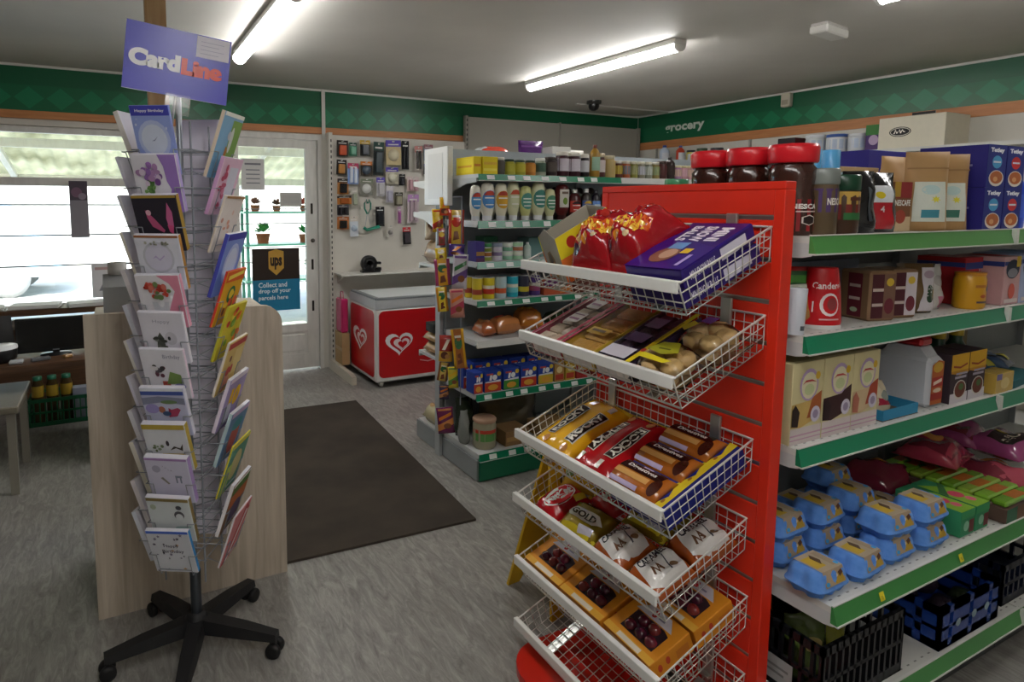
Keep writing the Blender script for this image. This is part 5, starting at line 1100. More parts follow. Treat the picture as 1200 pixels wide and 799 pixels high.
# ------------------------------------------------------------------ red slatwall end panel
PXF = 1.577; Y0, Y1 = 1.05, 1.74
rp = thing('slatwall_panel', 'tall red slatwall end panel hung with sloping wire baskets', 'display panel', (PXF, Y0, 0))
RD = '#e02c14'
b = MB('paint'); b.box((.014, .03, .08), (.043, Y1 - Y0 - .03, 1.64), '#a81a0c'); obj('backing', b, rp)
for ya in (0, Y1 - Y0 - .03):
    b = MB('paint'); b.box((-.002, ya, .08), (.043, ya + .03, 1.64), RD, bev=.002); obj('side_frame', b, rp)
b = MB('paint'); b.box((-.002, 0, 1.64), (.043, Y1 - Y0, 1.662), RD, bev=.002); obj('top_rail', b, rp)
SL = [1.565 - .1145 * k for k in range(13)]
tops = [1.64] + [s - .007 for s in SL]; bots = [s + .007 for s in SL] + [.08]
for zt, zb in zip(tops, bots):
    if zt - zb < .02: continue
    b = MB('paint'); b.box((.0, .031, zb), (.0135, Y1 - Y0 - .031, zt), RD, bev=.0015); obj('slat_board', b, rp)
for s in SL:
    b = MB('steel'); b.box((.006, .031, s - .0065), (.0138, Y1 - Y0 - .031, s + .0065), '#a3a3a0'); b.box((.001, .031, s + .003), (.006, Y1 - Y0 - .031, s + .0065), '#c4c4c0'); obj('slot_rail', b, rp)
b = MB('gloss'); K = 8; rr = .14; xw, yw = .43, .66
pts = [(0.0, .01), (0.0, yw), (-xw + rr, yw)] + [(-xw + rr - rr * sin(pi / 2 * k / K), yw - rr + rr * cos(pi / 2 * k / K)) for k in range(1, K + 1)] + [(-xw + rr - rr * cos(pi / 2 * k / K), .01 + rr - rr * sin(pi / 2 * k / K)) for k in range(K + 1)]
b.prism(pts[::-1], 0, .03, '#c81f10'); obj('base', b, rp)

# ------------------------------------------------------------------ wire baskets
def basket(i, zb, dy, label):
    t = thing('wire_basket', label, 'basket', (PXF - .003, Y0 + .03 + dy, zb), 0, 'sloping wire baskets on the red panel')
    W = .645; D = .345; drop = .135; wc = '#e4e2dc'
    bt = [V3(-D, 0, -drop), V3(-.004, 0, 0)]                    # rim front, rim back (side profile)
    lo = [V3(-D + .035, 0, -drop - .08), V3(-.006, 0, -.092)]     # floor front, floor back
    yv = V3(0, 1, 0)
    b = MB('wire')
    rim = [bt[0], bt[1], bt[1] + yv * W, bt[0] + yv * W]; b.path(rim, .0038, wc, 6, closed=True)
    b.path([bt[0] + V3(.0, 0, .0), lo[0], lo[0] + yv * W, bt[0] + yv * W], .003, wc, 5); obj('rim', b, t)
    b = MB('wire'); r_ = .0019
    n = 21
    for k in range(n + 1):
        y = yv * (W * k / n); b.path([bt[0] + y, lo[0] + y, lo[1] + y, bt[1] + y], r_, wc, 4)
    n = 12
    for k in range(1, n):
        q = k / n
        if k % 1 == 0: b.path([bt[0].lerp(bt[1], q), lo[0].lerp(lo[1], q), lo[0].lerp(lo[1], q) + yv * W, bt[0].lerp(bt[1], q) + yv * W], r_, wc, 4)
    for q in (.3, .62):
        b.path([bt[0].lerp(lo[0], q), bt[1].lerp(lo[1], q), bt[1].lerp(lo[1], q) + yv * W, bt[0].lerp(lo[0], q) + yv * W], r_, wc, 4, closed=True)
    o = obj('wire_mesh', b, t); o['kind'] = 'stuff'
    b = MB('gloss'); b.box((-D - .012, -.006, -drop - .024), (-D - .004, W + .006, -drop + .006), '#e6e5e0', bev=.002); b.box((-D - .012, -.006, -drop + .002), (-D + .006, W + .006, -drop + .008), '#ecebe6', bev=.002); obj('ticket_strip', b, t)
    for y in (.1, .53):
        b = MB('steel'); b.box((-.012, y, -.165), (-.002, y + .035, .035), '#c9c9c5', bev=.002); b.box((-.03, y, -.082), (-.012, y + .035, -.074), '#c9c9c5')
        d = (lo[0] - lo[1]).normalized(); a_ = lo[1] + V3(-.02, y, -.004); e_ = lo[0] + V3(.02, y, -.004)
        b.add([a_, a_ + yv * .035, e_ + yv * .035, e_, a_ - V3(0, 0, .003), a_ + yv * .035 - V3(0, 0, .003), e_ + yv * .035 - V3(0, 0, .003), e_ - V3(0, 0, .003)], [(0, 1, 2, 3), (7, 6, 5, 4), (0, 4, 5, 1), (2, 6, 7, 3), (1, 5, 6, 2), (3, 7, 4, 0)], '#c9c9c5')
        obj('bracket', b, t)
    org = Vector(t.location) + lo[0] + yv * W
    ey = (lo[1] - lo[0]).normalized(); ex = V3(0, -1, 0); ez = ex.cross(ey)
    return org, Matrix((ex, ey, ez)).transposed()
BK = []
for i, (zb, dy, lb) in enumerate(((1.54, 0, 'topmost wire basket on the red panel, with red bags and purple boxes'), (1.299, .004, 'second wire basket down, holding clear cake trays'), (.945, .02, 'third wire basket down, holding yellow and red biscuit packs'), (.711, .025, 'fourth wire basket down, holding caramel and gold wafer packs'), (.484, .01, 'fifth wire basket down, holding orange boxes of chocolate eggs'), (.25, .005, 'empty lowest wire basket on the red panel'))):
    BK.append(basket(i, zb, dy, lb))
def place(o, bi, x, y, rz=0, z=.004, tilt=0, roll=0):
    org, R3 = BK[bi]
    o.location = org + R3 @ Vector((x, y, z))
    o.rotation_euler = (R3 @ (Matrix.Rotation(radians(rz), 3, 'Z') @ Matrix.Rotation(radians(tilt), 3, 'X') @ Matrix.Rotation(radians(roll), 3, 'Y'))).to_euler()
    return o
# basket 1
t = thing('display_box', 'open torn grey cardboard display box with orange and yellow sides in the top basket', 'box')
b = MB('card'); w_, d_, h_ = .125, .2, .185; gy = '#aaa393'; th = .003
b.box((-w_ / 2, -d_ / 2, 0), (w_ / 2, d_ / 2, th), gy)
b.prism([(-d_ / 2, th), (d_ / 2, th), (d_ / 2, h_), (-d_ / 2, h_ * .8)], -w_ / 2, -w_ / 2 + th, gy, axis='x')
b.prism([(-d_ / 2, th), (d_ / 2, th), (d_ / 2, h_), (-d_ / 2, h_ * .84)], w_ / 2 - th, w_ / 2, gy, axis='x')
b.box((-w_ / 2 + th, d_ / 2 - th, th), (w_ / 2 - th, d_ / 2, h_), gy)
b.prism([(-w_ / 2 + th, th), (w_ / 2 - th, th), (w_ / 2 - th, h_ * .84), (.0, h_ * .97), (-w_ / 2 + th, h_ * .8)], -d_ / 2, -d_ / 2 + th, gy, axis='y')
fm = Flat((w_ / 2, -d_ / 2, 0), (0, d_, 0), (0, 0, h_), (1, 0, 0))
b.art(fm, [('p', [(0, 0), (1, 0), (1, .56), (0, .44)], '#e0702a'), ('p', [(0, .44), (1, .56), (1, 1), (0, .84)], '#e4d21e'), ('e', .26, .68, .09, .11, '#c02a1e'), ('t', 'Any 2', .42, .66, .7, .78, '#8a5a1a'), ('e', .62, .4, .1, .09, '#c83a6a'), ('p', [(.3, .1), (.6, .14), (.6, .3), (.3, .26)], '#f0c9a0')])
fm = Flat((-w_ / 2, -d_ / 2, 0), (w_, 0, 0), (0, 0, h_), (0, -1, 0)); b.art(fm, [('p', [(.0, .0), (.12, 0), (.06, .5), (0, .5)], '#e0702a'), ('p', [(0, .5), (.06, .5), (.04, .78), (0, .78)], '#d9cf2a'), ('p', [(.28, .08), (.6, .04), (.66, .4), (.5, .56), (.3, .5)], '#8a6f4a'), ('e', .46, .32, .1, .2, '#5f5244'), ('e', .56, .22, .07, .14, '#c0823a')])
obj('carton', b, t); place(t, 0, .105, .15, -12, .006)
for i, (x, y, w_, l_, tt, rz, sd) in enumerate(((.25, .165, .16, .25, .15, 6, 3), (.388, .185, .145, .25, .16, -4, 11))):
    o = flow('sweet_bag', ['puffy shiny red Revels bag, the farther of two in the top basket', 'puffy shiny red Revels bag, the nearer of two in the top basket'][i], 'bag', (0, 0, 0), w_, l_, tt, '#a3101b', [('p', [(.1, .3), (.5, .34), (.9, .42), (.88, .58), (.45, .5), (.12, .46)], '#d9581e'), ('t', 'Revels', .16, .33, .86, .53, '#f2c03a', .06), ('e', .3, .24, .07, .04, '#d9a86a'), ('e', .5, .2, .08, .04, '#e08a2a'), ('e', .7, .24, .07, .04, '#e6c89a'), ('e', .24, .15, .09, .04, '#4a2a3a'), ('e', .6, .28, .06, .03, '#c9bfc0'), ('e', .5, .72, .2, .08, '#b8281e')], 'red sweet bags in the top basket', seed=sd, crease=.007, rough=1.4, nu=22, nv=24, crimp=.07)
    place(o, 0, x, y, rz, .04, tilt=12)
for k in range(2):
    b = MB('gloss'); w_, l_, h_ = .3, .185, .054; PU = '#2c1670'
    b.box((-w_ / 2, -l_ / 2, 0), (w_ / 2, l_ / 2, h_), PU, bev=.004)
    b.art(Flat((-w_ / 2, -l_ / 2, h_), (w_, 0, 0), (0, l_, 0), (0, 0, 1)), [('p', [(.3, 0), (1, 0), (1, 1), (.55, 1)], '#33187e'), ('t', 'MINI', .12, .66, .42, .86, '#eeeaf6', .05), ('t', 'SNOW', .1, .4, .44, .6, '#eeeaf6', .05), ('t', 'BALLS', .1, .18, .44, .34, '#eeeaf6', .05), ('e', .74, .4, .16, .2, '#8a5a4a'), ('e', .72, .44, .1, .12, '#c9a48a'), ('r', .48, .3, .62, .55, '#6fa6d8'), ('r', .6, .6, .7, .74, '#e8c01e'), ('r', .72, .8, .94, .86, '#b9a6e0')])
    b.art(Flat((-w_ / 2, l_ / 2, 0), (w_, 0, 0), (0, 0, h_), (0, 1, 0)), [('r', .25, .2, .5, .8, '#d9d4e6')])
    b.art(Flat((w_ / 2, l_ / 2, 0), (-w_, 0, 0), (0, 0, h_), (0, 1, 0)), [('t', 'MINI SNOW BALLS', .08, .3, .42, .7, '#e6e0f2', .02), ('r', .56, .25, .86, .8, '#dcd8e8')], o=.0012)
    o = obj('biscuit_carton', b); tag(o, ['purple carton of mini snow balls underneath its twin in the top basket', 'purple carton of mini snow balls lying on top of its twin in the top basket'][k], 'carton', 'purple cartons in the top basket')
    place(o, 0, .545, .163, -90 + 3 * k, .006 + .0555 * k)
# basket 2: cake trays
def cake_tray(label, bi, x, y, w_, l_, rim, cakes, strip, cc, rz=0, ny=4, nx=2, lab=None, z=.006):
    t = thing('cake_tray', label, 'cake tray', group='clear cake trays in the second basket')
    b = MB('card'); b.box((-w_ / 2, -l_ / 2, 0), (w_ / 2, l_ / 2, .004), rim); b.box((-w_ / 2, -l_ / 2, .004), (-w_ / 2 + .003, l_ / 2, .06), rim); b.box((w_ / 2 - .003, -l_ / 2, .004), (w_ / 2, l_ / 2, .06), rim)
    b.box((-w_ / 2 + .003, -l_ / 2, .004), (w_ / 2 - .003, -l_ / 2 + .003, .06), '#e6ddd6'); obj('tray', b, t)
    for i in range(nx):
        for j in range(ny):
            cw, cl = (w_ - .02) / nx, (l_ - .02) / ny; cx = -w_ / 2 + .01 + cw * (i + .5); cy = -l_ / 2 + .01 + cl * (j + .5); c_ = cakes[(i + j) % len(cakes)]
            b = MB('food'); b.box((-cw * .46, -cl * .44, .0), (cw * .46, cl * .44, .05), c_, bev=.006)
            obj('cake', b, t, (cx, cy, .0045), (0, 0, random.uniform(-.06, .06)))
    b = MB('clear'); b.pair(lambda u, v: V3((u - .5) * w_, (v - .5) * l_, .062 + .005 * min(1, 8 * u, 8 - 8 * u, 8 * v, 8 - 8 * v) + .001 * sin(20 * u + 9 * v)), lambda u, v: V3((u - .5) * w_, (v - .5) * l_, .0615), 10, 12, '#fff'); del b.f[120:], b.c[120:], b.mi[120:], b.sm[120:]; obj('film', b, t)
    b = MB('gloss')
    for (u0, v0, u1, v1, c2) in strip: b.art(Flat((-w_ / 2, -l_ / 2, .0675), (w_, 0, 0), (0, l_, 0), (0, 0, 1)), [('r', u0, v0, u1, v1, c2)], o=.0008 + .0004 * strip.index((u0, v0, u1, v1, c2)))
    if lab: b.art(Flat((-w_ / 2, -l_ / 2, .0675), (w_, 0, 0), (0, l_, 0), (0, 0, 1)), lab, o=.003)
    obj('label', b, t); return place(t, bi, x, y, rz, z)
cake_tray('cake tray with pink edges at the far end of the second basket', 1, .085, .17, .15, .31, '#b83a5c', ['#d9c4b0', '#c9b49c', '#e2d6c8'], [(.0, 0, .08, 1, '#b83a5c'), (.9, 0, 1, 1, '#b02f4c'), (.3, .4, .7, .6, '#d4ccc8'), (.3, .72, .7, .9, '#cfc6c4')], '#ccc', ny=5, lab=[('r', .34, .44, .66, .48, '#7a4a6a'), ('r', .34, .54, .66, .56, '#7a4a6a'), ('r', .36, .78, .64, .82, '#8a5a7a')])
cake_tray('cake tray of golden flapjacks, second from the far end of the second basket', 1, .24, .17, .14, .31, '#d9b43a', ['#c99a4a', '#d6ac5c', '#c08a3c'], [(0, .0, .07, 1, '#b02f4c'), (.2, .3, .8, .42, '#e2b83a')], '#ccc', ny=4, nx=1, lab=[('r', .3, .34, .7, .38, '#7a5a2a')])
cake_tray('cake tray with dark purple wrapping in the middle of the second basket', 1, .395, .17, .14, .31, '#3a2a4e', ['#4a3560', '#5a4470', '#3a2a4a'], [(.88, 0, 1, 1, '#dccb1e'), (.1, .06, .8, .24, '#cfcad6'), (.2, .62, .6, .8, '#6a5a8a'), (.2, .34, .7, .5, '#55406e')], '#ccc', ny=4, nx=2, lab=[('e', .94, .25, .06, .03, '#b02a1e'), ('r', .91, .4, .97, .8, '#a89a1a')])
for i, (x, y, rz) in enumerate(((.54, .09, 6), (.56, .24, -8))):
    t = thing('doughnut_bag', ['clear bag of doughnuts with a yellow label in the second basket', 'clear bag of pale buns behind the yellow labelled one in the second basket'][i], 'bag', group='clear bags in the second basket')
    for k in range(10):
        b = MB('food'); a = 2 * pi * k / 5 + .5 * (k // 5); b.lathe([(0, .0), (.022, .002), (.032, .014), (.03, .03), (.018, .038), (0, .036)], ['#c9a870', '#d6ba88', '#c2a06a'][k % 3], 12, c=(.045 * cos(a) if k else 0, .04 * sin(a) if k else 0, .004 + .036 * (k // 5))); obj('doughnut', b, t)
    o = flow('film', None, None, (0, 0, 0), .17, .15, .088, '#fff', m='clear', seed=40 + i, crease=.004, parent=t, quiet=True)
    b = MB('gloss')
    if i == 0: b.art(Flat((-.06, -.06, .0925), (.12, 0, 0), (0, .12, 0), (0, 0, 1)), [('p', [(.05, .1), (.8, .0), (.95, .12), (.15, .28)], '#e0cf2a'), ('p', [(.1, .45), (.55, .3), (.9, .45), (.7, .85), (.3, .8)], '#a9a82a'), ('r', .35, .5, .65, .56, '#5a5a1a')])
    else: b.art(Flat((-.06, -.06, .0925), (.12, 0, 0), (0, .12, 0), (0, 0, 1)), [('p', [(.0, .2), (.2, .1), (.25, .5), (.05, .55)], '#c9bd2a'), ('p', [(.2, .6), (.5, .6), (.5, .9), (.2, .85)], '#6a3a8a')])
    obj('label', b, t); place(t, 1, x, y, rz, .006)
# basket 3
def rocky(label, x, main, band, flip, lx):
    o = flow('biscuit_pack', label, 'biscuit pack', (0, 0, 0), .325, lx, .056, main, [('r', 0, 0, .06, 1, band), ('r', .94, 0, 1, 1, band)] + sum([[('p', [(.22, v0), (.74, v0), (.74, v0 + .2), (.22, v0 + .2)], '#d8d4c8'), ('p', [(.23, v0 + .015), (.73, v0 + .015), (.73, v0 + .185), (.23, v0 + .185)], '#2a1c1c'), ('t', 'ROCKY', .25, v0 + .035, .71, v0 + .165, '#e8e4d8', .04), ('e', .14, v0 + .08, .05, .07, '#c98a4a'), ('r', .8, v0 + .05, .9, v0 + .14, '#d9cfc0')] for v0 in (.12, .55)], []), 'ROCKY biscuit packs in the third basket', seed=50 + int(flip), crease=.003, nu=14, nv=10, crimp=.03)
    return place(o, 2, x, .172, -90 if flip else 90, .006)
rocky('yellow ROCKY biscuit multipack at the far end of the third basket', .105, '#efb61e', '#e8c83a', False, .2)
rocky('red ROCKY biscuit multipack in the middle of the third basket', .308, '#b8141c', '#e6d21e', True, .2)
t = thing('digestives_carton', 'blue and yellow sleeve of three chocolate digestive packs in the third basket', 'biscuit pack')
w_, l_ = .215, .325
b = MB('card'); b.box((-w_ / 2, -l_ / 2, 0), (w_ / 2, l_ / 2, .064), '#16207e', bev=.003); b.art(Flat((-w_ / 2, -l_ / 2, .064), (w_, 0, 0), (0, l_, 0), (0, 0, 1)), [('p', [(.78, 0), (.92, 0), (.92, 1), (.8, 1), (.86, .83), (.78, .66), (.86, .5), (.78, .33), (.86, .17)], '#e2c822')] + [('e', .855, .1 + .33 * k, .02, .025, '#a8701e') for k in range(3)]); obj('sleeve', b, t)
for k in range(3):
    b = MB('film'); w2, l2 = .17, .098
    F = lambda u, v: V3(-w_ / 2 + .005 + u * w2, -l_ / 2 + .008 + .105 * k + v * l2, .065 + .02 * sqrt(max(0, 1 - (2 * v - 1) ** 2)))
    B = lambda u, v: V3(-w_ / 2 + .005 + u * w2, -l_ / 2 + .008 + .105 * k + v * l2, .0648)
    b.pair(F, B, 6, 10, '#b5651f'); b.art(Fn(F, (0, 0, 1), w2, l2), [('r', 0, .55, .86, .96, '#2e1512'), ('r', 0, .3, .7, .5, '#e0a862'), ('r', .0, .02, .6, .14, '#c9b8d8'), ('t', 'Digestives', .12, .62, .72, .82, '#f0e6e0', .03), ('e', .86, .35, .1, .3, '#4a1f16'), ('r', .36, .86, .56, .93, '#d8c4e0')], o=.0012); obj('biscuit_pack', b, t)
place(t, 2, .527, .172, 0, .006)
# basket 4
o = flow('snack_pack', 'yellow crinkled packet in the far back corner of the fourth basket', 'packet', (0, 0, 0), .15, .15, .085, '#d9b02a', [('e', .5, .5, .25, .2, '#c8902a'), ('r', .1, .15, .4, .3, '#8aa86a')], seed=60, crease=.006); place(o, 3, .085, .25, 12, .006)
for i, (x, y, rz, z) in enumerate(((.1, .105, 82, .006), (.24, .245, 82, .006))):
    o = flow('wafer_pack', ['red KitKat multipack at the far front corner of the fourth basket', 'red KitKat multipack behind the gold packs in the fourth basket'][i], 'wafer pack', (0, 0, 0), .17, .13, .06, '#bb1420', [('e', .5, .45, .36, .3, '#ece8e4'), ('e', .5, .45, .33, .27, '#d01c26'), ('t', 'KitKat', .2, .34, .8, .58, '#f2efec', .06), ('r', .1, .75, .3, .92, '#e0b81e'), ('r', .7, .1, .95, .2, '#e0c43a')], 'KitKat packs in the fourth basket', seed=61 + i, nu=10, nv=10); place(o, 3, x, y, rz, z)
for i, (x, y, rz) in enumerate(((.245, .095, 4), (.4, .25, 2))):
    o = flow('wafer_pack', ['gold foil GOLD bar multipack at the front of the fourth basket', 'gold foil GOLD bar multipack at the back of the fourth basket'][i], 'wafer pack', (0, 0, 0), .165, .15, .058, '#8f7a1c', [('p', [(.06, .5), (.2, .36), (.8, .36), (.94, .5), (.8, .64), (.2, .64)], '#d8d6cc'), ('t', 'GOLD', .2, .42, .8, .58, '#2c2a20', .04), ('r', 0, .02, 1, .18, '#d9c42a'), ('r', .0, .84, 1, .97, '#6f5f14'), ('p', [(.6, .1), (.9, .16), (.9, .3), (.6, .24)], '#c9c6d4')], 'GOLD bar packs in the fourth basket', seed=65 + i, nu=10, nv=10); place(o, 3, x, y, rz, .006)
for i, (x, y, rz, sd) in enumerate(((.41, .09, 84, 70), (.555, .09, 86, 71), (.565, .25, 84, 72))):
    o = flow('wafer_pack', ['white and orange caramel wafer pack touching the front gold pack in the fourth basket', 'white and orange caramel wafer pack at the near front corner of the fourth basket', 'white and orange caramel wafer pack at the near back corner of the fourth basket'][i], 'wafer pack', (0, 0, 0), .165, .14, .064, '#a8501c', [('p', [(.12, .2), (.22, .86), (.78, .9), (.94, .6), (.86, .1), (.4, .06)], '#dedad6'), ('t', 'CARAMEL', .24, .62, .84, .78, '#2c2a34', .04), ('p', [(.3, .3), (.36, .5), (.42, .32), (.48, .52), (.54, .3), (.5, .28), (.47, .4), (.42, .26), (.37, .38), (.34, .28)], '#6a4a34'), ('p', [(.6, .2), (.68, .6), (.7, .6), (.63, .2)], '#4a4a54'), ('e', .72, .3, .07, .09, '#8a6a4a'), ('e', .1, .9, .08, .08, '#d9b02a')], 'caramel wafer packs in the fourth basket', seed=sd, nu=12, nv=12, crease=.004); place(o, 3, x, y, rz, .006)
# basket 5: boxes of chocolate eggs
def egg_box(label, x, y, rz, z=.006):
    t = thing('chocolate_egg_box', label, 'egg box', group='orange boxes of chocolate eggs in the fifth basket'); w_, l_, h_ = .19, .155, .066; OR = '#e0901a'
    b = MB('card'); b.box((-w_ / 2, -l_ / 2, 0), (w_ / 2, l_ / 2, h_), OR, bev=.002)
    b.art(Flat((-w_ / 2, -l_ / 2, h_), (w_, 0, 0), (0, l_, 0), (0, 0, 1)), [('r', .0, .0, 1, .14, '#e6ac3a'), ('r', .28, .02, .75, .12, '#e9dcc8'), ('p', [(.2, .22), (.86, .22), (.86, .64), (.74, .7), (.2, .7)], '#2a1420'), ('p', [(.14, .72), (.86, .72), (.7, .96), (.3, .96)], '#d4cfd8'), ('t', '3', .42, .76, .5, .92, '#c02a2a', .06), ('r', .54, .8, .66, .84, '#8a86a0')])
    b.art(Flat((-w_ / 2, -l_ / 2, 0), (w_, 0, 0), (0, 0, h_), (0, -1, 0)), [('r', .1, .2, .5, .8, '#e6c48a'), ('e', .75, .5, .06, .25, '#c8401f')])
    b.art(Flat((w_ / 2, -l_ / 2, 0), (0, l_, 0), (0, 0, h_), (1, 0, 0)), [('e', .2, .5, .05, .2, '#c8401f'), ('e', .4, .6, .05, .2, '#c8401f'), ('r', .6, .3, .9, .7, '#d07a1e')]); obj('carton', b, t)
    for (ex_, ey_) in ((-.034, -.023), (.006, -.023), (.046, -.023), (-.014, .012), (.026, .012)):
        b = MB('film'); b.lathe([(.0215, 0), (.02, .007), (.014, .014), (.006, .0175), (0, .018)], random.choice(['#5a1a2c', '#6a2236', '#4a1830', '#7a2a2a']), 12, c=(ex_, ey_, h_ + .0012), sx=.92, sy=.85); obj('chocolate_egg', b, t)
    return place(t, 4, x, y, rz, z)
egg_box('orange box of five chocolate eggs at the far end of the fifth basket', .1, .1, 0)
egg_box('orange box of five chocolate eggs, second from the far end of the fifth basket', .295, .1, 0)
egg_box('orange box of five chocolate eggs at the front near corner of the fifth basket', .5, .1, -3)
egg_box('orange box of five chocolate eggs alone in the back row of the fifth basket', .515, .262, -3)
# wet floor sign
t = thing('wet_floor_sign', 'yellow folding cleaning in progress sign standing behind the red panel', 'sign', (1.62, 1.94, 0), radians(4))
for s_ in (-1, 1):
    b = MB('gloss'); a_ = [(-.2, 0), (-.14, 0), (-.12, .04), (.12, .04), (.14, 0), (.2, 0), (.12, .6), (.1, .62), (-.1, .62), (-.12, .6)]
    b.X = Matrix.Translation((0, s_ * .135, .004)) @ Matrix.Rotation(radians(11.5) * s_, 4, 'X')
    b.prism(a_, -.006, .006, '#d9ac12', axis='y')
    if s_ < 0:
        fm = Flat((-.2, -.0065, 0), (.4, 0, 0), (0, 0, .62), (0, -1, 0)); b.art(fm, [('t', 'CAUTION', .3, .78, .7, .85, '#1c1a14', .03), ('t', 'CLEANING', .24, .28, .76, .345, '#1c1a14', .03), ('t', 'IN PROGRESS', .16, .16, .84, .225, '#1c1a14', .03), ('p', [(.5, .72), (.36, .42), (.64, .42)], '#b0241a'), ('p', [(.5, .67), (.4, .445), (.6, .445)], '#e0b41e')])
    b.X = None; obj('panel', b, t)
b = MB('gloss'); b.bar((-.1, 0, .612), (.1, 0, .612), .012, '#c99c10', 8); obj('hinge', b, t)
# ------------------------------------------------------------------ goods on the right gondola
q0 = RS[0][0] + .0006; q1 = RS[1][0] + .0006; q2 = RS[2][0] + .0006; q3 = RS[3][0] + .0028; q4 = RS[4][0] + .0006
def coffee_jar(label, x, y):
    t = thing('coffee_jar', label, 'jar', (x, y, q0), radians(random.uniform(-10, 10)), 'red lidded coffee jars'); r, h = .06, .252
    b = MB('film'); b.lathe([(r * .95, 0), (r, .008), (r, .1), (r * .93, .13), (r, .16), (r, .185), (r * .85, .196), (r * .85, .2)], '#3a1d16', 20); obj('body', b, t)
    b = MB('gloss'); b.lathe([(r * 1.0, .2005), (r * 1.06, .204), (r * 1.08, .242), (r * 1.0, .252), (0, .252)], '#d8202c', 20); obj('lid', b, t)
    b = MB('card'); m_ = Cyl((0, 0, 0), r, .012, .1, 3.2); b.art(m_, [('r', 0, 0, 1, 1, '#8f1820'), ('t', 'NESCAFE', .22, .7, .78, .86, '#f0ece8', .04), ('r', .3, .6, .7, .64, '#d9c4c0'), ('p', [(.5, .52), (.62, .44), (.62, .26), (.5, .18), (.38, .26), (.38, .44)], '#e6dcd4'), ('p', [(.5, .49), (.595, .43), (.595, .27), (.5, .21), (.405, .27), (.405, .43)], '#241210'), ('e', .85, .86, .1, .08, '#e0a01e')]); obj('label', b, t)
coffee_jar('large red lidded coffee jar, nearest of the row beside the red panel', 1.712, 1.125)
coffee_jar('large red lidded coffee jar, middle of the row beside the red panel', 1.712, 1.26)
coffee_jar('large red lidded coffee jar, farthest of the row beside the red panel', 1.712, 1.39)
jar('honey_jar', 'amber jar with a green lid behind the farthest red lidded coffee jar', 'jar', (1.712, 1.53, q0), .045, .17, '#c8781e', '#4a9a6a', '#d98a2a')
jar('coffee_jar', 'tall clear coffee jar with a silver lid on the top right shelf', 'jar', (1.772, 1.075, q0), .04, .185, '#5a4a34', '#7d8480', '#4a2f66', None, labh=(.35, .7), prims=[('t', 'NESCAFE', .3, .3, .75, .6, '#e6e0d8', .03)], lidh=.24, n=18, neck=.98)
jar('coffee_jar', 'square shouldered coffee jar with a dark green lid on the top right shelf', 'jar', (1.878, 1.085, q0), .047, .17, '#4a3020', '#14402c', '#c9a24a', None, labh=(.25, .72), prims=[('r', 0, 0, 1, .55, '#7a2018'), ('r', .25, 0, .75, .25, '#2a6a34'), ('r', .34, .68, .66, .8, '#5a2a1a')], lidh=.27, n=18, neck=.96)
jar('coffee_jar', 'coffee jar with a dark green lid behind the silver lidded one', 'jar', (1.84, 1.22, q0), .05, .2, '#4a3524', '#1c4a34', '#8a9a3a', None, n=16, lidh=.2, neck=.95)
for i, x in enumerate((2.03, 2.13)):
    bottle('syrup_bottle', ['left', 'right'][i] + ' one of two pale blue capped bottles with red swirls on the top right shelf', 'bottle', (x, 1.27, q0), .042, .265, '#9ac4de', '#5fb0e4', '#b8d2e2', 'blue capped bottles', prims=[('p', [(.1, 0), (.9, .5), (.9, .95), (.5, .9), (.0, .3)], '#b83a5c'), ('p', [(.3, .1), (.8, .4), (.8, .6), (.5, .55)], '#d98aa0')], shoulder=.55, neck=.55, caph=.26, labh=(.35, .72))
for i, (x, w_) in enumerate(((1.985, .115), (2.125, .13))):
    pr = [('r', .15, .06, .75, .5, '#b01c28'), ('p', [(.15, .5), (.75, .5), (.72, .78), (.18, .78)], '#d8dce0'), ('e', .38, .62, .12, .06, '#d9c42a'), ('t', '4', .34, .34, .5, .44, '#f0d6d6', .03)] if i else [('p', [(.2, .1), (.35, .1), (.3, .8), (.22, .8)], '#5a6066'), ('p', [(.6, .2), (.7, .2), (.75, .7), (.66, .75)], '#3f444a')]
    pouch('coffee_pouch', ['shiny black coffee pouch with no label on the top right shelf', 'shiny black coffee pouch with a red and white label on the top right shelf'][i], 'pouch', (x, 1.1 + .02 * i, q0), w_, .08, .185, '#131316', pr, 'black coffee pouches', rot=radians(-30 + 8 * i), seed=80 + i, taper=.22, crease=.008)
carton('sachet_carton', 'small NESCAFE sachet box with a red and yellow top between the pouches', 'carton', (2.262, 1.15, q0), .1, .07, .158, '#7a4a24', [('r', 0, .68, 1, 1, '#8f1c1c'), ('r', 0, .7, .35, 1, '#b08a1e'), ('t', 'NESCAFE', .06, .52, .94, .64, '#ece8e0', .03), ('r', 0, 0, 1, .3, '#c9b08a'), ('e', .4, .3, .3, .14, '#a03a24')])
for i, (x, h, w_, nm) in enumerate(((2.39, .258, .15, 'left'), (2.525, .255, .14, 'right'))):
    pouch('coffee_bag', f'tall kraft paper coffee bag with pale blue label, {nm} one of two', 'bag', (x, 1.115, q0), w_ * .95, .075, h, '#b08a5a', [('p', [(.14, .12), (.86, .12), (.86, .62), (.14, .62)], '#d2d8cc'), ('e', .5, .52, .22, .06, '#b8d2d0'), ('r', .3, .17, .68, .27, '#3f8a9a' if i == 0 else '#3f7a68'), ('s', .6, .4, .12, .05, 7, '#d9cf3a'), ('r', .02, .78, .98, .8, '#9a7648')], 'kraft paper coffee bags', m='card', seed=90 + i, taper=.1, crease=.004, rot=radians(-36 - 4 * i))
pouch('coffee_bag', 'plain brown kraft paper bag standing behind the black pouches', 'bag', (2.4, 1.22, q0), .16, .08, .25, '#b8925e', None, m='card', seed=95, taper=.1)
carton('box', 'tan cardboard box behind the black coffee pouches', 'box', (2.3, 1.34, q0), .26, .12, .215, '#b8935e', [('r', 0, .46, 1, .5, '#a07d4c')], m='cardboard')
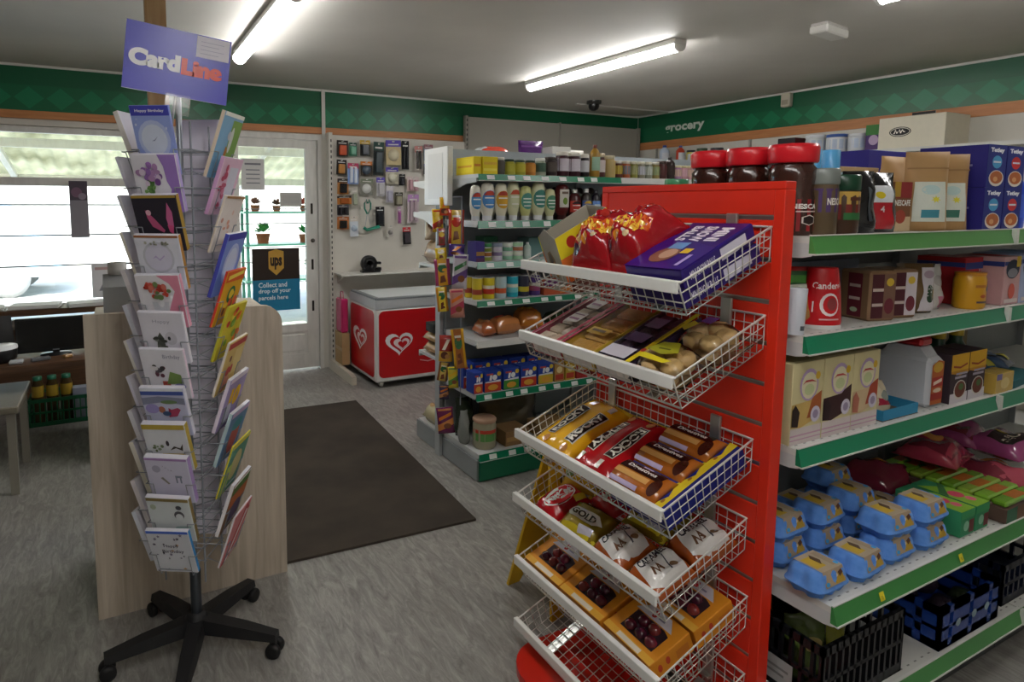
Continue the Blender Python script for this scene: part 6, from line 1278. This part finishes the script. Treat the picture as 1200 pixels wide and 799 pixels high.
for k in range(2):
    for i in range(2):
        c2 = ['#4a9fd0', '#c8282c'][i]
        carton('tea_carton', ['blue spot', 'red spot'][i] + ' Tetley tea box, ' + ['bottom', 'top'][k] + ' of its stack', 'tea box', (2.688 + .135 * i, 1.15, q0 + .1445 * k), .128, .2, .144, '#1f1a78', [('r', .0, 0, 1, 1, '#1c2a7e'), ('t', 'Tetley', .12, .8, .86, .93, '#eef0f6', .06), ('e', .5, .6, .26, .15, c2), ('r', .3, .58, .7, .62, '#dfe6ee'), ('e', .5, .22, .4, .19, '#dcd6cc'), ('e', .5, .24, .34, .15, '#b5622e'), ('e', .45, .2, .12, .06, '#d9a06a')], 'Tetley tea boxes on the top right shelf', left=[('r', .2, .5, .8, .55, '#8a8ab8'), ('r', .2, .62, .7, .66, '#8a8ab8'), ('r', .25, .12, .6, .2, '#c9c9dc'), ('r', .3, .74, .6, .8, '#8a8ab8')])
carton('tea_carton', 'long violet tea carton standing behind the kraft bags', 'carton', (2.66, 1.36, q0), .52, .12, .28, '#2a2486', [('r', .2, .3, .8, .7, '#3a329a')])
bottle('bottle', 'bright blue bottle at the right end of the top right shelf', 'bottle', (2.965, 1.1, q0), .035, .2, '#2f4fc0', '#e0b01e', '#4a6ad6', shoulder=.75, neck=.4)
carton('box', 'yellow and grey box behind the blue bottle on the top right shelf', 'box', (2.985, 1.28, q0), .12, .1, .31, '#c9c0a0', [('r', 0, .4, .5, .9, '#d9b42a')])
# cream carton on the top shelf of the right wall
t = thing('storage_carton', 'large cream carton with a black oval logo high on the right wall shelving', 'box', (5.54, 2.63, 2.0306))
b = MB('card'); w_, d_, h_ = .34, .44, .235
b.box((-w_ / 2, -d_ / 2, 0), (w_ / 2, d_ / 2, h_), '#ddd6c2', bev=.002)
fm = Flat((-w_ / 2, d_ / 2, 0), (0, -d_, 0), (0, 0, h_), (-1, 0, 0))
b.art(fm, [('e', .34, .52, .17, .16, '#1d1b1a'), ('e', .34, .52, .155, .135, '#e0dac8'), ('e', .34, .52, .145, .115, '#1d1b1a')]); obj('carton', b, t)
b = MB('gloss'); b.art(fm, [('p', [(.235, .47), (.26, .46), (.275, .56), (.285, .47), (.3, .47), (.33, .57), (.345, .47), (.36, .47), (.375, .56), (.395, .5), (.42, .5), (.42, .525), (.4, .53), (.375, .6), (.352, .52), (.335, .61), (.31, .52), (.285, .53), (.27, .61), (.25, .5)], '#eee8da')], o=.002); obj('logo', b, t)
# second shelf
pouch('creamer_pouch', 'green and brown refill pouch behind the white canister on the second right shelf', 'pouch', (1.79, 1.14, q1), .15, .07, .178, '#2a6a34', [('r', 0, .74, 1, .86, '#4a9a3a'), ('r', 0, .58, 1, .66, '#5fa83a'), ('e', .6, .3, .3, .22, '#a8763a'), ('p', [(.15, .64), (.85, .68), (.85, .74), (.15, .7)], '#dfe8d6'), ('r', 0, .93, 1, 1, '#b01e1e')], seed=100, rot=radians(-30))
b = MB('gloss'); b.lathe([(.026, 0), (.028, .004), (.028, .125), (.0275, .13), (.0, .13)], '#d2d6e0', 18); b.art(Cyl((0, 0, 0), .028, .012, .028, 1.6), [('r', .3, .1, .7, .9, '#4a4e58')])
tag(obj('canister', b, None, (1.672, 1.072, q1), (0, radians(4), 0)), 'slim white canister leaning at the left end of the second right shelf', 'canister')
t = thing('sweetener_tub', 'tapering red Canderel sweetener tub on the second right shelf', 'tub', (1.835, 1.095, q1), radians(-28))
b = MB('gloss'); b.lathe([(.056, .012), (.058, .02), (.05, .12), (.042, .172), (.04, .178), (0, .178)], '#c8141f', 22, sy=.62); obj('body', b, t)
b = MB('gloss'); b.lathe([(.057, 0), (.058, .004), (.057, .0118)], '#d8d4d2', 22, sy=.62); obj('base', b, t)
b = MB('gloss'); m_ = Fn(lambda u, v: V3((.056 - .012 * v) * sin((u - .5) * 2.2), -(.056 - .012 * v) * .62 * cos((u - .5) * 2.2), .022 + .14 * v), (0, -1, 0), .1, .14)
b.art(m_, [('t', 'Canderel', .06, .68, .94, .82, '#f2e6e6', .02), ('e', .55, .36, .26, .24, '#e8dede'), ('e', .57, .36, .2, .19, '#c8141f'), ('e', .6, .37, .13, .13, '#8f3a3c'), ('r', .1, .2, .14, .42, '#ecdede'), ('r', .3, .04, .8, .07, '#e0b0b0')], o=.0015); obj('label', b, t)
carton('display_card', 'blank grey blue display card standing at the back of the second right shelf', 'card', (2.27, 1.36, q1), .42, .02, .16, '#8290a4')
carton('display_tray', 'low dark tray of small packets at the back of the second right shelf', 'tray', (2.26, 1.28, q1), .3, .1, .06, '#3a2a34', [('r', .05 + .12 * k, .2, .13 + .12 * k, .8, '#6a2f4a') for k in range(7)])
for i, (x, nm) in enumerate(((2.12, 'left'), (2.24, 'middle'))):
    t = thing('dried_fruit_pack', f'clear wrapped brown block of dark packets, {nm} wrapped pack on the second right shelf', 'packet', (x, 1.12, q1), radians(-14), 'wrapped packs on the second right shelf')
    b = MB('card'); b.box((-.05, -.05, 0), (.05, .06, .155), '#8a6a4c', bev=.006); b.art(Flat((-.05, -.05, 0), (.1, 0, 0), (0, 0, .155), (0, -1, 0)), [('r', .06, .06, .5, .94, '#4a1420'), ('r', .5, .06, .94, .94, '#cfc6cc' if i else '#7a5a48'), ('e', .72, .3, .18, .16, '#6a2230'), ('e', .72, .78, .14, .08, '#d9b83a'), ('r', .08, .3, .48, .36, '#c9b8b0'), ('r', .08, .6, .48, .66, '#c9b8b0')]); b.art(Flat((-.05, .06, 0), (0, -.11, 0), (0, 0, .155), (-1, 0, 0)), [('r', .3, .06, .75, .94, '#6a1c2c'), ('r', .35, .4, .7, .46, '#cdbcb4'), ('r', .35, .66, .7, .72, '#cdbcb4'), ('e', .52, .2, .12, .05, '#b9c4a4')]); obj('block', b, t)
    b = MB('clear'); b.prism([(-.055, .156), (.055, .156), (.045, .175), (-.045, .175)], .0, .002, '#fff', axis='y'); obj('film', b, t)
pouch('rice_pack', 'brown and white packet with a dark leaf mark, third on the second right shelf', 'packet', (2.38, 1.12, q1), .13, .07, .165, '#6a5030', [('p', [(.45, .05), (.95, .05), (.95, .92), (.6, .92)], '#d4ccd2'), ('e', .75, .4, .14, .18, '#2f4a34'), ('e', .8, .78, .16, .08, '#b09aa8'), ('r', .08, .4, .36, .7, '#22443c')], seed=104, rot=radians(-25))
pouch('rice_pack', 'slim white packet with a pink corner beside the yellow tub on the second right shelf', 'packet', (2.51, 1.13, q1), .1, .05, .155, '#cfcbc8', [('r', .5, .05, .95, .3, '#c87a94'), ('e', .5, .65, .3, .12, '#b8b0ae')], seed=105)
t = thing('gravy_tub', 'yellow tub with a round blue badge on the second right shelf', 'tub', (2.665, 1.085, q1))
b = MB('gloss'); b.lathe([(.05, 0), (.055, .008), (.055, .1), (.05, .115)], '#d9a020', 20, sy=.8); m_ = Fn(lambda u, v: V3(.0552 * sin((u - .5) * 2.2), -.0552 * .8 * cos((u - .5) * 2.2), .012 + .085 * v), (0, -1, 0), .1, .1); b.art(m_, [('e', .72, .7, .18, .17, '#2f5a9e'), ('r', .15, .75, .5, .86, '#b8702a'), ('r', .2, .12, .6, .2, '#5a4a5a'), ('e', .4, .4, .1, .07, '#b8502a')], o=.001); obj('body', b, t)
b = MB('gloss'); b.lathe([(.052, .1155), (.053, .125), (0, .126)], '#d08a1c', 20, sy=.8); obj('lid', b, t)
for i, (x, c_, c3, nm) in enumerate(((2.76, '#b82028', '#d8a0a0', 'plain red front'), (2.89, '#c9a0a0', '#b8242c', 'pink front with a blue roundel'), (3.02, '#a9b4d4', '#8fa4d0', 'pale blue front'), (3.15, '#94a8cc', '#7a94c4', 'blue grey front'))):
    carton('cereal_carton', f'flour style carton with a {nm} on the second right shelf', 'carton', (x, 1.13 if i else 1.19, q1), .124, .15, .17 + .004 * i, c_, [('r', 0, .82, 1, .9, '#2f3f86'), ('e', .5, .74, .4, .2, '#20283e'), ('e', .5, .66, .3, .1, '#8a8a92'), ('r', .7, .78, .96, 1, '#d9b83a'), ('e', .5, .28, .2, .16, '#c85a4a'), ('r', .1, .04, .9, .12, '#d8ccc8')] if i else [('r', 0, .76, 1, .9, '#2f3f86'), ('r', .78, .0, .84, .76, '#d8b0b0'), ('r', .9, .0, .96, .76, '#d8b0b0')], 'cartons at the right of the second right shelf', left=[('r', 0, .8, 1, .9, '#2f3f86')], top=[('r', .1, .2, .9, .8, c3)])
# third shelf
CBX = [(1.733, .14, ['#d8cba0', '#c9a860', '#a85a2a', '#2a1a14'], 'cream dessert box with a pouring picture, leftmost on the third right shelf'), (1.878, .14, ['#d8cba0', '#3a1a1c', '#b8406a', '#2a1214'], 'cream dessert box with a dark chocolate picture, second on the third right shelf'), (2.018, .135, ['#d6caa2', '#d2b890', '#a8452c', '#b8705a'], 'cream dessert box with a red and cream picture, third on the third right shelf')]
for i, (x, w_, cs2, lb) in enumerate(CBX):
    carton('dessert_carton', lb, 'carton', (x, 1.13, q2), w_, .15, .235, '#d6ca9a', [('r', 0, 0, 1, .2, '#d2c6c4'), ('r', 0, .1, 1, .12, '#c49ab0'), ('r', 0, .05, 1, .065, '#c49ab0'), ('p', [(0, .22), (.3, .2), (.95, .3), (.95, .62), (.6, .52), (0, .5)], cs2[1]), ('p', [(.5, .3), (.95, .32), (.95, .62), (.65, .55)], cs2[2] if i != 1 else cs2[1]), ('e', .52, .72, .3, .2, '#b49ac2'), ('e', .52, .71, .25, .165, '#ded6b4'), ('p', [(.3, .73), (.4, .78), (.6, .78), (.76, .74), (.6, .755), (.4, .755)], '#b83a3a'), ('e', .52, .66, .16, .07, '#c4cc98'), ('e', .78, .82, .08, .05, '#d9b02a'), ('e', .76, .34, .16, .1, '#cfc8d8'), ('e', .76, .34, .09, .055, '#9a8aa8'), ('p', [(.0, .24), (.2, .22), (.24, .4), (.1, .5), (0, .44)], cs2[3])], 'cream dessert boxes on the third right shelf', top=[('r', .1, .1, .9, .9, '#b4a878')], rot=0)
t = thing('open_tray', 'low turquoise display tray on the third right shelf', 'tray', (2.215, 1.12, q2))
b = MB('card'); b.box((-.1, -.07, 0), (.1, .07, .003), '#6a4a34'); b.box((-.1, -.07, .003), (.1, -.066, .035), '#2a86b0'); b.box((-.1, .066, .003), (.1, .07, .05), '#2a86b0'); b.box((.097, -.066, .003), (.1, .066, .035), '#2a86b0'); b.box((-.1, -.066, .003), (-.097, .066, .035), '#2a86b0'); obj('tray', b, t)
pouch('meringue_pack', 'small cone shaped packet with a red band in the turquoise tray', 'packet', (2.17, 1.1, q2 + .0036), .1, .06, .11, '#cfc0a4', [('r', 0, .34, 1, .55, '#a8243c'), ('e', .5, .62, .3, .14, '#8a9088')], seed=110, taper=.6)
carton('display_card', 'large pale grey upright box behind the turquoise tray', 'box', (2.28, 1.27, q2), .16, .1, .235, '#b9bcc6', [('r', .88, 0, 1, 1, '#8a4a2a')])
t = thing('sauce_pack', 'big white plastic bottle with a red cap and printed front on the third right shelf', 'bottle', (2.43, 1.14, q2))
b = MB('gloss'); b.box((-.045, -.085, 0), (.045, .085, .17), '#c4c7cd', bev=.014); b.prism([(-.07, .165), (.07, .165), (.045, .2), (-.045, .2)], -.035, .035, '#c4c7cd', axis='x'); obj('body', b, t)
b = MB('gloss'); b.box((-.034, -.05, .201), (.034, .05, .232), '#b81c24', bev=.008); obj('cap', b, t)
b = MB('card'); b.art(Flat((-.043, -.0852, .012), (.086, 0, 0), (0, 0, .15), (0, -1, 0)), [('p', [(.08, 0), (.92, 0), (.92, .95), (.5, 1), (.08, .9)], '#b8622a'), ('e', .5, .84, .36, .12, '#c8a03a'), ('r', .08, .1, .92, .26, '#9e2a22'), ('r', .12, .4, .9, .62, '#a83028'), ('p', [(.2, .44), (.8, .5), (.8, .58), (.2, .52)], '#ecdccc'), ('e', .5, .32, .3, .05, '#d9c8b0')], o=.001); obj('label', b, t)
for i, x in enumerate((2.565, 2.685)):
    carton('paste_carton', ['left', 'right'][i] + ' one of two black and yellow cartons with food pictures on the third right shelf', 'carton', (x, 1.1, q2), .115, .1, .17, '#35262e', [('r', 0, .66, 1, 1, '#d0a01e'), ('p', [(.0, .66), (1, .66), (1, .6), (.5, .56), (0, .62)], '#b8801a'), ('p', [(.1, .78), (.5, .74), (.9, .8), (.9, .76), (.5, .7), (.1, .74)], '#8f3a1a'), ('r', 0, 0, 1, .2, '#cfc9d0'), ('e', .55, .26, .36, .2, '#d2ccc4'), ('e', .55, .27, .31, .17, '#6a3424'), ('e', .6, .32, .14, .07, '#4a6a34'), ('r', .2, .5, .85, .55, '#a8a0b0'), ('r', .25, .58, .9, .62, '#a8a0b0')], 'black and yellow cartons on the third right shelf')
for i, x in enumerate((2.6, 2.735, 2.865)):
    bottle('lemon_bottle', ['first', 'second', 'third'][i] + ' dark green bottle with a yellow cap behind the black and yellow cartons', 'bottle', (x, 1.195, q2), .042, .212 if i else .2, '#153a26', '#d0b41e' if i else '#1d4a2a', '#b0b41e', 'green bottles on the third right shelf', shoulder=.6, neck=.5, caph=.14, labh=(.08, .5))
carton('cheese_block', 'small yellow packet with a violet logo on the third right shelf edge', 'packet', (2.845, 1.06, q2), .13, .06, .075, '#c4a24c', [('e', .5, .5, .25, .28, '#d4b868'), ('r', 0, .7, .3, 1, '#6a5a8a')], m='film')
carton('flat_carton', 'flat dark teal carton lying on the third right shelf', 'carton', (3.06, 1.17, q2), .27, .24, .03, '#2a6a70', None, rot=radians(6))
for i, (x, c_) in enumerate(((2.98, '#2f4a6a'), (3.12, '#3a4f6e'))):
    flow('pasta_pack', ['left', 'right'][i] + ' one of two dark blue packets lying on the flat teal carton', 'packet', (x, 1.2, q2 + .031), .14, .17, .05, c_, [('e', .5, .5, .25, .2, '#8a9ab0'), ('r', .6, .1, .85, .4, '#b8b03a'), ('e', .4, .8, .2, .1, '#c85a3a')], 'dark blue packets', seed=115 + i, rot=radians(-20 + 30 * i))
carton('box', 'dim beige box at the back right of the third right shelf', 'box', (3.1, 1.33, q2), .2, .07, .2, '#7a6a48')
# fourth shelf: eggs
def egg_mesh():
    def ring(z, hw, hl, sc, K=72):
        # rounded rectangle with three bulges along x and two along y
        o = []
        for k in range(K):
            a = 2 * pi * k / K; ca, sa = cos(a), sin(a); p = 5
            r = (abs(ca) ** p + abs(sa) ** p) ** (-1 / p); x, y = ca * r, sa * r
            dx = sc * (.5 - .5 * cos(2 * pi * (y + 1))) if abs(x) > abs(y) else 0
            dy = sc * (.5 - .5 * cos(3 * pi * (x + 1))) if abs(y) >= abs(x) else 0
            o.append(V3(x * hw * (1 + dx * .5) - (hw * sc * .3 * (1 if x > 0 else -1) if abs(x) > abs(y) else 0), y * hl * (1 + dy * .7) - (hl * sc * .45 * (1 if y > 0 else -1) if abs(y) >= abs(x) else 0), z))
        return o
    def loft(rings, col='#5b8edb'):
        b = MB('moulded_pulp'); K = len(rings[0]); vs = sum(rings, []); fs = []
        for i in range(len(rings) - 1): fs += [(i * K + k, i * K + (k + 1) % K, (i + 1) * K + (k + 1) % K, (i + 1) * K + k) for k in range(K)]
        b.add(vs, fs, col, None, True); b.add(rings[0], [tuple(range(K - 1, -1, -1))], col); b.add(rings[-1], [tuple(range(K))], col); return b
    base = loft([ring(0, .062, .04, .3), ring(.01, .067, .045, .3), ring(.02, .073, .05, .16), ring(.0225, .08, .0555, 0), ring(.0255, .08, .0555, 0)])
    lid = loft([ring(.0258, .08, .0555, 0), ring(.0285, .0785, .054, 0), ring(.032, .0755, .051, .1), ring(.05, .072, .0485, .2), ring(.062, .068, .0455, .2), ring(.0695, .061, .04, .14), ring(.0725, .054, .035, .06)])
    lb = MB('card'); TAN = '#b5a48c'; hx = .046; zt, ze, yt, ye = .0737, .0345, -.04, -.0535
    lb.add([(-hx, yt, zt), (hx, yt, zt), (hx, -yt, zt), (-hx, -yt, zt)], [(0, 1, 2, 3)], TAN)
    lb.add([(-hx, yt, zt), (hx, yt, zt), (hx, ye, ze), (-hx, ye, ze)], [(0, 3, 2, 1)], '#a8937a')
    lb.add([(-hx, -yt, zt), (hx, -yt, zt), (hx, -ye, ze), (-hx, -ye, ze)], [(0, 1, 2, 3)], '#a8937a')
    fm = Flat((-hx, yt, zt + .0002), (2 * hx, 0, 0), (0, -2 * yt, 0), (0, 0, 1)); lb.art(fm, [('p', [(.06, .2), (.5, .2), (.5, .8), (.06, .8)], '#c9a836'), ('p', [(.42, .3), (.62, .5), (.56, .86), (.4, .7)], '#5a4028'), ('r', .7, .1, .95, .9, '#a8957c'), ('e', .9, .16, .07, .09, '#3a9ad6')])
    fm = Flat((-hx, ye, ze), (2 * hx, 0, 0), (0, yt - ye, zt - ze)); lb.art(fm, [('p', [(.5, .06), (.94, .06), (.9, .7), (.5, .62)], '#b8942c'), ('e', .12, .2, .09, .14, '#3a9ad6'), ('p', [(.74, .4), (.92, .6), (.86, .84), (.68, .7)], '#5a3420'), ('e', .56, .56, .1, .12, '#cfc6b6')])
    return base.mesh('base'), lid.mesh('lid'), lb.mesh('label')
EM = egg_mesh()
EG = [(1.712, .985, 0, 'front row, first from the red panel'), (1.888, .98, 0, 'front row, second from the red panel'), (2.062, .99, 0, 'front row, lower of the third stack'), (2.062, .995, 1, 'front row, upper of the third stack'), (2.24, .985, 0, 'front row, lower of the fourth stack'), (2.24, .99, 1, 'front row, upper of the fourth stack'),
      (1.755, 1.125, 0, 'second row, lower of the first stack'), (1.755, 1.13, 1, 'second row, upper of the first stack'), (1.935, 1.12, 0, 'second row, lower of the second stack'), (1.935, 1.125, 1, 'second row, upper of the second stack'), (2.115, 1.125, 0, 'second row, lower of the third stack'), (2.115, 1.13, 1, 'second row, upper of the third stack'), (2.29, 1.115, 0, 'second row, lower of the fourth stack'),
      (2.04, 1.26, 0, 'back row, near its left'), (2.22, 1.262, 0, 'back row, lower of the right stack'), (2.22, 1.265, 1, 'back row, upper of the right stack')]
for (x, y, lv, lb) in EG:
    t = thing('egg_carton', 'blue pulp egg carton, ' + lb, 'egg carton', (x, y, q3 + .0742 * lv), radians(random.uniform(-5, 5)), 'blue egg cartons on the fourth right shelf')
    for nm, me in zip(('base', 'lid', 'label'), EM): obj(nm, me, t)
for i, x in enumerate((2.42, 2.515)):
    carton('tea_carton', ['left', 'right'][i] + ' one of two green herbal tea boxes beside the eggs', 'tea box', (x, 1.03, q3), .085, .19, .085, '#2f8a5c', [('r', .0, .7, 1, 1, '#3a9a5c'), ('e', .4, .4, .2, .2, '#8ac0a0'), ('r', .6, .1, .95, .6, '#6a2a2a')], 'green tea boxes on the fourth right shelf', top=[('p', [(0, 0), (1, 0), (1, .6), (0, .9)], '#7fae2a'), ('e', .5, .4, .3, .12, '#c83a5a'), ('e', .6, .2, .2, .08, '#d9607a'), ('p', [(0, .4), (1, .7), (1, .8), (0, .55)], '#2a6a34')])
t = thing('sweets_tray', 'long brown tray of green and orange packets on the fourth right shelf', 'tray', (2.74, 1.11, q3))
b = MB('card'); b.box((-.12, -.2, 0), (.12, .2, .05), '#5a4438', faces={'front': '#3a6a50'}); b.art(Flat((-.12, -.2, 0), (.24, 0, 0), (0, 0, .05), (0, -1, 0)), [('r', .3, .0, .55, 1, '#7a5a44'), ('r', .7, .5, 1, 1, '#b8642a')]); obj('tray', b, t)
for k in range(8):
    b = MB('film'); b.box((-.11, -.022, 0), (.11, .022, .02), ['#6a9a2a', '#7fae34', '#8aa83a'][k % 3], bev=.006); b.art(Flat((-.11, -.022, .02), (.22, 0, 0), (0, .044, 0), (0, 0, 1)), [('r', .3, .1, .7, .9, '#b8702a')]); obj('packet', b, t, (0, -.172 + .049 * k, .0505))
for i, (x, y, z, rz, c_) in enumerate(((2.78, 1.2, .085, 10, '#a8384c'), (2.95, 1.08, .0, -12, '#b04a5c'), (2.98, 1.24, .0, 15, '#8a2a44'), (3.1, 1.1, .085, -6, '#a04a7c'), (2.56, 1.28, .0, 4, '#7a2438'), (3.08, 1.26, .086, 8, '#93406e'))):
    pr = [('r', .1, .1, .4, .9, '#7a2838'), ('e', .65, .6, .18, .2, '#c8843a')]
    if i == 3: pr = [('r', .15, .2, .85, .62, '#2a1a1c'), ('t', 'NUTS', .22, .28, .78, .46, '#c9bfae', .04), ('e', .5, .58, .14, .1, '#c8a83a')]
    flow('nut_bag', f'shiny pinkish red bag, {ORD[i]} of the heap at the back right of the egg shelf' if i != 3 else 'shiny mauve bag lettered NUTS on top of the heap on the egg shelf', 'bag', (x, y, q3 + z), .24, .2, .085, c_, pr, 'pinkish bags heaped on the egg shelf', rot=radians(rz), seed=120 + i, crease=.006)
# base shelf: crates
t = thing('folding_crate', 'black lattice crate of produce bags on the right base shelf beside the red panel', 'crate', (1.875, 1.13, q4))
b = MB('gloss'); lattice(b, -.2, .2, -.2, .2, 0, .2, '#15161a', .03, .005); obj('lattice', b, t)
b = MB('card'); b.art(Flat((-.2, .0, .02), (0, -.12, 0), (0, 0, .075), (-1, 0, 0)), [('r', 0, 0, 1, 1, '#a9a9a8'), ('r', .1, .3, .8, .4, '#7a7a78'), ('r', .1, .55, .9, .65, '#7a7a78')], o=.003); obj('label', b, t)
for i, (x, y, c_, h) in enumerate(((-.09, -.08, '#4a5a26', .2), (.06, -.06, '#8a8a2c', .24), (.12, .06, '#4a3a34', .22), (-.06, .09, '#3f4a2a', .2))):
    pouch('produce_bag', ['dark green', 'yellow green', 'brown', 'olive'][i] + ' produce bag in the black lattice crate', 'bag', (1.875 + x, 1.13 + y, q4 + .0065), .14, .09, h, c_, [('e', .5, .6, .2, .12, '#a89a5a'), ('r', .2, .2, .5, .3, '#6a5a44')], 'produce bags in the black crate', seed=130 + i, crease=.01, rot=radians(20 * i - 20))
t = thing('produce_crate', 'blue plastic crate of dark produce on the right base shelf', 'crate', (2.46, 1.11, q4))
b = MB('gloss'); lattice(b, -.19, .19, -.19, .19, 0, .14, '#1f3f8c', .126, .052)
for s_ in (-.1, .02, .12): b.art(Flat((-.19, -.19, 0), (.38, 0, 0), (0, 0, .14), (0, -1, 0)), [('e', .5 + s_ * 2.2, .5, .04, .1, '#8aa4b0')], o=.002)
obj('lattice', b, t)
for i in range(9):
    b = MB('food'); r_ = random.uniform(.035, .05); b.lathe([(0, 0), (r_ * .7, r_ * .15), (r_, r_ * .8), (r_ * .7, r_ * 1.45), (0, r_ * 1.6)], ['#2a2034', '#3a2c3a', '#32402a', '#4a3a44'][i % 4], 12)
    tag(obj('vegetable', b, None, (2.46 + (-.12 + .12 * (i % 3)), 1.11 + (-.12 + .12 * (i // 3)), q4 + .0065 + .0), (0, 0, i)), f'dark round vegetable in the blue crate, {["front", "middle", "back"][i // 3]} row, {["first", "second", "third"][i % 3]} from its left', 'vegetable', 'dark vegetables in the blue crate')
t = thing('produce_crate', 'dark blue crate beyond the blue one at the right end of the right base shelf', 'crate', (2.93, 1.12, q4))
b = MB('gloss'); lattice(b, -.2, .2, -.18, .18, 0, .15, '#141a2c', .04, .006); obj('lattice', b, t)

# ------------------------------------------------------------------ shelving along the right wall
rw = thing('wall_shelving', 'cream shelving run along the right wall under the grocery band', 'shelving', (5.73, 3.0, 0))
for k in range(5):
    y0 = -2.4 + 1.2 * k + (.0 if k else 0); b = MB('wall'); b.box((-.02, y0 + .002, .1), (0, min(y0 + 1.198, 2.6), 2.245), '#ddd'); obj('back_panel', b, rw)
    for z in (2.03, 1.68, 1.3, .9, .5, .15):
        b = MB('paint'); b.box((-.38, y0 + .004, z - .03), (-.021, min(y0 + 1.196, 2.6), z), '#cfcec8'); obj('shelf', b, rw)
    b = MB('paint'); b.box((-.05, y0 - .012, 0), (-.0205, y0 + .0015, 2.245), '#a9a8a2'); obj('upright', b, rw)
def RW(y, z): return (5.5, y, z + .0006)
RWI = [(5.1, .06, .22, '#c9d4e6', '#3a4f9e', 'b', 'blue capped white bottle at the far end of the top right wall shelf'), (4.88, .05, .2, '#c8462a', '#5a6ab0', 'b', 'orange bottle with a blue cap on the top right wall shelf'), (4.74, .05, .14, '#c9b83a', '#2a2a2a', 'j', 'yellow jar on the top right wall shelf'), (4.6, .06, .15, '#3f7a44', '#2a3a2a', 'j', 'green jar on the top right wall shelf'), (4.42, .07, .14, '#5a6068', '#3a3f44', 'j', 'grey jar on the top right wall shelf'),
       (3.62, .16, .16, '#5a1a22', None, 'c', 'dark red box on the top right wall shelf'), (3.42, .09, .17, '#cfd2d4', '#e4e6e8', 'j', 'white tub on the top right wall shelf, first of three'), (3.24, .09, .16, '#d8dade', '#3a5aa0', 'j', 'white tub with a blue lid on the top right wall shelf'), (3.07, .08, .15, '#c9cdd4', '#e4e6e8', 'j', 'white tub on the top right wall shelf, last before the purple pack'), (2.9, .12, .2, '#4a2f6a', None, 'c', 'purple and green pack on the top right wall shelf')]
for (y, w_, h, c1, c2, k, lb) in RWI:
    if k == 'b': bottle('bottle', lb, 'bottle', RW(y, 2.03), w_ * .9, h, c1, c2, '#d9dde6', n=10)
    elif k == 'j': jar('tub', lb, 'tub', RW(y, 2.03), w_ * .9, h, c1, c2, '#b8c4d8', None, n=10, neck=.95)
    else: carton('carton', lb, 'carton', RW(y, 2.03), .2, w_, h, c1, None, left=[('r', 0, .6, 1, 1, '#2a2024' if 'red' in lb else '#3f7a3a'), ('e', .5, .4, .3, .2, '#b8a0c0')])
for i in range(9):
    y = 4.9 - .21 * i; cc = ['#b87a8a', '#a87aa0', '#c9b48a', '#3f7a6a', '#c9ced4', '#5a6aa0', '#b83a44', '#d2d6da', '#4a8a8a'][i]
    carton('carton', f'{["dusty pink", "mauve", "tan", "dark teal", "pale grey", "slate blue", "crimson", "white", "teal"][i]} carton on the second right wall shelf', 'carton', RW(y, 1.68), .2, .17, .24, cc, None, left=[('r', .1, .6, .9, .85, '#e0dcd6'), ('e', .5, .35, .3, .2, '#c9b0a0')])
carton('wall_notice', 'small dark and white sign on the orange band of the right wall', 'sign', (5.725, 2.72, 2.2), .006, .16, .13, '#c9c4b4', None, left=[('r', 0, .6, 1, 1, '#2a2624'), ('p', [(0, .3), (.4, .6), (.6, .45), (1, .65), (1, .6), (0, .6)], '#5a6a4a')])
